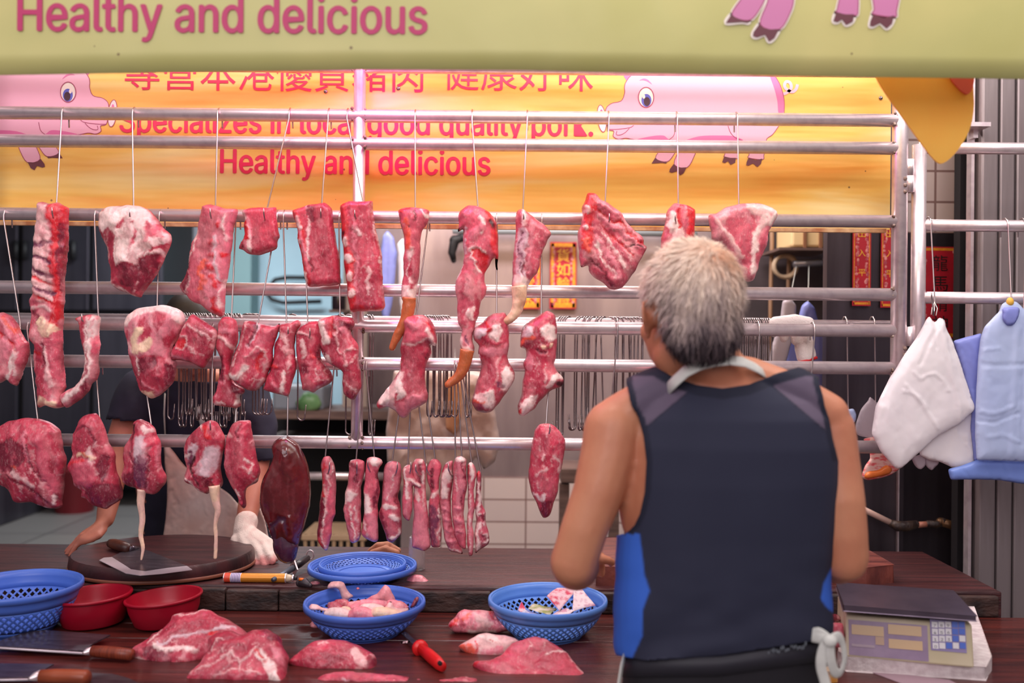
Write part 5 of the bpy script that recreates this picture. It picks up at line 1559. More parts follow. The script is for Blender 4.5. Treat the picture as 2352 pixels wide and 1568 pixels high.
def basket(loc, R, h, label, m, tilt=(0, 0), n=44, rb=0.60, cat='basket', group=None):
    B = thing('colander_basket', label, cat, loc, group)
    rot = Euler((tilt[0], tilt[1], 0)).to_matrix()
    C = Vector(loc)

    def S(t, th):
        r = R * 0.95 * (rb + (1 - rb) * (1 - t ** 1.9))
        z = h * (1 - t) * (1 - .0)
        return C + rot @ Vector((r * math.cos(th), r * math.sin(th), z + .002))
    mb = MB()
    dth = 2 * math.pi / n
    # solid upper band
    ts = [0.0, 0.12, 0.25, 0.36]
    K = 6
    t0, t1 = 0.36, 0.86
    for k in range(len(ts)):
        for j in range(n):
            mb.v.append(tuple(S(ts[k], j * dth)))
    for k in range(len(ts) - 1):
        for j in range(n):
            mb.f.append((k * n + j, k * n + (j + 1) % n, (k + 1) * n + (j + 1) % n, (k + 1) * n + j))
    base = len(mb.v)
    for k in range(K + 1):
        for j in range(n):
            mb.v.append(tuple(S(t0 + (t1 - t0) * k / K, (j + .5 * (k % 2)) * dth)))

    def vid(k, j2):        # j2 in half steps
        return base + k * n + ((j2 - (k % 2)) // 2) % n
    for j in range(n):
        mb.f.append((base + j, vid(1, 2 * j + 1), base + (j + 1) % n))
        if K % 2 == 0:
            mb.f.append((vid(K, 2 * j), vid(K, 2 * j + 2), vid(K - 1, 2 * j + 1)))
    for k in range(1, K):
        for j in range(n):
            x2 = 2 * j + ((k - 1) % 2)
            q = [vid(k - 1, x2), vid(k, x2 - 1), vid(k + 1, x2), vid(k, x2 + 1)]
            c = sum((Vector(mb.v[i]) for i in q), Vector()) / 4
            s = len(mb.v)
            for i in q:
                mb.v.append(tuple(c + (Vector(mb.v[i]) - c) * 0.66))
            for i in range(4):
                mb.f.append((q[i], q[(i + 1) % 4], s + (i + 1) % 4, s + i))
    b2 = len(mb.v)
    for t in (t1, 0.93, 1.0):
        for j in range(n):
            mb.v.append(tuple(S(t, j * dth)))
    for k in range(2):
        for j in range(n):
            a = b2 + k * n
            mb.f.append((a + j, a + (j + 1) % n, a + n + (j + 1) % n, a + n + j))
    mb.f.append(tuple(b2 + 2 * n + j for j in range(n)))
    mb.put('bowl', m, B, solid=0.0024)
    rm = MB()
    prof = [(R * .945, h - .002), (R * .955, h + .004), (R * .975, h + .0065), (R, h + .005), (R * 1.006, h), (R * 1.004, h - .009), (R * .985, h - .009), (R * .955, h - .004), (R * .945, h - .002)]
    rm.lathe(prof, (0, 0, 0), 64)
    rm.v = [tuple(C + rot @ Vector(v)) for v in rm.v]
    rm.put('rim', m, B)
    fm = MB()
    rbm = R * .95 * rb
    fm.lathe([(rbm * 1.0, .004), (rbm * 1.02, 0), (rbm * .96, 0), (rbm * .95, .004)], (0, 0, 0), 48)
    fm.v = [tuple(C + rot @ Vector(v)) for v in fm.v]
    fm.put('foot_ring', m, B)
    return B


BLUE = mat('blue_plastic', (80, 118, 208), 0.35, var=(72, 108, 196), scale=5, spec=0.4)
BLUEL = mat('light_blue_plastic', (98, 146, 222), 0.33, var=(90, 136, 212), scale=5, spec=0.4)
c1 = P(838, 1383, 2.235)
basket((c1.x, c1.y, ZL), .147, c1.z - ZL, 'blue lattice basket at front centre, full of pale meat scraps', BLUE)
c2 = P(1258, 1377, 2.235)
basket((c2.x, c2.y, ZL), .145, c2.z - ZL, 'blue lattice basket at the right holding banknotes', BLUEL)
c3 = P(40, 1345, 2.235)
basket((c3.x, c3.y, ZL), .148, c3.z - ZL, 'blue lattice basket at the left edge beside the red bowls', BLUE)
c4 = P(833, 1299, 2.50)
basket((c4.x, c4.y, ZU), .147, c4.z - ZU, 'outer of two nested blue baskets, behind the scrap basket', BLUE)
basket((c4.x, c4.y, ZU + .012), .118, c4.z - ZU - .008, 'inner of two nested blue baskets, behind the scrap basket', BLUE, rb=.62, n=36)

# red bowls
RED = mat('red_plastic', (172, 16, 42), 0.38, var=(150, 10, 36), scale=4, spec=0.4)


def bowl(px, py, d, R, label, tilt):
    c = P(px, py, d)
    h = c.z - ZL
    B = thing('red_bowl', label, 'bowl', (c.x, c.y, ZL))
    rot = Euler((0, tilt, 0)).to_matrix()
    rb = R * .80
    prof = [(0.0005, 0), (rb * .95, 0), (rb, .003), (R * .93, h * .55), (R * .97, h - .006), (R * 1.02, h - .006), (R * 1.035, h - .002), (R * 1.02, h + .002), (R * .965, h + .001), (R * .94, h - .006), (R * .90, h * .55), (rb * .95, .008), (0.0005, .006)]
    mb = MB().lathe(prof[:5], (0, 0, 0), 56)
    mb.lathe(prof[8:], (0, 0, 0), 56)
    lo = min(v[2] for v in [tuple(rot @ Vector(q)) for q in mb.v])
    off = Vector((c.x, c.y, ZL - lo))
    mb.v = [tuple(off + rot @ Vector(v)) for v in mb.v]
    mb.put('body', RED, B)
    rm = MB().lathe(prof[4:9], (0, 0, 0), 56)
    rm.v = [tuple(off + rot @ Vector(v)) for v in rm.v]
    rm.put('rim', RED, B)


bowl(216, 1366, 2.285, .0905, 'round red plastic bowl nearer the left blue basket', math.radians(-2.5))
bowl(380, 1372, 2.285, .0905, 'round red plastic bowl behind the big pork shoulder', math.radians(-4))

# chopping board
bc = Vector((P(376, 1280, 2.61).x, 2.61 + CAMY, ZU))
bt = thing('chopping_board', 'thick round dark wooden chopping board under the cleaver', 'chopping board', bc)
MB().lathe([(0.001, 0), (.243, 0), (.252, .006), (.254, .018), (.251, .040), (.246, .046), (.20, .047), (0.001, .047)], bc, 72, sy=.86).put('round_slab', mat('dark_board_wood', (74, 34, 36), 0.4, var=(42, 18, 22), scale=5, stretch=(1, 6, 1), bump=0.3, bscale=30, rvar=.1), bt, sangle=40)
MB().lathe([(.2535, .004), (.2560, .006), (.2560, .012), (.2535, .014)], bc, 72, sy=.86).put('hoop', mat('rim_band', (130, 74, 54), 0.5), bt)

# cleavers
BLADE = mat('carbon_blade', (112, 104, 112), 0.30, 0.75, var=(84, 74, 84), scale=14, stretch=(1, 4, 1), rvar=.1)
BEVEL = mat('ground_edge', (188, 178, 184), 0.3, 0.35)
HAND = mat('wound_wood_handle', (136, 58, 34), 0.4, var=(104, 40, 26), scale=60, stretch=(6, .5, .5))
HANDD = mat('dark_wood_handle', (92, 48, 34), 0.42, var=(60, 28, 22), scale=20)


def flat_blade(name, pts, m, parent, th=.0022):
    mb = MB()
    mb.poly(pts, (0, 0, 1), th)
    return mb.put(name, m, parent, smooth=False)


zb = ZU + .047
k1 = thing('cleaver', 'broad cleaver with a short wooden handle lying on the round chopping board', 'cleaver', Gf('D', 1080, 1300, zb))
flat_blade('blade', [Gf('D', x, y, zb + .004) for x, y in ((860, 1275), (985, 1215), (1085, 1205), (1440, 1345), (1300, 1360), (1120, 1385), (1010, 1370))], BLADE, k1)
flat_blade('cutting_edge', [Gf('D', x, y, zb + .0045) for x, y in ((765, 1300), (800, 1280), (870, 1275), (1010, 1370), (1120, 1385), (1300, 1358), (1440, 1343), (1482, 1372), (1250, 1402), (1080, 1416), (970, 1400), (870, 1352))], BEVEL, k1, .0015)
MB().tube([Gf('D', 990, 1205, zb + .014), Gf('D', 1070, 1205, zb + .006)], [.010, .004], 10).put('ferrule', BLADE, k1)
MB().tube([Gf('D', 850, 1165, zb + .015), Gf('D', 880, 1172, zb + .015), Gf('D', 940, 1190, zb + .015), Gf('D', 992, 1205, zb + .015)], [.012, .015, .0155, .0125], 14).put('handle', HANDD, k1)

k2 = thing('cleaver', 'long cleaver with a wound brown handle pointing at the pork shoulder', 'cleaver', Gf('G', 600, 1200, ZL))
flat_blade('blade', [Gf('G', x, y, ZL + .014) for x, y in ((-160, 1225), (0, 1165), (250, 1080), (430, 1060), (1080, 1108), (915, 1190), (830, 1262), (0, 1220), (-160, 1232))], BLADE, k2, .003)
MB().tube([Gf('G', -160, 1234, ZL + .013), Gf('G', 0, 1226, ZL + .013), Gf('G', 830, 1280, ZL + .013)], .0028, 8).put('spine', BEVEL, k2)
MB().tube([Gf('G', 815, 1278, ZL + .016), Gf('G', 850, 1262, ZL + .016), Gf('G', 915, 1255, ZL + .016)], [.003, .008, .0115], 12).put('ferrule', STEEL, k2)
MB().tube([Gf('G', 905, 1255, ZL + .016), Gf('G', 1000, 1262, ZL + .016), Gf('G', 1150, 1275, ZL + .016), Gf('G', 1290, 1292, ZL + .016)], [.0118, .013, .0135, .012], 16).put('handle', HAND, k2, label='brown cord-wound handle')

k3 = thing('cleaver', 'cleaver with a plain brown handle in the bottom left corner', 'cleaver', Gf('G', 300, 1500, ZL))
flat_blade('blade', [Gf('G', x, y, ZL + .014) for x, y in ((-200, 1420), (0, 1388), (525, 1395), (400, 1470), (300, 1520), (0, 1530), (-200, 1535))], BLADE, k3, .003)
MB().tube([Gf('G', -200, 1545, ZL + .013), Gf('G', 0, 1540, ZL + .013), Gf('G', 300, 1535, ZL + .013)], .0026, 8).put('spine', BEVEL, k3)
MB().tube([Gf('G', 285, 1530, ZL + .017), Gf('G', 340, 1508, ZL + .017), Gf('G', 405, 1495, ZL + .017)], [.003, .009, .0125], 12).put('ferrule', STEEL, k3)
MB().tube([Gf('G', 395, 1500, ZL + .018), Gf('G', 550, 1500, ZL + .018), Gf('G', 700, 1505, ZL + .018), Gf('G', 840, 1515, ZL + .018), Gf('G', 865, 1517, ZL + .018)], [.013, .0145, .015, .0155, .012], 16).put('handle', mat('plain_wood_handle', (150, 70, 38), 0.4, var=(116, 48, 28), scale=12, stretch=(.6, 4, 4)), k3)

k4 = thing('knife', 'flat dark blade lying at the bottom edge under the front pork cuts', 'knife', Gf('G', 1100, 1540, ZL))
flat_blade('blade', [Gf('G', x, y, ZL + .003) for x, y in ((880, 1480), (1100, 1490), (1250, 1530), (1400, 1600), (900, 1620))], BLADE, k4, .003)
MB().tube([Gf('G', 900, 1620, ZL + .012), Gf('G', 760, 1690, ZL + .012)], .011, 12).put('handle', HANDD, k4)

k5 = thing('knife', 'knife with a red handle sticking out from under the scrap basket', 'knife', Gf('H', 2000, 1250, ZL))
flat_blade('blade', [Gf('H', x, y, ZL + .012) for x, y in ((1800, 1090), (1840, 1075), (1970, 1190), (1930, 1215))], BLADE, k5, .002)
RP = mat('red_handle_plastic', (214, 26, 28), 0.35)
MB().tube([Gf('H', 1990, 1235, ZL + .014), Gf('H', 2080, 1305, ZL + .015), Gf('H', 2160, 1375, ZL + .014), Gf('H', 2205, 1412, ZL + .013)], [.013, .0155, .015, .011], 12, flat=.75).put('handle', RP, k5, label='red plastic handle')
MB().tube([Gf('H', 1975, 1222, ZL + .014), Gf('H', 1990, 1235, ZL + .014)], [.019, .018], 16).put('guard', RP, k5)
MB().tube([Gf('H', 2172, 1372, ZL + .026), Gf('H', 2176, 1378, ZL + .0275)], [.005, .005], 10).put('hang_hole', mat('hole_black', (16, 10, 12), .8), k5)

# sharpening steel
ss = thing('sharpening_steel', 'sharpening steel with a ringed handle leaning behind the spray can', 'sharpening steel', Gf('H', 720, 440, ZU))
MB().tube([Gf('H', 540, 560, ZU + .012), Gf('H', 745, 440, ZU + .022)], [.006, .0085], 10).put('rod', mat('grey_rod', (92, 96, 108), .4, .6), ss)
mb = MB()
g = Gf('H', 748, 436, ZU + .022)
mb.box(g, (.034, .004, .030), Euler((0, .8, -.9)).to_matrix())
mb.put('guard', STEEL, ss, smooth=False)
MB().tube([g, Gf('H', 800, 400, ZU + .026), Gf('H', 880, 345, ZU + .030)], [.009, .011, .009], 12).put('handle', mat('black_handle', (36, 28, 34), .4), ss)
mb = MB()
rg = Gf('H', 905, 315, ZU + .032)
mb.tube([rg + Vector((.010 * math.cos(a), 0, .013 * math.sin(a))) for a in np.linspace(0, 2 * math.pi, 17)], .0022, 8, cap=False)
mb.put('ring', STEEL, ss)

# spray can lying on its side
sc_ = thing('spray_can', 'orange brown gas can lying on its side at the step edge', 'can', Gf('H', 370, 620, ZU))
ax = P(515, 1337, 2.445)
zc = ZU + .0125


def cp(px, dx=0):
    return Vector((P(px, 1337, 2.445).x + dx, 2.445 + CAMY + (px - 515) * 0, zc))


MB().tube([cp(517), cp(657)], .0122, 24).put('body', mat('can_orange', (206, 134, 44), .32, .3), sc_, sangle=40)
MB().tube([cp(516.5), cp(530)], .0124, 24).put('red_band', mat('can_red', (206, 70, 44), .35), sc_, sangle=40)
mb = MB()
mb.tube([cp(531), cp(555)], .0124, 24)
mb.put('label_band', mat('label_white', (206, 196, 214), .5), sc_, sangle=40)
for i in range(6):
    MB().tube([cp(533 + i * 3.6), cp(534.6 + i * 3.6)], .01255, 24).put('bar_stripe', mat('label_purple' + str(i), (110, 96, 150), .5), sc_, sangle=40)
MB().tube([cp(515.5), cp(517)], .0130, 24).put('bottom_rim', STEEL, sc_, sangle=40)
MB().tube([cp(656), cp(658.5)], .0132, 24).put('top_rim', STEEL, sc_, sangle=40)
MB().tube([cp(658), cp(666), cp(672)], [.011, .009, .006], 20).put('shoulder', mat('can_cream', (206, 186, 160), .4), sc_)
MB().tube([cp(672), cp(675)], .0092, 18).put('valve_ring', STEEL, sc_, sangle=40)
MB().tube([cp(675), cp(682)], .0055, 14).put('nozzle', mat('nozzle_black', (30, 26, 30), .5), sc_)

# torch head with an orange knob, beside the can
th_ = thing('torch_head', 'small black torch head with an orange knob right of the gas can', 'torch', Gf('H', 830, 620, ZU))
MB().limb([Gf('H', 800, 590, ZU + .010), Gf('H', 850, 585, ZU + .012), Gf('H', 905, 615, ZU + .008)], [.010, .012, .006], 10).put('body', mat('torch_black', (44, 36, 42), .45), th_)
MB().tube([Gf('H', 822, 570, ZU + .016), Gf('H', 826, 545, ZU + .022)], .0085, 14).put('knob', mat('orange_knob', (226, 112, 26), .4), th_)

# rag and clear plastic cup at the back of the baskets
rg_ = MB()
rg_.limb([P(850, 1266, 2.78), P(868, 1254, 2.77), P(890, 1252, 2.76), P(914, 1264, 2.77)], [.010, .013, .013, .010], 10)
rg_.limb([P(856, 1270, 2.74), P(885, 1262, 2.73), P(910, 1270, 2.74)], [.012, .014, .012], 10)
rg_.limb([P(870, 1276, 2.76), P(870, 1290, 2.76)], [.02, .02], 10)
V, Fc, _ = remesh(rg_, .004, 3)
put('rag', V, Fc, mat('tan_rag', (196, 136, 108), .8, var=(170, 110, 86), scale=30, bump=.4), label='tan rolled rag lying behind the nested baskets', cat='rag')
CLR = mat('clear_plastic', (236, 226, 224), .12, trans=.75, alpha=.55)
cu = P(957, 1318, 2.60)
MB().lathe([(.002, 0), (.022, 0), (.024, .004), (.0245, .03), (.022, .09), (.020, .094), (.0195, .09), (.022, .03), (.021, .006), (.002, .005)], (cu.x, cu.y, ZU), 28).put('plastic_bottle', CLR, label='clear plastic bottle standing right of the nested baskets', cat='bottle')

# ---- meat lying on the counter
def lump(name, label, f, pts, d, **k):
    return slab(name, label, CH, f, pts, d, **k)


lump('pork_shoulder', 'biggest pork shoulder with white rind lying left on the counter', 'G',
     [(1285, 1250), (1340, 1220), (1420, 1180), (1500, 1100), (1600, 1040), (1660, 990), (1680, 920), (1720, 905), (1800, 890), (1950, 875), (2010, 850), (2080, 870), (2150, 920), (2250, 960), (2340, 1015), (2430, 1080), (2490, 1160), (2470, 1260), (2300, 1320), (2050, 1340), (1900, 1425), (1800, 1460), (1650, 1462), (1500, 1442), (1380, 1385), (1300, 1345)],
     2.03, T=34, Tb=30, tilt=.75, base='l', fat=.3, seed=60, flow=.1, streak=.3, R=34, ang=150, rag=2, paint=[
         ('d', 'P', -3, [(1400, 1270), (1560, 1260), (1720, 1380), (1700, 1420), (1500, 1410), (1410, 1340)]), ('f', 34, 4, [(1295, 1340), (1400, 1390), (1520, 1440), (1800, 1450)]), ('p', 30, 2, [(1500, 1430), (1650, 1440), (1800, 1420)]), ('b', 30, 3, [(1600, 1240), (1850, 1160), (2080, 1090), (2350, 1080)]), ('w', 20, 2, [(1740, 930), (1900, 940), (2020, 880)]), ('w', 26, 2, [(1620, 1050), (1560, 1150), (1500, 1230)]),
         ('l', 70, 4, [(1780, 1010), (2000, 990), (2200, 1000)]), ('f', 40, 3, [(1560, 1270), (1750, 1300), (1950, 1300)]), ('r', 40, -2, [(2080, 1120), (2160, 1150)]), ('w', 12, 4, [(2120, 1250), (2180, 1200), (2280, 1200), (2290, 1300)])])
lump('pork_cut', 'cut shoulder with white seams and a blood-red fold at front left of centre', 'p',
     [(418, 1580), (440, 1545), (462, 1525), (480, 1498), (478, 1472), (500, 1455), (540, 1450), (560, 1462), (590, 1450), (620, 1448), (645, 1465), (652, 1490), (664, 1508), (660, 1540), (662, 1585)],
     1.93, T=40, Tb=26, tilt=.7, base='l', fat=.25, seed=61, flow=.06, R=30, ang=140, paint=[
         ('d', 'P', 3, [(600, 1450), (640, 1460), (648, 1478), (625, 1480)]), ('w', 3.5, 3, [(500, 1535), (545, 1510), (562, 1530), (562, 1560)]), ('w', 5, 3, [(562, 1528), (585, 1512), (600, 1500)]), ('w', 4, 2, [(500, 1565), (560, 1548), (610, 1560)]), ('f', 22, 3, [(610, 1515), (630, 1545), (645, 1580)]), ('r', 6, -4, [(602, 1505), (620, 1530)]), ('p', 16, 2, [(640, 1500), (650, 1530)]),
         ('w', 3, 4, [(495, 1500), (505, 1480), (520, 1478), (530, 1495), (520, 1515)]), ('l', 18, 4, [(520, 1495), (575, 1475)]), ('w', 4, 2, [(430, 1560), (470, 1540), (500, 1535)])])
lump('pork_tenderloin', 'plump smooth tenderloin lump in front of the scrap basket', 'H',
     [(680, 1362), (750, 1310), (820, 1250), (900, 1180), (1000, 1150), (1150, 1140), (1280, 1165), (1400, 1210), (1500, 1260), (1550, 1320), (1575, 1460), (1560, 1510), (1200, 1540), (1000, 1530), (900, 1480), (800, 1435), (690, 1400)],
     2.0, T=36, Tb=34, tilt=.5, base='l', fat=.3, seed=62, flow=.12, streak=.35, R=46, ang=170, paint=[
         ('w', 90, 1, [(1350, 1280), (1420, 1380)]), ('l', 'P', 1, [(700, 1360), (850, 1260), (900, 1400), (820, 1430)]), ('w', 20, 1, [(1000, 1190), (1100, 1180)]), ('d', 'P', -2, [(1480, 1320), (1555, 1330), (1570, 1460), (1500, 1480), (1460, 1420)])])
lump('pork_slab', 'long smooth pork slab along the bottom edge in front of the tenderloin', 'H',
     [(940, 1568), (1000, 1510), (1100, 1475), (1250, 1460), (1450, 1470), (1600, 1480), (1800, 1500), (2000, 1530), (2200, 1540), (2420, 1505), (2560, 1530), (2600, 1600), (2500, 1660), (1600, 1680), (940, 1660)],
     1.92, T=30, Tb=26, tilt=.7, base='l', fat=.25, seed=63, flow=.1, streak=.3, R=34, ang=10, paint=[('m', 60, 2, [(1100, 1520), (1500, 1520), (1900, 1560)]), ('w', 16, 1, [(2150, 1545), (2350, 1530)]), ('b', 26, 1, [(1250, 1590), (1320, 1640)])])
lump('pork_belly', 'pale wrinkled piece of pork fat left of the banknote basket', 'I',
     [(340, 1030), (360, 950), (410, 920), (430, 870), (500, 840), (600, 850), (700, 860), (800, 860), (850, 920), (920, 1000), (960, 1060), (850, 1078), (700, 1085), (500, 1088), (400, 1082)],
     2.23, T=30, Tb=26, tilt=.3, base='p', fat=.7, seed=64, flow=.5, streak=.3, R=24, rag=2.2, lump=6, paint=[('r', 40, 1, [(380, 1030), (420, 1000)]), ('c', 26, 1, [(430, 960), (560, 880)]), ('m', 30, -4, [(450, 920), (490, 1000)]), ('f', 40, 2, [(560, 1050), (800, 1050)]), ('r', 20, -3, [(760, 870), (800, 940)]), ('w', 60, 2, [(650, 920), (760, 980)])])
lump('pork_skin_piece', 'pale fat piece with an orange-red tip in front of the banknote basket', 'I',
     [(425, 1205), (480, 1180), (560, 1140), (640, 1090), (720, 1070), (800, 1090), (900, 1100), (1000, 1130), (1060, 1180), (980, 1260), (860, 1345), (700, 1358), (600, 1335), (500, 1280)],
     2.09, T=24, Tb=20, tilt=.6, base='w', fat=.4, seed=65, flow=.3, streak=.15, R=26, rag=1.8, paint=[('c', 'P', 1, [(428, 1200), (500, 1180), (570, 1200), (610, 1250), (620, 1320), (590, 1330), (490, 1270)]), ('r', 22, 1, [(590, 1170), (625, 1250), (620, 1310)]), ('f', 80, 2, [(680, 1130), (780, 1150)]), ('r', 12, 0, [(730, 1160), (800, 1190)]), ('p', 60, 1, [(700, 1280), (850, 1260)])])
lump('pork_slice', 'broad lean pork slab at front right beside the vendor', 'I',
     [(570, 1390), (620, 1350), (740, 1350), (850, 1310), (900, 1240), (960, 1190), (1080, 1150), (1190, 1120), (1290, 1150), (1400, 1210), (1500, 1280), (1570, 1360), (1620, 1420), (1690, 1500), (1740, 1600), (1600, 1660), (900, 1660), (740, 1560), (640, 1480)],
     1.95, T=24, Tb=22, tilt=.9, base='l', fat=.2, seed=66, flow=.08, streak=.12, R=26, ang=20, lump=4, paint=[
         ('m', 'P', 4, [(900, 1250), (1180, 1140), (1290, 1170), (1200, 1290), (1000, 1310)]), ('w', 10, 1, [(1130, 1160), (1170, 1240), (1080, 1320)]), ('l', 'P', 1, [(980, 1330), (1200, 1310), (1450, 1320), (1280, 1420), (1080, 1400)]), ('l', 40, -2, [(1200, 1440), (1260, 1400)]), ('p', 50, 3, [(1270, 1180), (1300, 1190)]), ('w', 12, 2, [(1180, 1130), (1290, 1150), (1420, 1220)]), ('w', 14, 2, [(1500, 1330), (1620, 1450), (1720, 1580)]), ('f', 16, 2, [(1290, 1330), (1480, 1310)]), ('r', 30, 0, [(580, 1400), (640, 1370)])])
lump('pork_slice', 'pink slice with an orange-red edge lying right of the nested baskets', 'H',
     [(1830, 605), (1860, 540), (1900, 505), (2000, 510), (2060, 560), (2100, 600), (2180, 605), (2215, 640), (2180, 657), (1950, 652), (1840, 632)],
     2.47, T=12, Tb=10, tilt=.5, base='p', fat=.3, seed=67, flow=.2, R=14, paint=[('c', 34, 2, [(1840, 615), (1960, 640), (2120, 640), (2200, 640)])])
lump('pork_scrap', 'small pink scrap between the torch head and the nested baskets', 'H', [(895, 580), (950, 568), (1000, 575), (1020, 610), (960, 635), (920, 625)], 2.44, T=10, Tb=8, base='p', fat=.4, seed=68, R=10)
lump('pork_scrap', 'small scrap on the wood left of the scrap basket', 'H', [(888, 990), (920, 962), (960, 955), (990, 990), (1000, 1025), (940, 1030), (900, 1020)], 2.24, T=10, Tb=8, base='p', fat=.5, seed=69, R=10)
lump('pork_scrap', 'tiny grey-white scrap beside the red-handled knife', 'H', [(1772, 1175), (1820, 1160), (1885, 1152), (1890, 1180), (1860, 1190), (1840, 1178), (1800, 1190)], 2.1, T=5, Tb=4, base='b', fat=.5, seed=70, R=6)
# scraps in the front basket
SCR = [
    ('long grey skin strip draped over the back rim of the scrap basket', [(1080, 600), (1110, 570), (1190, 575), (1235, 580), (1260, 640), (1290, 690), (1335, 720), (1320, 735), (1280, 740), (1270, 800), (1215, 820), (1210, 720), (1190, 640), (1120, 640), (1060, 650)], 2.325, 'w'),
    ('tall triangular skin flap standing in the scrap basket', [(1600, 640), (1640, 595), (1690, 640), (1730, 730), (1755, 810), (1740, 830), (1660, 800), (1600, 760), (1500, 780), (1420, 830), (1380, 800), (1480, 730), (1560, 690)], 2.27, 'p'),
    ('white fat lump at the middle of the scrap basket', [(1390, 870), (1430, 820), (1520, 810), (1600, 830), (1640, 870), (1620, 915), (1400, 920)], 2.20, 'f'),
    ('pale fat lump left of the middle in the scrap basket', [(1190, 880), (1230, 840), (1290, 845), (1330, 900), (1310, 920), (1200, 915)], 2.20, 'y'),
    ('pink meat lump at the left of the scrap basket', [(1090, 850), (1120, 790), (1180, 800), (1225, 850), (1210, 890), (1120, 895)], 2.21, 'm'),
    ('dark red shred at the left inside of the scrap basket', [(1070, 830), (1090, 790), (1150, 800), (1170, 830), (1110, 860)], 2.26, 'd'),
    ('pale scrap hanging on the left rim of the scrap basket', [(905, 850), (930, 815), (985, 815), (1000, 840), (1080, 850), (1090, 870), (1000, 860), (940, 860)], 2.19, 'w'),
    ('red shred at the right inside of the scrap basket', [(1730, 830), (1780, 780), (1830, 800), (1860, 840), (1790, 860)], 2.24, 'l'),
    ('striped dark scrap at the right rim of the scrap basket', [(1890, 830), (1920, 770), (1955, 735), (1965, 765), (1930, 820)], 2.25, 'd'),
    ('pale folded scrap behind the white fat lump in the scrap basket', [(1340, 870), (1330, 820), (1420, 770), (1520, 770), (1620, 780), (1640, 830), (1500, 840), (1400, 850)], 2.23, 'p'),
    ('frayed white scrap at the right of the scrap basket', [(1620, 880), (1650, 840), (1700, 790), (1730, 840), (1850, 850), (1800, 890), (1700, 910)], 2.21, 'w'),
    ('wide pale fat lump at the front left of the scrap basket', [(1060, 880), (1120, 850), (1230, 850), (1300, 880), (1330, 930), (1180, 940), (1080, 920)], 2.185, 'f'),
    ('wide pink lump at the front middle of the scrap basket', [(1290, 900), (1350, 850), (1450, 850), (1510, 880), (1540, 940), (1400, 950), (1300, 945)], 2.180, 'p'),
    ('creamy fat lump at the front right of the scrap basket', [(1500, 900), (1560, 850), (1680, 850), (1780, 880), (1760, 930), (1600, 945)], 2.180, 'y'),
    ('dull pink lump in the middle back of the scrap basket', [(1260, 830), (1300, 790), (1400, 780), (1470, 800), (1480, 860), (1350, 880)], 2.245, 'm'),
    ('pale pink lump at the right back of the scrap basket', [(1640, 820), (1700, 770), (1790, 790), (1830, 840), (1760, 880), (1660, 870)], 2.235, 'p'),
    ('reddish lump at the left back of the scrap basket', [(1110, 820), (1160, 770), (1250, 770), (1290, 820), (1240, 860), (1150, 860)], 2.245, 'l'),
    ('single curl stuck to the inside back wall of the scrap basket', [(1340, 640), (1365, 628), (1395, 640), (1390, 662), (1355, 668)], 2.335, 'p')]
for i, (lb, pts, dd, bs) in enumerate(SCR):
    if i >= 2 and i != len(SCR) - 1:
        cx_, cy_ = np.mean(pts, 0)
        pts = [(cx_ + (x - cx_) * 1.28, cy_ + (y - cy_) * 1.35 - 8) for x, y in pts]
    slab('pork_scrap', lb, CH, 'H', pts, dd, T=16, Tb=14, base=bs, fat=.5, seed=80 + i, flow=.3, R=14, lump=3, rag=1.6, group='scraps in the front basket')

# pieces beside the scale
lump('pork_offcut', 'dark red offcut behind the left end of the scale', 'J', [(560, 850), (600, 810), (690, 830), (720, 870), (690, 900), (580, 890)], 2.12, T=14, base='d', fat=.3, seed=95, R=12)
lump('pork_offcut', 'pink offcut heap between the vendor and the scale', 'J', [(545, 1000), (560, 920), (640, 890), (730, 900), (740, 1000), (720, 1100), (690, 1120), (620, 1110), (560, 1080)], 2.03, T=20, base='m', fat=.4, seed=96, R=18)

# banknotes
def note(name, label, corners, d, m, group='banknotes in the right-hand basket'):
    q = [P(*c, dd) for c, dd in zip(corners, d)]
    V, Fc = [], []
    n = 8
    for j in range(n + 1):
        for i in range(n + 1):
            a = q[0].lerp(q[1], i / n)
            b = q[3].lerp(q[2], i / n)
            w = a.lerp(b, j / n)
            w.y += .006 * math.sin(i / n * 3.1) + .002 * math.sin(j * 1.3)
            V.append(tuple(w))
    for j in range(n):
        for i in range(n):
            a = j * (n + 1) + i
            Fc.append((a, a + 1, a + n + 2, a + n + 1))
    return put(name, V, Fc, m, label=label, cat='banknote', group=group, solid=.0006)


NR = mat('red_note_print', (226, 190, 196), .6, var=(206, 62, 90), scale=55, contrast=(.45, .62))
NG = mat('green_note_print', (214, 206, 190), .6, var=(150, 158, 90), scale=45, contrast=(.42, .6))
NW = mat('pale_note_print', (232, 212, 214), .6, var=(196, 140, 160), scale=60, contrast=(.48, .66))
NB = mat('blue_note_print', (206, 204, 220), .6, var=(110, 120, 180), scale=60, contrast=(.48, .62))
note('banknote', 'big red banknote lying open at the right of the money basket', [(1256, 1368), (1280, 1350), (1330, 1350), (1285, 1402)], [2.20, 2.24, 2.25, 2.17], NR)
note('banknote', 'pale red banknote half under the big red one', [(1318, 1352), (1336, 1352), (1368, 1390), (1315, 1404)], [2.24, 2.25, 2.20, 2.17], NW)
note('banknote', 'folded green banknote in the middle of the money basket', [(1213, 1398), (1225, 1386), (1280, 1398), (1262, 1412)], [2.19, 2.22, 2.20, 2.16], NG)
note('banknote', 'red banknote corner standing at the left of the money basket', [(1190, 1402), (1198, 1381), (1208, 1400), (1205, 1412)], [2.20, 2.22, 2.20, 2.17], NR)
note('banknote', 'blue-grey banknote low at the left of the money basket', [(1195, 1408), (1208, 1400), (1242, 1410), (1236, 1420)], [2.17, 2.19, 2.18, 2.15], NB)
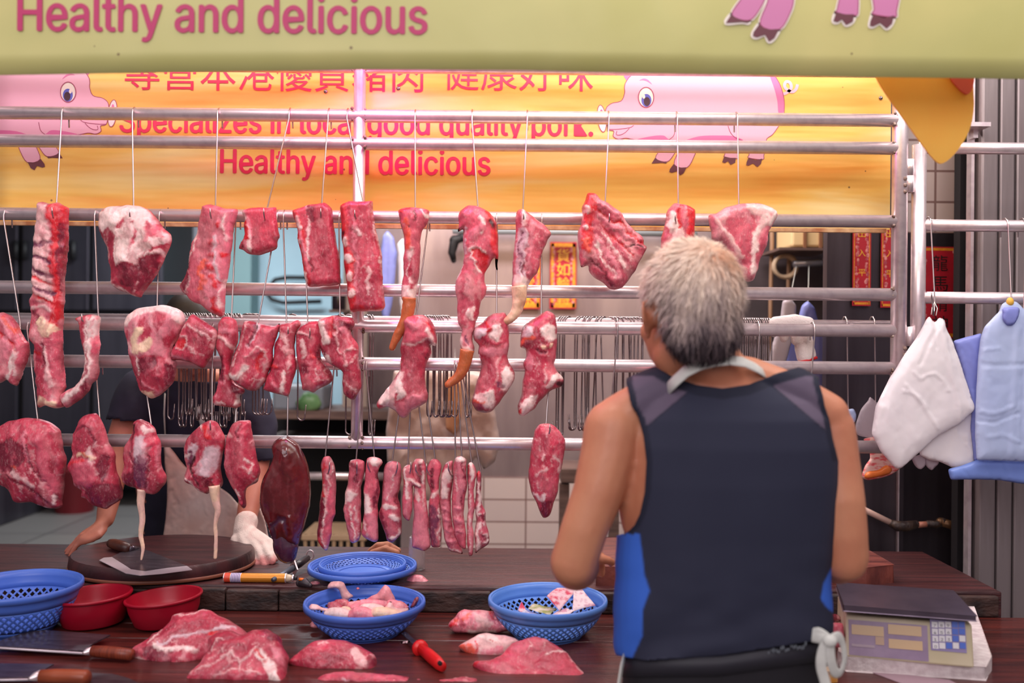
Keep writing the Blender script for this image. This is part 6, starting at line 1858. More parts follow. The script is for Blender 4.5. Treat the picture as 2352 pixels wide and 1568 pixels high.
note('banknote', 'white crumpled banknote at the front of the money basket', [(1268, 1412), (1300, 1396), (1318, 1402), (1300, 1420)], [2.16, 2.18, 2.17, 2.14], NW)

# ---------------------------------------------------------------- weighing scale
SZ = ZL + .030
A0, A1 = G(1943, 1508, SZ), G(2238, 1534, SZ)
U = (A1 - A0)
SW = U.length
U.normalize()
Vv = Vector((-U.y, U.x, 0))
SH_ = .085


def FP(s, t, off=0.0):
    """point on the slanted front of the scale: s along, t from top (0) to bottom (1)"""
    p = A0 + U * (SW * s) + Vector((0, 0, SH_ * (1 - t))) + Vv * (.024 * (1 - t))
    return p - Vv * off


def JS(x, y):
    s = (x - 755) / 1150.0
    yt, yb = 845 + 90 * s, 1205 + 100 * s
    return s, (y - yt) / (yb - yt)


sm_ = A0 + U * SW / 2 + Vv * .1
scl = thing('weighing_scale', 'cream electronic weighing scale with keypad and steel plate on white foam', 'scale', (sm_.x, sm_.y, SZ))
CREAM = mat('cream_plastic', (206, 190, 166), .45, var=(190, 176, 142), scale=6)
mb = MB()
prof = [(0.0, 0.0), (0.003, .010), (.024, SH_), (.19, SH_), (.20, 0.0)]
vs = []
for s in (0, 1):
    for dv, z in prof:
        vs.append(A0 + U * (SW * s) + Vv * dv + Vector((0, 0, z)))
k = len(prof)
mb.add(vs, [tuple(range(k - 1, -1, -1)), tuple(range(k, 2 * k))] + [(i, (i + 1) % k, k + (i + 1) % k, k + i) for i in range(k)])
mb.put('body', CREAM, scl, smooth=False, bevel=.004)


def fquad(name, x0, y0, x1, y1, off, m, th=.0012, lab=None):
    s0, t0 = JS(x0, y0)
    s1, t1 = JS(x1, y1)
    s1 = (x1 - 755) / 1150.0
    # rectangles follow the scale's own axes
    t1 = t0 + (y1 - y0) / 365.0
    mb = MB()
    c = [FP(s0, t0, off), FP(s1, t0, off), FP(s1, t1, off), FP(s0, t1, off)]
    n = (c[1] - c[0]).cross(c[3] - c[0]).normalized()
    if n.dot(Vv) > 0:
        n = -n
    mb.poly(c, n, th)
    return mb.put(name, m, scl, smooth=False, label=lab)


PURP = mat('purple_panel', (158, 134, 160), .4, var=(140, 116, 144), scale=20)
DISP = mat('tan_display', (206, 172, 130), .25)
FADED = mat('faded_print', (176, 156, 168), .5)
fquad('display_panel', 785, 885, 1505, 1190, .0002, PURP)
fquad('display_window', 812, 925, 1108, 1010, .0016, DISP)
fquad('display_window', 1148, 925, 1450, 1010, .0016, DISP)
fquad('display_window', 1150, 1050, 1455, 1130, .0016, DISP)
fquad('approval_mark', 1030, 1030, 1108, 1100, .0016, mat('tan_print', (196, 164, 140), .5))
fquad('printed_note', 810, 1090, 1020, 1112, .0016, FADED)
fquad('keypad_panel', 1530, 885, 1845, 1150, .0002, mat('violet_panel', (140, 124, 168), .4))
KW = mat('white_key', (226, 222, 224), .4)
KB = mat('blue_key', (70, 104, 200), .4)
KD = mat('key_print', (60, 50, 70), .5)
rows = ['789##', '456##', '123#W', '0W#W#']
for r in range(4):
    for c in range(5):
        ch = rows[r][c]
        x0 = 1545 + c * 60
        y0 = 905 + r * 60
        fquad('key', x0, y0, x0 + 52, y0 + 50, .0014, KB if ch == '#' else KW, .0016)
        if ch.isdigit():
            s, t = JS(x0 + 14, y0 + 40)
            s0_, t0_ = JS(x0, y0)
            t = t0_ + 42 / 365.0
            letters('key_digit', ch, KD, scl, FP(s, t, .0034), U, Vector((0, 0, SH_)) - Vv * -.024, width=22 / 1150 * SW, height=.0078, depth=.0002)
# plate
PLT = mat('dull_steel_plate', (122, 108, 122), .35, .8, var=(96, 84, 98), scale=8, rvar=.1)
o = A0 - U * .006 - Vv * .004 + Vector((0, 0, .100))
mb = MB()
pl = [o, o + U * (SW + .008), o + U * (SW + .004) + Vv * .205, o + U * .004 + Vv * .205]
mb.poly(pl, (0, 0, 1), .012)
mb.put('weighing_plate', PLT, scl, smooth=False, bevel=.002)
mb = MB()
for s in (.2, .8):
    for v in (.05, .15):
        mb2 = MB().tube([A0 + U * SW * s + Vv * v + Vector((0, 0, SH_ - .002)), A0 + U * SW * s + Vv * v + Vector((0, 0, .101))], .008, 10)
        mb2.put('plate_post', mat('post_black' + str(s) + str(v), (30, 26, 30), .5), scl)
# foam slab under it
FOAM = mat('white_foam', (228, 216, 214), .7, var=(206, 190, 190), scale=60, bump=.5, bscale=120)
fs = [G(1925, 1528, ZL), G(1945, 1541, ZL), G(2262, 1562, ZL), G(2278, 1540, ZL), G(2255, 1470, ZL), G(2235, 1418, ZL), G(2010, 1400, ZL), G(1925, 1440, ZL)]
mb = MB()
mb.poly(fs, (0, 0, 1), .0295)
mb.put('foam_slab', FOAM, label='white foam slab with a crumbling edge under the scale', cat='foam slab', smooth=False, bevel=.003)
mb = MB()
mb.poly([G(1985, 1538, ZL), G(2180, 1562, ZL), G(2200, 1572, ZL), G(2110, 1585, ZL)], (0, 0, 1), .0015)
mb.put('plastic_sheet', mat('lilac_sheet', (158, 130, 140), .4), label='dull lilac plastic sheet sticking out under the foam slab', cat='sheet', smooth=False)
mb = MB()
pp = G(1905, 1562, ZL)
mb.box(pp + Vector((0, 0, .012)), (.02, .03, .024), Euler((0, 0, .3)).to_matrix())
mb.put('paper_packet', mat('cream_packet', (226, 196, 150), .6, var=(220, 150, 60), scale=20), label='small cream paper packet behind the white apron bow', cat='packet', smooth=False, bevel=.001)

# heavy chopping block behind the vendor
cbk = MB()
bb = [G(1370, 1345, ZU), G(1990, 1345, ZU), G(2052, 1338, ZU), G(2000, 1290, ZU + .02), G(1880, 1262, ZU), G(1370, 1272, ZU)]
cbk.poly([Vector((p.x, p.y, ZU)) for p in bb], (0, 0, 1), .05)
cbk.put('chopping_block', mat('red_brown_block', (124, 62, 52), .5, var=(80, 34, 32), scale=9, stretch=(1, 5, 1), bump=.6, bscale=40), label='heavy red-brown chopping block behind the vendor’s waist', cat='chopping block', smooth=False, bevel=.01)
# ================================================================ people
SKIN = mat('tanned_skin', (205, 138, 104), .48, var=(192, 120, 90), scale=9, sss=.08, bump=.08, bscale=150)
SKIN2 = mat('butcher_skin', (200, 128, 104), .5, var=(184, 106, 88), scale=9, sss=.08, bump=.08, bscale=150)  # butcher's skin, slightly redder and darker than the other man's


def proj(V):
    V = np.asarray(V, float)
    d = V[:, 1] - CAMY
    a, b = V[:, 0] / d, (V[:, 2] - CAMZ) / d
    c, s = math.cos(ROLL), math.sin(ROLL)
    return 1176 + F * (a * c + b * s), 784 - F * (-a * s + b * c), d


def ring(cx, cy, d, hw, hd, n=40, p=2.4):
    c = P(cx, cy, d)
    r = []
    for i in range(n):
        a = 2 * math.pi * i / n
        ca, sa = math.cos(a), math.sin(a)
        r.append(c + Vector((hw * d / F * math.copysign(abs(ca) ** (2 / p), ca), hd * math.copysign(abs(sa) ** (2 / p), sa), 0)))
    return r


# ------------------------------------------------ the man at the front, seen from behind
man = thing('person', 'grey-haired man seen from behind in a dark navy tank top with blue sides', 'person', (P(1655, 784, 1.74).x, 1.74 + CAMY, 0.0))
TD = 1.74
LV = [(1640, 1655, 224, .105), (1560, 1655, 226, .105), (1500, 1655, 228, .106), (1400, 1657, 232, .108), (1300, 1660, 236, .110), (1200, 1666, 240, .113),
      (1100, 1669, 243, .116), (1020, 1669, 243, .112), (960, 1668, 232, .100), (925, 1664, 205, .084), (895, 1658, 150, .068), (868, 1652, 92, .056)]


def torso(mb, k, kd):
    mb.loft([ring(cx, py, TD, hw * k, hd * kd) for py, cx, hw, hd in LV])
    return mb


M = lambda x, y, d: P(x, y, d)
body = MB()
torso(body, .955, .93)
body.limb([M(1648, 885, 1.745), M(1640, 850, 1.735), M(1612, 800, 1.715)], [.066, .061, .060])
for sx, pts, rs in ((-1, [(1585, 872), (1500, 915), (1425, 962)], [.042, .045, .048]), (1, [(1715, 868), (1815, 908), (1895, 955)], [.042, .045, .046])):
    body.limb([M(x, y, 1.735) for x, y in pts], rs)
# left arm
body.limb([M(1408, 985, 1.73), M(1398, 1045, 1.72), M(1374, 1130, 1.705), M(1342, 1215, 1.70), M(1318, 1290, 1.705)], [.056, .054, .048, .0445, .044])
body.limb([M(1318, 1290, 1.705), M(1322, 1300, 1.75), M(1330, 1298, 1.83), M(1340, 1285, 1.94)], [.045, .046, .042, .028])
# lats under the armhole
body.limb([M(1455, 1010, 1.74), M(1462, 1100, 1.735), M(1470, 1200, 1.74)], [.045, .046, .036])
# right arm
body.limb([M(1905, 985, 1.735), M(1916, 1060, 1.725), M(1930, 1150, 1.71), M(1936, 1225, 1.71), M(1938, 1280, 1.715)], [.048, .047, .045, .045, .045])
body.limb([M(1938, 1280, 1.715), M(1925, 1288, 1.77), M(1880, 1288, 1.86), M(1835, 1280, 1.95)], [.045, .044, .038, .028])


def hand(mb, wrist, fwd, up, side, k=1.0, curl=.5, thumb=1):
    """palm, four bent fingers of different lengths and a thumb off the side of the palm"""
    f, u, s = Vector(fwd).normalized(), Vector(up).normalized(), Vector(side).normalized()
    w = Vector(wrist)
    for o in (-.026, -.009, .009, .026):
        mb.limb([w + s * o * .6 * k, w + (f * .05 + s * o) * k, w + (f * .088 + s * o * 1.05) * k], [.015 * k, .0155 * k, .011 * k], 8)
    for o, l, r in ((-.030, .060, .0078), (-.010, .074, .0088), (.010, .080, .0092), (.030, .072, .0088)):
        p = w + (f * .088 + s * o * 1.05) * k
        pts = [p]
        a = .15
        for j, sg in enumerate((.45, .32, .23)):
            a += curl * (.55, .6, .45)[j]
            p = p + (f * math.cos(a) - u * math.sin(a)) * l * sg * k
            pts.append(p)
        mb.limb(pts, [r * 1.05 * k, r * k, r * .92 * k, r * .8 * k], 8)
    t = w + (f * .022 + s * .024 * thumb) * k
    mb.limb([t, t + (f * .026 + s * .026 * thumb - u * .006) * k, t + (f * .052 + s * .034 * thumb - u * .014) * k, t + (f * .072 + s * .030 * thumb - u * .022) * k], [.014 * k, .0115 * k, .0098 * k, .008 * k], 8)


hand(body, M(1341, 1284, 1.955), (.18, 1, -.1), (0, .1, 1), (1, -.18, 0), .95, .8, 1)
hand(body, M(1833, 1280, 1.96), (-.45, 1, -.05), (0, .05, 1), (-1, -.45, 0), .95, .8, 1)
# legs
for x in (1560, 1755):
    c = M(x, 784, TD)
    body.limb([Vector((c.x, c.y, .93)), Vector((c.x, c.y + .005, .70)), Vector((c.x, c.y, .50)), Vector((c.x, c.y - .012, .32)), Vector((c.x, c.y - .005, .10))], [.088, .080, .058, .056, .040])
    body.limb([Vector((c.x, c.y - .03, .045)), Vector((c.x, c.y + .06, .04)), Vector((c.x, c.y + .16, .028))], [.040, .040, .030])
# head, turned a little to the left
HO = M(1580, 742, 1.70)
HR = Euler((math.radians(6), 0, math.radians(15)), 'XYZ').to_matrix()


def HL(x, y, z):
    return HO + HR @ Vector((x, y, z))


body.ball(HL(0, -.002, .045), (.0755, .095, .096), 24, 16, HR)
body.ball(HL(0, .045, -.030), (.060, .058, .074), 20, 14, HR)
body.ball(HL(0, .064, -.078), (.034, .030, .030), 16, 10, HR)
body.ball(HL(0, .020, -.062), (.057, .050, .046), 16, 10, HR)
body.limb([HL(0, .090, .020), HL(0, .100, -.010), HL(0, .106, -.024)], [.010, .012, .013], 10)
for s in (-1, 1):
    body.ball(HL(s * .012, .100, -.026), (.009, .010, .008), 10, 7, HR)
    body.ball(HL(s * .033, .086, .032), (.022, .012, .010), 12, 8, HR)
    body.ball(HL(s * .045, .062, -.022), (.022, .026, .024), 12, 8, HR)
    # ear: rim and lobe
    er = [HL(s * .074, .010, -.022), HL(s * .084, -.006, -.014), HL(s * .097, -.020, .006), HL(s * .100, -.020, .026), HL(s * .093, -.006, .038), HL(s * .080, .008, .030)]
    body.limb(er, [.0075, .006, .0055, .0055, .0055, .006], 8)
    body.ball(HL(s * .079, -.001, .010), (.012, .013, .024), 10, 8, HR)
    body.ball(HL(s * .078, .004, -.024), (.0065, .009, .011), 10, 8, HR)
body.ball(HL(0, .100, -.056), (.022, .010, .006), 12, 8, HR)
body.ball(HL(0, .099, -.066), (.020, .010, .006), 12, 8, HR)
V, Fc, N = remesh(body, .0055, 5, .5)
put('body', V, Fc, SKIN, man)
for s in (-1, 1):
    MB().ball(HL(s * .032, .088, .012), .0125, 14, 10).put('eye', mat('eye_white' + str(s), (226, 218, 210), .2), man)
    MB().ball(HL(s * .032, .0965, .012), .0058, 10, 8).put('iris', mat('eye_dark' + str(s), (36, 22, 18), .15), man)

# hair: salt and pepper, white on top, thin at the crown, dark at the nape
hb = MB()
hb.ball(HL(0, -.010, .050), (.088, .108, .104), 30, 22, HR)
hb.ball(HL(0, -.060, -.004), (.076, .052, .062), 24, 16, HR)
V, Fc, N = remesh(hb, .005, 3)
inv = HR.transposed()
Lc = (V - np.array(HO)) @ np.array(inv).T
nz = fbm(Lc * 55, 2)
keep = np.where(Lc[:, 1] > .02, Lc[:, 2] > .035 + (Lc[:, 1] - .02) * .75 + .010 * nz, np.where(Lc[:, 1] > np.where(np.abs(Lc[:, 0]) > .055, -.046, -.026), Lc[:, 2] > np.where(Lc[:, 1] > .006, .0, .044) + .008 * nz, Lc[:, 2] > -.058 - .25 * np.minimum(0, Lc[:, 1] + .035) * 0 + .010 * nz))
V2 = V + N * (.0035 * fbm(np.stack([Lc[:, 0] * 90, Lc[:, 1] * 90, Lc[:, 2] * 22], 1), 2))[:, None]


def hair_col(L):
    st = fbm(np.stack([L[:, 0] * 130, L[:, 1] * 130, L[:, 2] * 18], 1), 2)
    t = np.clip((L[:, 2] + .055) / .16 + .22 * st, 0, 1)
    ks = [0, .22, .42, .66, 1.0]
    cs = np.array([lin(c)[:3] for c in ((46, 38, 44), (84, 70, 74), (158, 138, 134), (210, 188, 176), (240, 218, 198))])
    col = np.stack([np.interp(t, ks, cs[:, i]) for i in range(3)], 1)
    # thin patch at the crown where the scalp shows
    crown = np.exp(-(((L[:, 0] - .018) / .034) ** 2 + ((L[:, 1] + .062) / .04) ** 2 + ((L[:, 2] - .112) / .035) ** 2))
    k = np.clip(crown * (1.0 + .8 * st), 0, .85)[:, None]
    col = col * (1 - k) + np.array(lin((214, 152, 112))[:3]) * k
    return np.concatenate([col, np.ones((len(L), 1))], 1)


cols = hair_col(Lc)
Vk, Fk = cut(V2, Fc, keep)
ck = cols[keep]
# short strands lying over the cap
rs = np.random.RandomState(4)
ids = rs.choice(np.where(keep)[0], 5200)
SV, SF, SCc = [], [], []
crown_p = np.array([.012, -.06, .13])
for i in ids:
    p = Lc[i]
    n = np.array(inv) @ N[i]
    g = p - crown_p
    g = g / (np.linalg.norm(g) + 1e-6) + np.array([.12, 0, -.45])
    g = g - n * (g @ n)
    g = g / (np.linalg.norm(g) + 1e-6)
    g = g + rs.normal(0, .22, 3)
    ln = rs.uniform(.014, .030)
    w = np.cross(n, g)
    w = w / (np.linalg.norm(w) + 1e-6) * rs.uniform(.0006, .0013)
    a = p + n * .001
    b = p + g * ln * .5 + n * rs.uniform(.003, .006)
    c = p + g * ln + n * rs.uniform(.001, .006)
    base = len(SV)
    SV += [a - w, a + w, b - w, b + w, c]
    SF += [(base, base + 1, base + 3, base + 2), (base + 2, base + 3, base + 4)]
    cc = cols[i] * rs.uniform(.75, 1.25)
    SCc += [cc] * 5
SV = np.array(SV) @ np.array(HR).T + np.array(HO)
allV = np.concatenate([Vk, SV])
allF = list(Fk) + [tuple(j + len(Vk) for j in f) for f in SF]
put('hair', allV, allF, mat('grey_hair', (160, 150, 145), .55, attr=True, spec=.3), man, label='short grey hair, dark at the nape', cols=np.clip(np.concatenate([ck, np.array(SCc)]), 0, 1))

# tank top
src = MB()
torso(src, 1.0, 1.0)
for pts, rs_ in (([(1590, 868), (1500, 912), (1425, 958)], [.042, .047, .052]), ([(1712, 864), (1815, 904), (1895, 952)], [.042, .047, .050])):
    src.limb([M(x, y, 1.735) for x, y in pts], rs_)
V, Fc, N = remesh(src, .0042, 5)
V = V + N * .006
px, py, dd = proj(V)
back = dd < TD
low = np.clip((py - 1250) / 250, 0, 1)
# loose cloth: folds low on the back
fold = np.sin((px * .35 + py * .95) / 26 + 2.2 * vnoise(np.stack([px / 110, py / 80], 1))) * .5 + .8 * vnoise(np.stack([px / 70, py / 45], 1))
V = V + N * ((.0065 * low * fold) + .005 * low)[:, None]
V = V + N * (.0018 * vnoise(np.stack([px / 60, py / 120], 1)))[:, None]
px, py, dd = proj(V)
xL = np.interp(py, [880, 905, 930, 960, 1000, 1060, 1130, 1180, 1205, 1218, 1226, 1230, 1231], [1440, 1446, 1450, 1468, 1479, 1486, 1482, 1471, 1459, 1447, 1434, 1418, -500])
xR = np.interp(py, [880, 905, 930, 960, 1010, 1060, 1061], [1880, 1888, 1893, 1903, 1912, 1925, 3500])
yN = np.interp(px, [1500, 1545, 1600, 1660, 1720, 1785, 1850], [840, 866, 885, 893, 884, 858, 840])
yN = np.where(back, yN, np.interp(px, [1540, 1600, 1660, 1720, 1790], [860, 940, 975, 940, 860]))
hem = np.interp(px, [1400, 1480, 1650, 1850, 1920], [1500, 1516, 1505, 1474, 1462])
mm = np.stack([px - xL, xR - px, py - yN, hem - py], 1)
keep = mm.min(1) > -6.5
sh = np.minimum(mm, 0) * keep[:, None]
mpp = dd / F
V = V + np.stack([(-sh[:, 0] + sh[:, 1]) * mpp, 0 * mpp, (sh[:, 2] - sh[:, 3]) * mpp], 1)
navy = np.array(lin((46, 48, 66))[:3])
yoke = np.array(lin((96, 84, 102))[:3])  # greyer yoke fabric, with overhead light also painted into its colour
pipe = np.array(lin((34, 36, 52))[:3])
blue = np.array(lin((60, 106, 206))[:3])
col = np.tile(navy, (len(V), 1))
yl = np.where(px < 1665, 985 - (px - 1480) * (92 / 110.0), 880 + (px - 1765) * (105 / 125.0))
k = np.clip((yl - py) / 5 + .5, 0, 1)[:, None]
col = col * (1 - k) + yoke * k
k = np.clip(1 - np.abs(yl - py) / 4.5, 0, 1)[:, None]
col = col * (1 - k) + pipe * k
k = np.clip(((yN + 24) - py) / 4 + .5, 0, 1)[:, None]
col = col * (1 - k) + pipe * k
edge_ = np.minimum(px - xL, xR - px)
k = np.clip((13 - edge_) / 4 + .5, 0, 1)[:, None]
col = col * (1 - k) + pipe * k
bl = np.interp(py, [1224, 1260, 1320, 1355, 1400, 1460, 1512], [1470, 1474, 1481, 1493, 1477, 1476, 1452])
br = np.interp(py, [1300, 1340, 1375, 1395, 1420], [1910, 1890, 1884, 1898, 1930])
k = (np.clip((bl - px) / 4 + .5, 0, 1) * (py > 1226) + np.clip((px - br) / 4 + .5, 0, 1) * (py > 1300))[:, None]
k = np.clip(k, 0, 1)
col = col * (1 - k) + blue * k
C4 = np.concatenate([col, np.ones((len(col), 1))], 1)
Vk, Fk = cut(V, Fc, keep)
put('tank_top', Vk, Fk, mat('sports_fabric', (46, 48, 66), .75, attr=True, bump=.06, bscale=500, spec=.25), man, cols=C4[keep], solid=.002, label='dark navy tank top with blue side panels and greyer shoulder yoke painted paler as if lit from above')

# shorts and waistband
BLK = mat('black_shorts', (26, 22, 30), .8, var=(20, 17, 24), scale=12)
so = MB()
so.loft([ring(1655, y, TD, hw, .112) for y, hw in ((1700, 222), (1600, 226), (1545, 224), (1480, 221), (1430, 217))])
for x in (1558, 1757):
    c = M(x, 784, TD)
    so.limb([Vector((c.x, c.y, .88)), Vector((c.x, c.y + .003, .72)), Vector((c.x, c.y, .52))], [.100, .098, .094])
V, Fc, N = remesh(so, .008, 3)
put('shorts', V, Fc, BLK, man)
wb = MB()
rings = []
for off in (0, 1):
    r = []
    for p in ring(1655, 1500, TD, 222, .1165, 64):
        qx, qy, qd = proj(np.array([tuple(p)]))
        yy = np.interp(qx[0], [1430, 1650, 1880], [1512, 1508, 1476]) + (0 if off else 42)
        r.append(P(qx[0], yy, qd[0]))
    rings.append(r)
n = len(rings[0])
wb.v = [tuple(v) for r in rings for v in r]
wb.f = [(i, (i + 1) % n, n + (i + 1) % n, n + i) for i in range(n)]
wb.put('waistband', mat('waistband_black', (36, 34, 44), .6), man, solid=.004)
MK = mat('pale_marks', (110, 116, 124), .7)
mk = MB()
random.seed(3)
for i in range(16):
    x = 1766 + i * 5.6 + random.uniform(-1, 1)
    y = 1496 - i * 1.15
    q = P(x, y + random.uniform(-3, 6), TD - .1145)
    mk.box(q, (.0022, .002, random.uniform(.002, .007)), Euler((0, random.uniform(-.7, .7), 0)).to_matrix())
mk.put('waistband_print', MK, man, smooth=False, label='worn pale print on the waistband')

# apron straps and bow
WHT = mat('white_cotton', (222, 222, 214), .8, var=(206, 206, 200), scale=30, bump=.2, bscale=200)


def strap(pts, w, m=WHT, name='apron_strap', nrm=None, th=.0022):
    pts = [Vector(p) for p in pts]
    mb = MB()
    mb.tube(pts, w, 10, flat=th / w, up=(0, 0, 1))
    return mb.put(name, m, man)


nk = [M(1530, 898, 1.69), M(1553, 873, 1.664), M(1575, 853, 1.652), M(1605, 838, 1.646), M(1640, 829, 1.645), M(1675, 826, 1.648), M(1708, 831, 1.658), M(1738, 845, 1.680), M(1762, 862, 1.71)]
strap(nk, .0115)
bow = [[M(1862, 1462, 1.645), M(1885, 1466, 1.630), M(1906, 1470, 1.622)], [M(1906, 1470, 1.622), M(1925, 1462, 1.630), M(1936, 1480, 1.645), M(1940, 1515, 1.650), M(1930, 1545, 1.645), M(1916, 1540, 1.635), M(1908, 1510, 1.625), M(1906, 1475, 1.622)],
       [M(1902, 1470, 1.622), M(1890, 1495, 1.625), M(1886, 1530, 1.628), M(1896, 1570, 1.630), M(1906, 1620, 1.632)], [M(1906, 1470, 1.622), M(1880, 1452, 1.635), M(1862, 1462, 1.645)]]
for b in bow:
    strap([Vector(p) for p in smoothed([tuple(q) for q in b], False, 4)], .0095, name='apron_bow')
MB().ball(M(1906, 1472, 1.622), (.013, .009, .011)).put('bow_knot', WHT, man)
strap([M(1434, 1508, 1.70), M(1428, 1530, 1.68), M(1422, 1570, 1.67), M(1416, 1620, 1.67)], .010, name='apron_tie')
# apron front, hidden from the street side
ap = MB()
aw = []
for j, z in enumerate((1.28, 1.15, 1.0, .85, .7, .55)):
    for i in range(11):
        a = math.pi * (0.12 + .76 * i / 10)
        c = M(1658, 784, TD)
        aw.append((c.x + .19 * math.cos(a) * (.6 if z > 1.2 else 1), c.y + .128 * math.sin(a) + .002, z))
for j in range(5):
    for i in range(10):
        a = j * 11 + i
        ap.f.append((a, a + 1, a + 12, a + 11))
ap.v = aw
ap.put('apron', WHT, man, solid=.002)

# ------------------------------------------------ the butcher behind the meat
p2 = thing('person', 'butcher leaning on the board behind the meat in a dark navy T-shirt and pale apron', 'person', (P(460, 784, 3.25).x, 3.25 + CAMY, .25))
b2 = MB()
T2 = [(1420, 480, 150, .11, 3.32), (1300, 478, 150, .12, 3.30), (1180, 468, 150, .12, 3.25), (1080, 455, 150, .12, 3.20), (980, 448, 155, .12, 3.14), (910, 445, 150, .10, 3.08), (870, 445, 110, .075, 3.05), (845, 445, 60, .055, 3.03)]
b2.loft([ring(cx, y, d, hw * .95, hd * .95) for y, cx, hw, hd, d in T2])
b2.limb([P(445, 870, 3.06), P(445, 835, 3.02), P(446, 800, 2.99)], [.06, .056, .055])
# head bowed forward
H2 = P(446, 775, 2.97)
R2 = Euler((math.radians(-28), 0, math.radians(172)), 'XYZ').to_matrix()


def H2L(x, y, z):
    return H2 + R2 @ Vector((x, y, z))


b2.ball(H2L(0, -.002, .045), (.074, .093, .094), 22, 14, R2)
b2.ball(H2L(0, .045, -.030), (.058, .056, .072), 18, 12, R2)
b2.ball(H2L(0, .062, -.078), (.032, .030, .028), 14, 10, R2)
b2.limb([H2L(0, .092, .020), H2L(0, .108, -.012), H2L(0, .116, -.026)], [.010, .012, .014], 10)
for s in (-1, 1):
    b2.ball(H2L(s * .077, 0, .008), (.008, .018, .030), 10, 8, R2)
    b2.ball(H2L(s * .033, .086, .032), (.022, .012, .010), 12, 8, R2)
b2.ball(H2L(0, .099, -.058), (.021, .010, .009), 12, 8, R2)
# right arm of the figure (left in the photo), bare hand spread on the wood
b2.limb([P(320, 915, 3.06), P(295, 965, 3.02), P(276, 1015, 2.98)], [.060, .050, .044])
b2.limb([P(276, 1015, 2.98), P(266, 1070, 2.93), P(252, 1140, 2.86), P(242, 1192, 2.81)], [.043, .041, .034, .027])
hl = lambda pts, rs: b2.limb([P(*q) for q in pts], rs, 8)
for pts in ([(240, 1196, 2.80), (226, 1212, 2.775), (208, 1222, 2.755)], [(240, 1194, 2.81), (226, 1208, 2.795), (210, 1216, 2.785)], [(241, 1193, 2.82), (230, 1206, 2.815), (213, 1213, 2.81)], [(242, 1193, 2.83), (232, 1206, 2.835), (216, 1213, 2.832)]):
    hl(pts, [.020, .017, .0125])
hl([(208, 1222, 2.755), (188, 1236, 2.735), (172, 1258, 2.725), (160, 1277, 2.722)], [.0115, .0105, .0092, .0078])
hl([(210, 1216, 2.785), (188, 1230, 2.765), (166, 1256, 2.755), (150, 1279, 2.75)], [.0115, .0105, .0095, .008])
hl([(213, 1213, 2.81), (190, 1226, 2.795), (164, 1254, 2.785), (144, 1276, 2.78)], [.0112, .0100, .009, .0078])
hl([(216, 1213, 2.832), (194, 1226, 2.825), (172, 1250, 2.82), (156, 1270, 2.818)], [.0102, .009, .0082, .007])
hl([(236, 1215, 2.785), (226, 1230, 2.75), (208, 1240, 2.735), (192, 1245, 2.73)], [.0150, .0128, .0108, .009])
# other arm down to the gloved hand
b2.limb([P(572, 915, 3.06), P(588, 980, 3.02), P(590, 1050, 2.97)], [.060, .050, .043])
b2.limb([P(590, 1050, 2.97), P(584, 1110, 2.92), P(570, 1170, 2.85), P(562, 1212, 2.80)], [.043, .040, .034, .028])
# legs
for x in (410, 540):
    c = P(x, 784, 3.32)
    b2.limb([Vector((c.x, c.y, .85)), Vector((c.x, c.y, .6)), Vector((c.x, c.y, .33))], [.085, .062, .045])
    b2.limb([Vector((c.x, c.y + .02, .295)), Vector((c.x, c.y - .12, .285))], [.04, .035])
V, Fc, N = remesh(b2, .0065, 3)
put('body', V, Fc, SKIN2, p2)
for s in (-1, 1):
    MB().ball(H2L(s * .032, .086, .012), .0125, 12, 8).put('eye', mat('eye_b' + str(s), (40, 26, 22), .2), p2)
hb = MB()
hb.ball(H2L(0, -.012, .055), (.083, .100, .100), 24, 18, R2)
V, Fc, N = remesh(hb, .006, 2)
L2 = (V - np.array(H2)) @ np.array(R2.transposed()).T
nz = fbm(L2 * 50, 2)
keep = L2[:, 2] > np.where(L2[:, 1] > .02, .05 + (L2[:, 1] - .02) * .6, np.where(L2[:, 1] > -.03, .015, -.03)) + .01 * nz
Vk, Fk = cut(V, Fc, keep)
put('hair', Vk, Fk, mat('black_hair', (30, 24, 26), .5), p2, solid=.004)
# gloved hand
gl = MB()
gl.limb([P(566, 1198, 2.815), P(561, 1222, 2.785)], [.036, .034], 12)
for pts in ([(556, 1228, 2.775), (562, 1245, 2.735), (568, 1256, 2.708)], [(561, 1226, 2.775), (574, 1242, 2.735), (587, 1253, 2.705)], [(566, 1224, 2.775), (588, 1240, 2.735), (604, 1250, 2.705)], [(570, 1222, 2.78), (598, 1238, 2.74), (618, 1248, 2.71)]):
    gl.limb([P(*q) for q in pts], [.024, .021, .016], 10)
for pts in ([(568, 1256, 2.708), (575, 1272, 2.68), (583, 1286, 2.66), (589, 1298, 2.645)], [(587, 1253, 2.705), (595, 1268, 2.675), (602, 1284, 2.655), (608, 1298, 2.64)], [(604, 1250, 2.705), (613, 1264, 2.675), (620, 1277, 2.655), (626, 1289, 2.645)], [(618, 1248, 2.71), (625, 1260, 2.69), (630, 1270, 2.675), (634, 1281, 2.665)]):
    gl.limb([P(*q) for q in pts], [.0150, .0138, .0128, .0108], 8)
gl.limb([P(552, 1228, 2.785), P(541, 1240, 2.755), P(545, 1252, 2.735), P(550, 1258, 2.725)], [.020, .0165, .0145, .012], 8)
V, Fc, N = remesh(gl, .0042, 3)
px, py, dd = proj(V)
tipk = np.clip((py - 1272) / 18 + .3 * vnoise(np.stack([px / 6, py / 6], 1)), 0, .8) + np.clip(((py - 1246) / 10) * (px < 556), 0, .9)
tipk = np.clip(tipk + .25 * np.clip(fbm(np.stack([px / 12, py / 12], 1), 2), 0, 1), 0, .9)[:, None]
col = np.array(lin((226, 206, 196))[:3]) * (1 - tipk) + np.array(lin((206, 110, 110))[:3]) * tipk
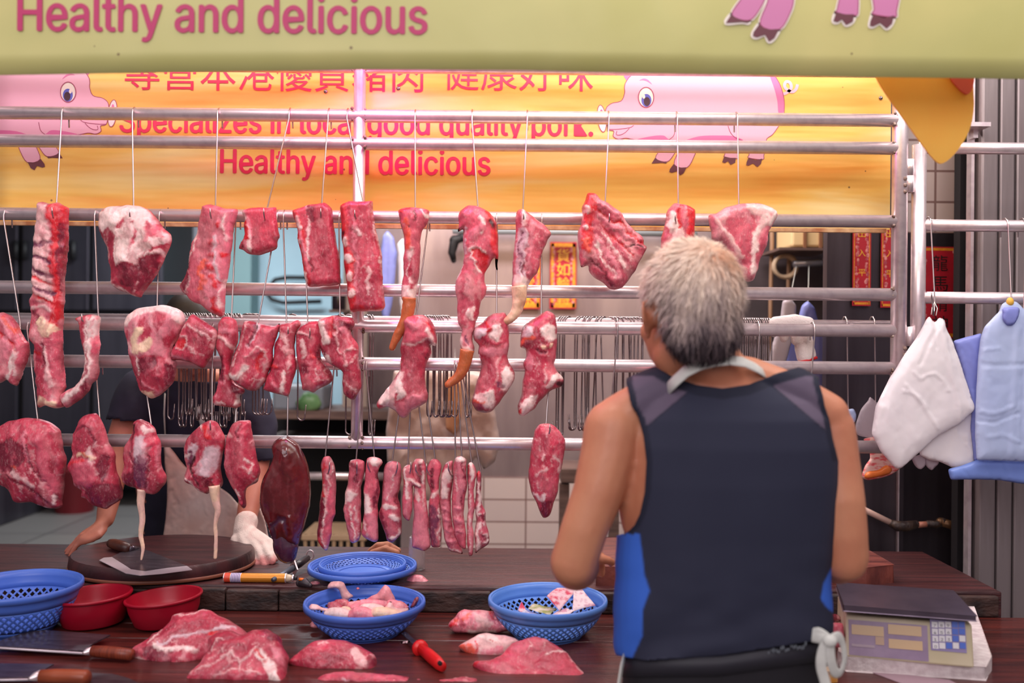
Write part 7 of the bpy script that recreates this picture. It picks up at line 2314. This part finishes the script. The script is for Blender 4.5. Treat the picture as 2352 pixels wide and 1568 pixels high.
put('glove', V, Fc, mat('cotton_glove', (226, 206, 196), .8, attr=True, bump=.3, bscale=250), p2, label='white cotton glove stained pink at the fingertips', cols=np.concatenate([col, np.ones((len(V), 1))], 1))
# T-shirt
src = MB()
src.loft([ring(cx, y, d, hw, hd) for y, cx, hw, hd, d in T2 if y < 1400])
src.limb([P(330, 900, 3.06), P(308, 940, 3.03), P(291, 972, 3.005)], [.072, .066, .060])
src.limb([P(562, 900, 3.06), P(586, 975, 3.02), P(591, 1048, 2.975)], [.072, .064, .056])
V, Fc, N = remesh(src, .008, 3)
V = V + N * .008
px, py, dd = proj(V)
V = V + N * (.005 * fbm(np.stack([px / 40, py / 60], 1), 2))[:, None]
keep = ~((px < 330) & (py > 968 + (px - 290) * .1)) & ~((px > 560) & (py > 1060) & (dd < 3.08)) & ~((py < 872) & (np.abs(px - 445) < 62))
Vk, Fk = cut(V, Fc, keep)
put('t_shirt', Vk, Fk, mat('navy_cotton', (38, 36, 58), .85, var=(30, 28, 46), scale=14), p2, solid=.003)
# apron
APM = mat('stained_apron', (244, 226, 220), .6, var=(230, 188, 176), scale=5, transl=.2, bump=.3, bscale=20)
apo = smoothed([(376, 1000), (384, 1018), (402, 1040), (430, 1075), (480, 1105), (522, 1130), (560, 1168), (602, 1172), (606, 1340), (362, 1340), (374, 1240), (384, 1140), (378, 1060)])
slab('apron', None, None, 'p', [tuple(q) for q in apo], 3.02, T=5, Tb=3, R=10, lump=7, rag=.6, m=APM, parent=p2, seed=99, fat=0)
pls_ = MB()
ribp = [P(379, 905, 2.955), P(377, 950, 2.985), P(380, 1010, 3.01)]
pls_.tube(ribp, .010, 8, flat=.25)
pls_.put('apron_strap', WHT, p2)
pls_ = MB()
pls_.tube([P(452, 935, 2.98), P(462, 960, 2.99), P(470, 990, 3.0)], .010, 8, flat=.25)
pls_.put('apron_strap', WHT, p2)
# ================================================================ bags, glove and things at the right
BAGW = mat('white_film', (248, 242, 243), .22, var=(240, 232, 236), scale=5, transl=.18, bump=.15, bscale=14)
BAGB = mat('pale_blue_film', (198, 212, 242), .3, var=(186, 200, 236), scale=5, transl=.25, bump=.2, bscale=12)
BAGV = mat('blue_violet_film', (148, 156, 224), .38, var=(150, 160, 230), scale=6, transl=.25, bump=.25, bscale=12)
BAGC = mat('clear_film', (206, 190, 198), .2, transl=.2, alpha=.45)


def bag(label, f, pts, d, m, T=10, R=18, parent=None, name='plastic_bags', cat='bags', folds=(), lump=1.4, seed=0, rag=.6, group=None, sp=4):
    return slab(name, label, cat, f, pts, d, T=T, Tb=T * .6, R=R, lump=lump, rag=rag, m=m, parent=parent, seed=seed + 200, fat=0, sp=sp, vein=0, wamp=.35,
                paint=[('-', w * 1.3, h * .55, p) for w, h, p in folds], group=group)


wb_ = bag('big bundle of white plastic bags hanging from the gate', 'T',
          [(330, 555), (345, 520), (365, 500), (380, 530), (400, 545), (425, 505), (445, 520), (462, 525), (462, 560), (500, 640), (560, 800), (610, 960), (645, 1060), (648, 1085), (560, 1165), (420, 1240), (300, 1350), (185, 1450), (150, 1445), (60, 1340), (5, 1230), (30, 1060), (110, 900), (210, 740), (300, 610)],
          2.45, BAGW, T=18, R=40, seed=1, lump=1.6, folds=[(26, 7, [(430, 560), (470, 800), (520, 1000), (545, 1160)]), (20, -6, [(400, 560), (330, 700), (290, 800)]), (16, 5, [(250, 850), (290, 890), (340, 860), (390, 860), (430, 900), (460, 960)]), (18, 6, [(200, 930), (300, 1040), (400, 1200)]), (18, 5, [(190, 965), (260, 990), (330, 1060)]), (14, -5, [(380, 560), (390, 700)]), (22, -6, [(450, 600), (540, 860), (620, 1060)]), (20, 5, [(60, 1060), (20, 1200)])])
slab('rear_sheet', None, None, 'T', [(560, 1000), (648, 1090), (656, 1300), (655, 1400), (640, 1436), (560, 1445), (500, 1440), (440, 1405), (370, 1400), (300, 1360), (320, 1250)], 2.475, T=10, Tb=6, R=24, lump=1.5, m=BAGW, parent=wb_, seed=230, fat=0, sp=5, paint=[('-', 20, 5, [(520, 1200), (540, 1240)]), ('-', 24, 5, [(590, 1260), (620, 1400)])])
for i, q in enumerate([[(250, 1380), (330, 1350), (345, 1420), (310, 1458), (280, 1440)], [(330, 1380), (400, 1360), (425, 1410), (378, 1464), (350, 1440)]]):
    slab('film_corner', None, None, 'T', q, 2.484 + i * .004, T=3, Tb=2, R=6, lump=1, m=BAGC, parent=wb_, seed=240 + i, fat=0, sp=5)
tb = MB()
tb.tube([P(2147, 693, 2.47), P(2141, 706, 2.462), P(2139, 722, 2.455)], .0012, 6)
tb.put('tie_string', WHT, wb_)
tb = MB()
tb.tube([P(2146, 693, 2.47), P(2153, 708, 2.462), P(2150, 724, 2.455)], .0012, 6)
tb.put('tie_string', WHT, wb_)

pb = bag('pale blue carrier bags hanging at the right edge', 'T',
         [(800, 470), (812, 425), (850, 405), (905, 412), (935, 440), (960, 470), (1010, 430), (1060, 420), (1160, 470), (1160, 900), (1160, 1410), (1000, 1408), (830, 1400), (655, 1396), (648, 1250), (650, 1080), (658, 900), (668, 760), (680, 640), (705, 570), (750, 520)],
         2.435, BAGB, T=14, R=30, seed=2, lump=1.6, folds=[(24, -5, [(680, 800), (800, 810), (950, 800)]), (18, 4, [(670, 720), (780, 700)]), (22, 5, [(660, 1090), (760, 1110), (870, 1060)]), (20, -5, [(660, 1150), (760, 1160), (900, 1100)]), (26, 5, [(880, 480), (890, 700), (870, 1000), (860, 1380)]), (20, -5, [(930, 520), (930, 800), (920, 1300)]), (20, 4, [(700, 1250), (800, 1230), (900, 1280)])])
slab('handle_fold', None, None, 'T', [(815, 450), (870, 445), (925, 452), (915, 510), (880, 560), (845, 560), (818, 520)], 2.418, T=5, Tb=3, R=10, lump=2, m=BAGV, parent=pb, seed=251, fat=0, sp=5, paint=[('-', 8, -3, [(830, 470), (860, 550)]), ('-', 8, -3, [(870, 460), (880, 540)])])
MB().ball(P(2320, 693, 2.43), (.010, .008, .012), 10, 8).put('tie_band', mat('yellow_band', (226, 176, 70), .5), pb)
pl2 = bag('lilac-blue bags wedged between the white bundle and the pale blue bags', 'T',
          [(512, 655), (600, 630), (690, 606), (690, 800), (680, 1000), (690, 1200), (690, 1400), (640, 1405), (620, 1200), (625, 1050), (570, 850)], 2.462, BAGV, T=8, R=14, seed=3, folds=[(16, -4, [(560, 700), (640, 900), (650, 1050)]), (20, 4, [(600, 660), (660, 760)]), (14, -4, [(620, 950), (690, 960)])])
bag('darker blue bag bottoms hanging lowest at the right edge', 'T', [(480, 1452), (560, 1430), (655, 1394), (800, 1392), (1000, 1402), (1160, 1405), (1160, 1565), (1080, 1560), (950, 1545), (800, 1520), (640, 1515), (495, 1518)], 2.455, mat('mid_blue_film', (130, 156, 226), .35, var=(116, 140, 214), scale=6, transl=.2, bump=.25, bscale=12), T=10, R=14, seed=4,
    folds=[(14, -4, [(560, 1450), (620, 1510)]), (14, 4, [(700, 1410), (720, 1510)]), (16, -4, [(820, 1410), (850, 1530)]), (14, 4, [(940, 1420), (980, 1540)])])
used_hook('on the gate holding the white bag bundle', (2131, 499), (2147, 688), (2140, 672), dm=2.478)
used_hook('on the gate holding the pale blue carrier bags', (2307, 502), (2323, 692), dm=2.47)
used_hook('at the far right edge of the gate', (2347, 502), (2352, 700), dm=2.47)

used_hook('on the rear rail holding the tied blue bag', (1940, 727), (1948, 944), rd=RRD, dm=2.64)
used_hook('on the rear rail holding the twisted clear bag', (2003, 727), (2011, 915), rd=RRD, dm=2.64)
tbg = bag('tied blue bag with a frilled knot hanging right of the vendor', 'K',
          [(690, 140), (740, 135), (760, 160), (820, 145), (845, 200), (835, 270), (790, 300), (765, 290), (770, 340), (800, 440), (800, 560), (840, 700), (870, 800), (830, 860), (760, 800), (700, 700), (690, 500), (700, 330), (660, 230), (680, 190)], 2.63, BAGB, T=10, R=14, seed=5, rag=1.6,
          folds=[(14, -5, [(700, 200), (760, 210)]), (10, -5, [(760, 220), (820, 180)]), (10, -5, [(770, 250), (830, 250)]), (16, 5, [(740, 320), (770, 500), (780, 700)]), (14, -5, [(720, 330), (730, 600)])])
MB().tube([P(1931, 950, 2.62), P(1941, 953, 2.612), P(1946, 951, 2.62)], .004, 8).put('tie_band', mat('tan_band', (176, 130, 90), .6), tbg)
bag('twisted clear plastic bag hanging behind the white bundle', 'K', [(955, 70), (965, 30), (985, 55), (1010, 75), (1060, 110), (1080, 200), (1080, 400), (1000, 420), (880, 400), (830, 370), (840, 270), (880, 160)], 2.645, BAGC, T=9, R=12, seed=6, rag=1.2, folds=[(8, -4, [(960, 90), (900, 300)]), (8, 4, [(985, 90), (980, 300)])])
SNK = mat('red_printed_film', (226, 90, 96), .35, var=(236, 190, 180), scale=45, stretch=(1, 1, 2.4), contrast=(.42, .55))
sp_ = bag('red and orange printed packet hanging behind the white bundle', 'K', [(900, 420), (1000, 400), (1110, 420), (1180, 560), (1240, 690), (1150, 750), (1040, 780), (940, 795), (880, 770), (920, 660), (970, 600), (960, 520)], 2.64, SNK, T=10, R=14, seed=7, name='snack_packet', cat='packet')
slab('orange_panel', None, None, 'K', [(910, 740), (940, 715), (1040, 700), (1120, 650), (1150, 670), (1180, 690), (1140, 740), (1000, 780), (925, 785)], 2.63, T=6, Tb=3, R=8, lump=2, m=mat('orange_film', (236, 122, 50), .35), parent=sp_, seed=260, fat=0, sp=5)

# cotton work glove folded over the rear rail
gx_ = MB()
d0 = 2.632
gx_.limb([P(1782, 742, d0), P(1825, 738, d0), P(1856, 742, d0)], [.020, .022, .019], 10)
gx_.limb([P(1775, 742, d0 + .02), P(1858, 742, d0 + .02)], [.016, .016], 10)
for x0, x1, yb in ((1782, 1774, 772), (1800, 1800, 786), (1824, 1826, 792), (1848, 1848, 788)):
    gx_.limb([P(x0, 748, d0 - .008), P((x0 + x1) / 2, 765, d0 - .012), P(x1, yb - 8, d0 - .008)], [.0125, .0125, .0115], 10)
gx_.limb([P(1838, 775, d0 + .004), P(1842, 800, d0 + .006), P(1848, 820, d0 + .006)], [.019, .021, .023], 12)
gx_.limb([P(1858, 770, d0 + .004), P(1862, 800, d0 + .006), P(1864, 815, d0 + .006)], [.010, .012, .014], 10)
V, Fc, N = remesh(gx_, .0045, 3)
gv = thing('cotton_glove', 'white cotton work glove with a red cuff draped over the rear hook rail', 'glove', P(1830, 830, d0))
put('knit', V, Fc, mat('white_knit', (226, 214, 208), .85, bump=.5, bscale=260), gv)
MB().tube([P(1826, 834, d0 + .0), P(1850, 829, d0 - .014), P(1876, 821, d0)], .0042, 8).put('cuff_trim', mat('red_trim', (206, 24, 34), .7), gv)

# ================================================================ red paper couplets
RPAP = mat('red_paper', (190, 20, 44), .55, var=(166, 14, 38), scale=14)
GOLD = mat('gold_print', (236, 166, 40), .45, var=(206, 126, 30), scale=90)
GOLDT = mat('gold_ink', (246, 190, 60), .4)
PALEF = mat('pale_flower_print', (226, 150, 150), .6, var=(170, 60, 80), scale=60, contrast=(.4, .6))
BLKI = mat('black_ink', (24, 14, 18), .6)


def couplet(label, x0, x1, y0, y1, d, text, ink, csz, flowers=True, border=3.5):
    c = P((x0 + x1) / 2, y1, d)
    t = thing('paper_couplet', label, 'paper scroll', c)

    def rect(a0, b0, a1, b1, off, th, nm, m):
        p, q = P(a0, b1, d), P(a1, b0, d)
        return MB().span((p.x, c.y - off - th, p.z), (q.x, c.y - off, q.z)).put(nm, m, t, smooth=False)
    rect(x0, y0, x1, y1, 0, .0015, 'paper', RPAP)
    b = border
    mb = MB()
    for a0, b0, a1, b1 in ((x0 + 3, y0 + 3, x1 - 3, y0 + 3 + b), (x0 + 3, y1 - 3 - b * 1.4, x1 - 3, y1 - 3), (x0 + 3, y0 + 3, x0 + 3 + b, y1 - 3), (x1 - 3 - b, y0 + 3, x1 - 3, y1 - 3)):
        p, q = P(a0, b1, d), P(a1, b0, d)
        mb.span((p.x, c.y - .0022, p.z), (q.x, c.y - .0016, q.z))
    mb.put('gold_border', GOLD, t, smooth=False)
    if flowers:
        random.seed(int(x0))
        mb = MB()
        yy = y0 + 14
        while yy < y1 - 12:
            for xx in (x0 + 11, x1 - 11):
                mb.ball(P(xx + random.uniform(-3, 3), yy + random.uniform(-3, 3), d) + Vector((0, -.0018, 0)), (random.uniform(.003, .006) * d / 2.9, .0006, random.uniform(.004, .008) * d / 2.9), 8, 5)
            yy += 9
        mb.put('flower_print', PALEF, t, smooth=False)
    n = len(text)
    step = (y1 - y0 - 24) / n
    for i, ch in enumerate(text):
        cy = y0 + 14 + step * (i + .5)
        o = P((x0 + x1) / 2 - csz / 2, cy + csz * .42, d)
        letters('character', ch, ink, t, Vector((o.x, c.y - .0024, o.z)), XR, ZR, width=csz * d / F, height=csz * d / F, hc=.92)
    return t


couplet('gold-bordered red paper couplet with gold characters left of the pointed rib slab', 1262, 1325, 556, 709, 4.30, '貨如輪轉', GOLDT, 30, border=8)
couplet('red paper couplet half hidden behind the white-tendoned shank', 1182, 1243, 556, 709, 4.30, '客似雲來', GOLDT, 30, border=8)
couplet('narrow red couplet with gold characters on the dark steel partition', 1957, 2001, 500, 702, 3.04, '出入平安', GOLDT, 17)
couplet('narrow red couplet half hidden behind the right-hand post of the rack', 2022, 2064, 500, 706, 3.04, '出入平安', GOLDT, 17)
couplet('wide red couplet with black characters behind the gate', 2112, 2204, 567, 776, 3.09, '龍馬精神', BLKI, 36, border=5)

# ================================================================ back of the stall
fr_d = 6.9
FRS = mat('fridge_steel', (86, 84, 94), .32, .6, var=(62, 60, 70), scale=2, stretch=(3, 3, .3), rvar=.08)
DK = mat('dark_gap', (18, 16, 20), .6)


def bx(x0, x1, y0, y1, d0_, d1_):
    a, b = P(x0, y1, d0_), P(x1, y0, d0_)
    mb = MB()
    mb.span((a.x, d0_ + CAMY, a.z), (b.x, d1_ + CAMY, b.z))
    return mb


fg = thing('steel_fridge', 'tall dark steel fridge with three doors at the far left of the stall', 'fridge', P(160, 1110, fr_d))
bx(-120, 380, 420, 1105, fr_d, fr_d + .6).put('body', DK, fg, smooth=False)
for x0, x1 in ((-110, 41), (49, 205), (211, 374)):
    for y0_, y1_ in ((430, 712), (722, 1096)):
        bx(x0, x1, y0_, y1_, fr_d - .04, fr_d).put('door', FRS, fg, smooth=False, bevel=.01)
for hx in (36, 56, 168):
    mb = MB()
    mb.tube([P(hx, 552, fr_d - .07), P(hx, 596, fr_d - .07)], .022, 8)
    mb.put('handle', DK, fg)
for hx in (-90, 350):
    MB().tube([P(hx, 1100, fr_d + .1), Vector((P(hx, 0, fr_d + .1).x, fr_d + .1 + CAMY, .25))], .03, 8).put('foot', FRS, fg)
MB().span((-4.2, 2.6, .25), (-3.42, 4.3, .84)).put('steel_cabinet', FRS, label='low steel cabinet on the floor at the far left', cat='cabinet', smooth=False, bevel=.01)
bk = P(172, 1165, 6.7)
mb = MB()
mb.lathe([(.002, .005), (.13, 0), (.17, .30), (.175, .31), (.165, .31), (.13, .02), (.002, .015)], (bk.x, bk.y, .25), 24)
mb.put('red_bucket', mat('dark_red_plastic', (110, 14, 26), .4), label='dark red bucket on the floor below the fridge', cat='bucket', sangle=40)
mb = MB()
mb.tube([P(*q, 7.6) for q in ((738, 638), (660, 637), (632, 642), (614, 662), (612, 672), (624, 688), (650, 695), (738, 692))], .018, 10)
mb.put('wall_bracket', DK, label='black bent tube bracket on the pale blue back wall', cat='bracket')
# shelf unit with things on it
SHW = mat('brown_shelf_wood', (112, 88, 80), .6, var=(84, 64, 60), scale=6, stretch=(1, 8, 8))
se = thing('shelf_unit', 'brown shelf unit on steel legs at the back behind the liver', 'shelf', P(740, 1290, 4.9))
for y in (945, 1010):
    bx(602, 912, y, y + 16, 4.7, 5.2).put('shelf_board', SHW, se, smooth=False)
for x in (606, 905):
    for dd_ in (4.74, 5.14):
        a = P(x, 945, dd_)
        MB().tube([Vector((a.x, a.y, .25)), Vector((a.x, a.y, a.z))], .018, 10).put('leg', STEEL, se)
MB().tube([P(600, 1092, 4.72), P(912, 1094, 4.72)], .020, 12).put('cross_tube', STEEL, se)
bx(606, 905, 962, 1300, 5.15, 5.18).put('interior_shade_sheet', DK, se, smooth=False)  # near-black sheet standing for the shaded inside of the shelf
a = bx(624, 742, 884, 944, 4.78, 5.05).put('storage_tub', mat('grey_blue_tub', (120, 126, 136), .4), label='grey-blue plastic tub on the shelf behind the shoulder cuts', cat='tub', smooth=False, bevel=.02)
cb_ = MB()
cb_.ball(P(708, 926, 4.74), (.062, .05, .05), 16, 12)
V = np.array(cb_.v)
V = V + .012 * np.stack([fbm(V * 30, 2), 0 * V[:, 0], fbm(V * 30 + 5, 2)], 1)
put('cabbage', V, cb_.f, mat('leaf_green', (66, 104, 60), .5, var=(104, 140, 92), scale=14), label='green cabbage beside the grey-blue tub on the shelf', cat='cabbage')
crt = bx(702, 832, 1226, 1296, 4.5, 4.8)
ct = thing('crate', 'beige slatted crate on the floor behind the nested baskets', 'crate', P(767, 1296, 4.5))
a, b = P(702, 1226, 4.5), P(832, 1330, 4.5)
for i in range(9):
    xx = a.x + (b.x - a.x) * i / 8
    MB().span((xx - .008, a.y - .008, b.z), (xx + .008, a.y + .006, a.z)).put('upright', mat('beige_plastic' + str(i), (176, 146, 116), .5), ct, smooth=False)
MB().span((a.x - .02, a.y - .012, a.z - .03), (b.x + .02, a.y + .3, a.z)).put('top_rim', mat('beige_plastic_rim', (186, 156, 126), .5), ct, smooth=False, bevel=.004)
MB().span((a.x - .01, a.y + .01, .25), (b.x + .01, a.y + .29, b.z + .02)).put('base', mat('beige_plastic_base', (150, 122, 100), .5), ct, smooth=False)
# tall beige board and dark bottle
bx(786, 846, 500, 945, 5.0, 5.05).put('leaning_board', mat('beige_board', (178, 160, 148), .6, var=(150, 130, 122), scale=3), label='tall beige board standing behind the middle post', cat='board', smooth=False)
bb_ = P(778, 712, 4.98)
MB().lathe([(.002, 0), (.036, 0), (.038, .01), (.038, .10), (.015, .14), (.014, .17), (.002, .17)], (bb_.x, bb_.y, bb_.z), 18).put('dark_bottle', mat('dark_bottle_glass', (36, 26, 32), .2), label='dark bottle in front of the tall beige board', cat='bottle')
bx(756, 800, 711, 717, 4.94, 5.02).put('wall_shelf', SHW, label='short shelf board under the dark bottle', cat='shelf', smooth=False)
# bags hanging at the back
def string(o, a, b):
    MB().tube([P(*a), P(*b)], .0012, 6).put('hanging_string', WHT, o)


bg1 = bag('blue-violet bags hanging at the back behind the tail shank', 'p', [(880, 540), (890, 528), (905, 545), (912, 580), (908, 640), (900, 700), (893, 735), (878, 730), (872, 650), (874, 580)], 3.9, BAGV, T=14, R=12, seed=8, folds=[(4, -6, [(890, 550), (886, 700)]), (4, 6, [(898, 560), (895, 690)])])
string(bg1, (890, 530, 3.9), (890, 10, 3.9))
bg2 = bag('whitish bags hanging beside the blue-violet ones at the back', 'p', [(912, 560), (925, 545), (940, 570), (945, 640), (938, 720), (920, 730), (912, 660)], 3.95, BAGW, T=14, R=12, seed=9)
string(bg2, (925, 548, 3.95), (925, 12, 3.95))
bg3 = bag('large bunch of white bags hanging low behind the belly strips', 'p', [(905, 850), (960, 842), (1060, 845), (1118, 858), (1135, 930), (1148, 1010), (1138, 1060), (1112, 1078), (1095, 1050), (1000, 1150), (930, 1150), (890, 1060), (886, 990)], 3.5,
    mat('cream_film', (226, 204, 196), .4, var=(206, 176, 168), scale=4, transl=.2, bump=.2), T=30, R=30, seed=10, lump=8, sp=7, folds=[(20, -14, [(960, 860), (945, 1100)]), (24, 14, [(1010, 860), (1000, 1100)]), (16, -12, [(1070, 860), (1085, 1030)])])
string(bg3, (1010, 846, 3.5), (1010, 800, 4.33))
PEA = mat('peach_film', (222, 166, 128), .5, transl=.2)
bg4 = bag('narrow peach-coloured bag in front of the large white bunch', 'p', [(1020, 870), (1045, 862), (1062, 880), (1060, 960), (1045, 1000), (1024, 985)], 3.44, PEA, T=14, R=14, seed=11)
string(bg4, (1045, 866, 3.44), (1045, 800, 4.335))
bg5 = bag('blue-violet bags hanging behind the cotton glove', 'p', [(1842, 700), (1855, 690), (1870, 705), (1880, 740), (1900, 760), (1908, 830), (1900, 890), (1870, 920), (1820, 900), (1795, 850), (1800, 780), (1830, 745)], 3.25, BAGV, T=16, R=16, seed=12, folds=[(6, -7, [(1855, 720), (1850, 880)]), (6, 7, [(1875, 760), (1880, 890)])])
string(bg5, (1856, 694, 3.25), (1858, 606, 3.75))
bg6 = bag('pale grey bag hanging left of the blue-violet ones', 'p', [(1798, 690), (1815, 684), (1828, 700), (1826, 760), (1800, 850), (1765, 860), (1770, 800), (1790, 740)], 3.2, mat('pale_grey_film', (190, 180, 190), .4, transl=.2), T=12, R=12, seed=13)
string(bg6, (1814, 688, 3.2), (1830, 607, 3.75))
# rail with black clamp on the steel wall
wr = thing('wall_rail', 'pale horizontal rail with a black clamp on the steel wall', 'rail', P(1300, 545, 4.2))
MB().tube([P(1040, 526, 4.2), P(1600, 534, 4.2)], .022, 14).put('tube', mat('pale_tube', (196, 206, 212), .3, .3), wr)
for x in (1060, 1380, 1585):
    a = P(x, 530, 4.2)
    MB().tube([a, Vector((a.x, 1.80, a.z))], .012, 8).put('bracket', DK, wr)
cl = MB()
cl.limb([P(1062, 545, 4.17), P(1044, 552, 4.17), P(1038, 580, 4.17), P(1042, 598, 4.17)], [.020, .024, .018, .012], 10)
cl.put('clamp', DK, wr)
# alcove at the right, its shade painted on a flat wall, with box, cables and a pipe
MB().span((P(1680, 0, 4.0).x, 1.46, .25), (P(1912, 0, 4.0).x, 1.50, 2.95)).put('wall_alcove', mat('alcove_shade_paint', (74, 62, 66), .7, var=(50, 42, 46), scale=4), kind='structure', smooth=False)  # plane coloured dark in place of an unlit opening
fx = thing('foam_box', 'beige foam box with brown straps high in the dark alcove', 'box', P(1862, 568, 3.7))
bx(1818, 1912, 505, 567, 3.7, 3.92).put('box', mat('beige_foam', (214, 186, 138), .7), fx, smooth=False, bevel=.01)
for x in (1846, 1882):
    bx(x, x + 7, 503, 569, 3.69, 3.70).put('strap', mat('strap_brown' + str(x), (128, 84, 56), .7), fx, smooth=False)
bx(1790, 1915, 569, 574, 3.68, 3.95).put('alcove_shelf', SHW, label='narrow shelf board under the foam box', cat='shelf', smooth=False)
cbm = mat('brown_cable', (150, 116, 90), .6)
for x, lb in ((1772, 'left brown cable running down the dark alcove'), (1812, 'right brown cable running down the dark alcove')):
    MB().tube([P(x, 420, 3.9), P(x + 1, 560, 3.9), P(x - 2, 700, 3.9), P(x - 3, 900, 3.9)], .009, 8).put('cable', cbm, label=lb, cat='cable')
lp = [P(1802 + 26 * math.cos(a) + 3 * k, 612 + 26 * math.sin(a) * (.9 + .1 * k), 3.8 - .01 * k) for k in range(2) for a in np.linspace(0, 2 * math.pi, 16)]
MB().tube(lp, .008, 8).put('rope_coil', mat('pale_rope', (172, 150, 126), .7), label='loosely coiled pale rope in the dark alcove', cat='rope')
MB().tube([P(1822, 606, 3.75), P(1896, 602, 3.75)], .014, 10).put('alcove_pipe', mat('dull_pipe', (150, 150, 160), .35, .6), label='short grey pipe across the dark alcove', cat='pipe')

# water pipe with taped joints at the lower right
wp_ = thing('water_pipe', 'pink-white water pipe with black taped joints on the steel partition', 'pipe', P(2090, 1230, 2.96))
PWH = mat('pinkish_pvc', (226, 188, 172), .4)
TAPE = mat('black_tape', (40, 28, 28), .5, var=(70, 52, 40), scale=40, bump=.8)
MB().tube([P(1960, 1158, 2.97), P(2050, 1202, 2.97)], .0095, 14).put('pipe', PWH, wp_)
MB().limb([P(2048, 1202, 2.97), P(2062, 1208, 2.965), P(2084, 1208, 2.965), P(2102, 1204, 2.97)], [.013, .017, .017, .014], 12).put('joint', TAPE, wp_)
MB().tube([P(2098, 1206, 2.97), P(2132, 1203, 2.97)], .0098, 14).put('pipe', mat('rosy_pvc', (206, 140, 116), .5, var=(170, 100, 80), scale=60), wp_)
MB().limb([P(2132, 1203, 2.97), P(2150, 1204, 2.97), P(2164, 1198, 2.97)], [.012, .012, .014], 12).put('joint', TAPE, wp_)
MB().limb([P(2160, 1198, 2.97), P(2186, 1206, 2.97), P(2208, 1218, 2.97)], [.014, .014, .013], 12).put('valve', mat('brown_brass', (110, 78, 50), .4, .5), wp_)
MB().tube([P(2200, 1186, 2.96), P(2200, 1202, 2.96)], .009, 12).put('blue_tap', mat('blue_tap_plastic', (60, 70, 150), .4), wp_)
bx(2198, 2207, 1243, 1268, 2.93, 2.94).put('red_tag', mat('red_tag_plastic', (206, 20, 40), .4), wp_, smooth=False)
MB().tube([P(2202, 1222, 2.935), P(2202, 1243, 2.935)], .0012, 6).put('tag_string', WHT, wp_)
# wooden stool corner left of the vendor's arm
ws = thing('wooden_bench', 'corner of a dark wooden bench in front of the tiled wall', 'bench', P(1330, 1290, 3.7))
bx(1288, 1420, 1076, 1110, 3.7, 3.95).put('top', SHW, ws, smooth=False, bevel=.006)
for x in (1296, 1410):
    a = P(x, 1110, 3.73)
    MB().span((a.x - .02, a.y - .02, .25), (a.x + .02, a.y + .02, a.z)).put('leg', SHW, ws, smooth=False)
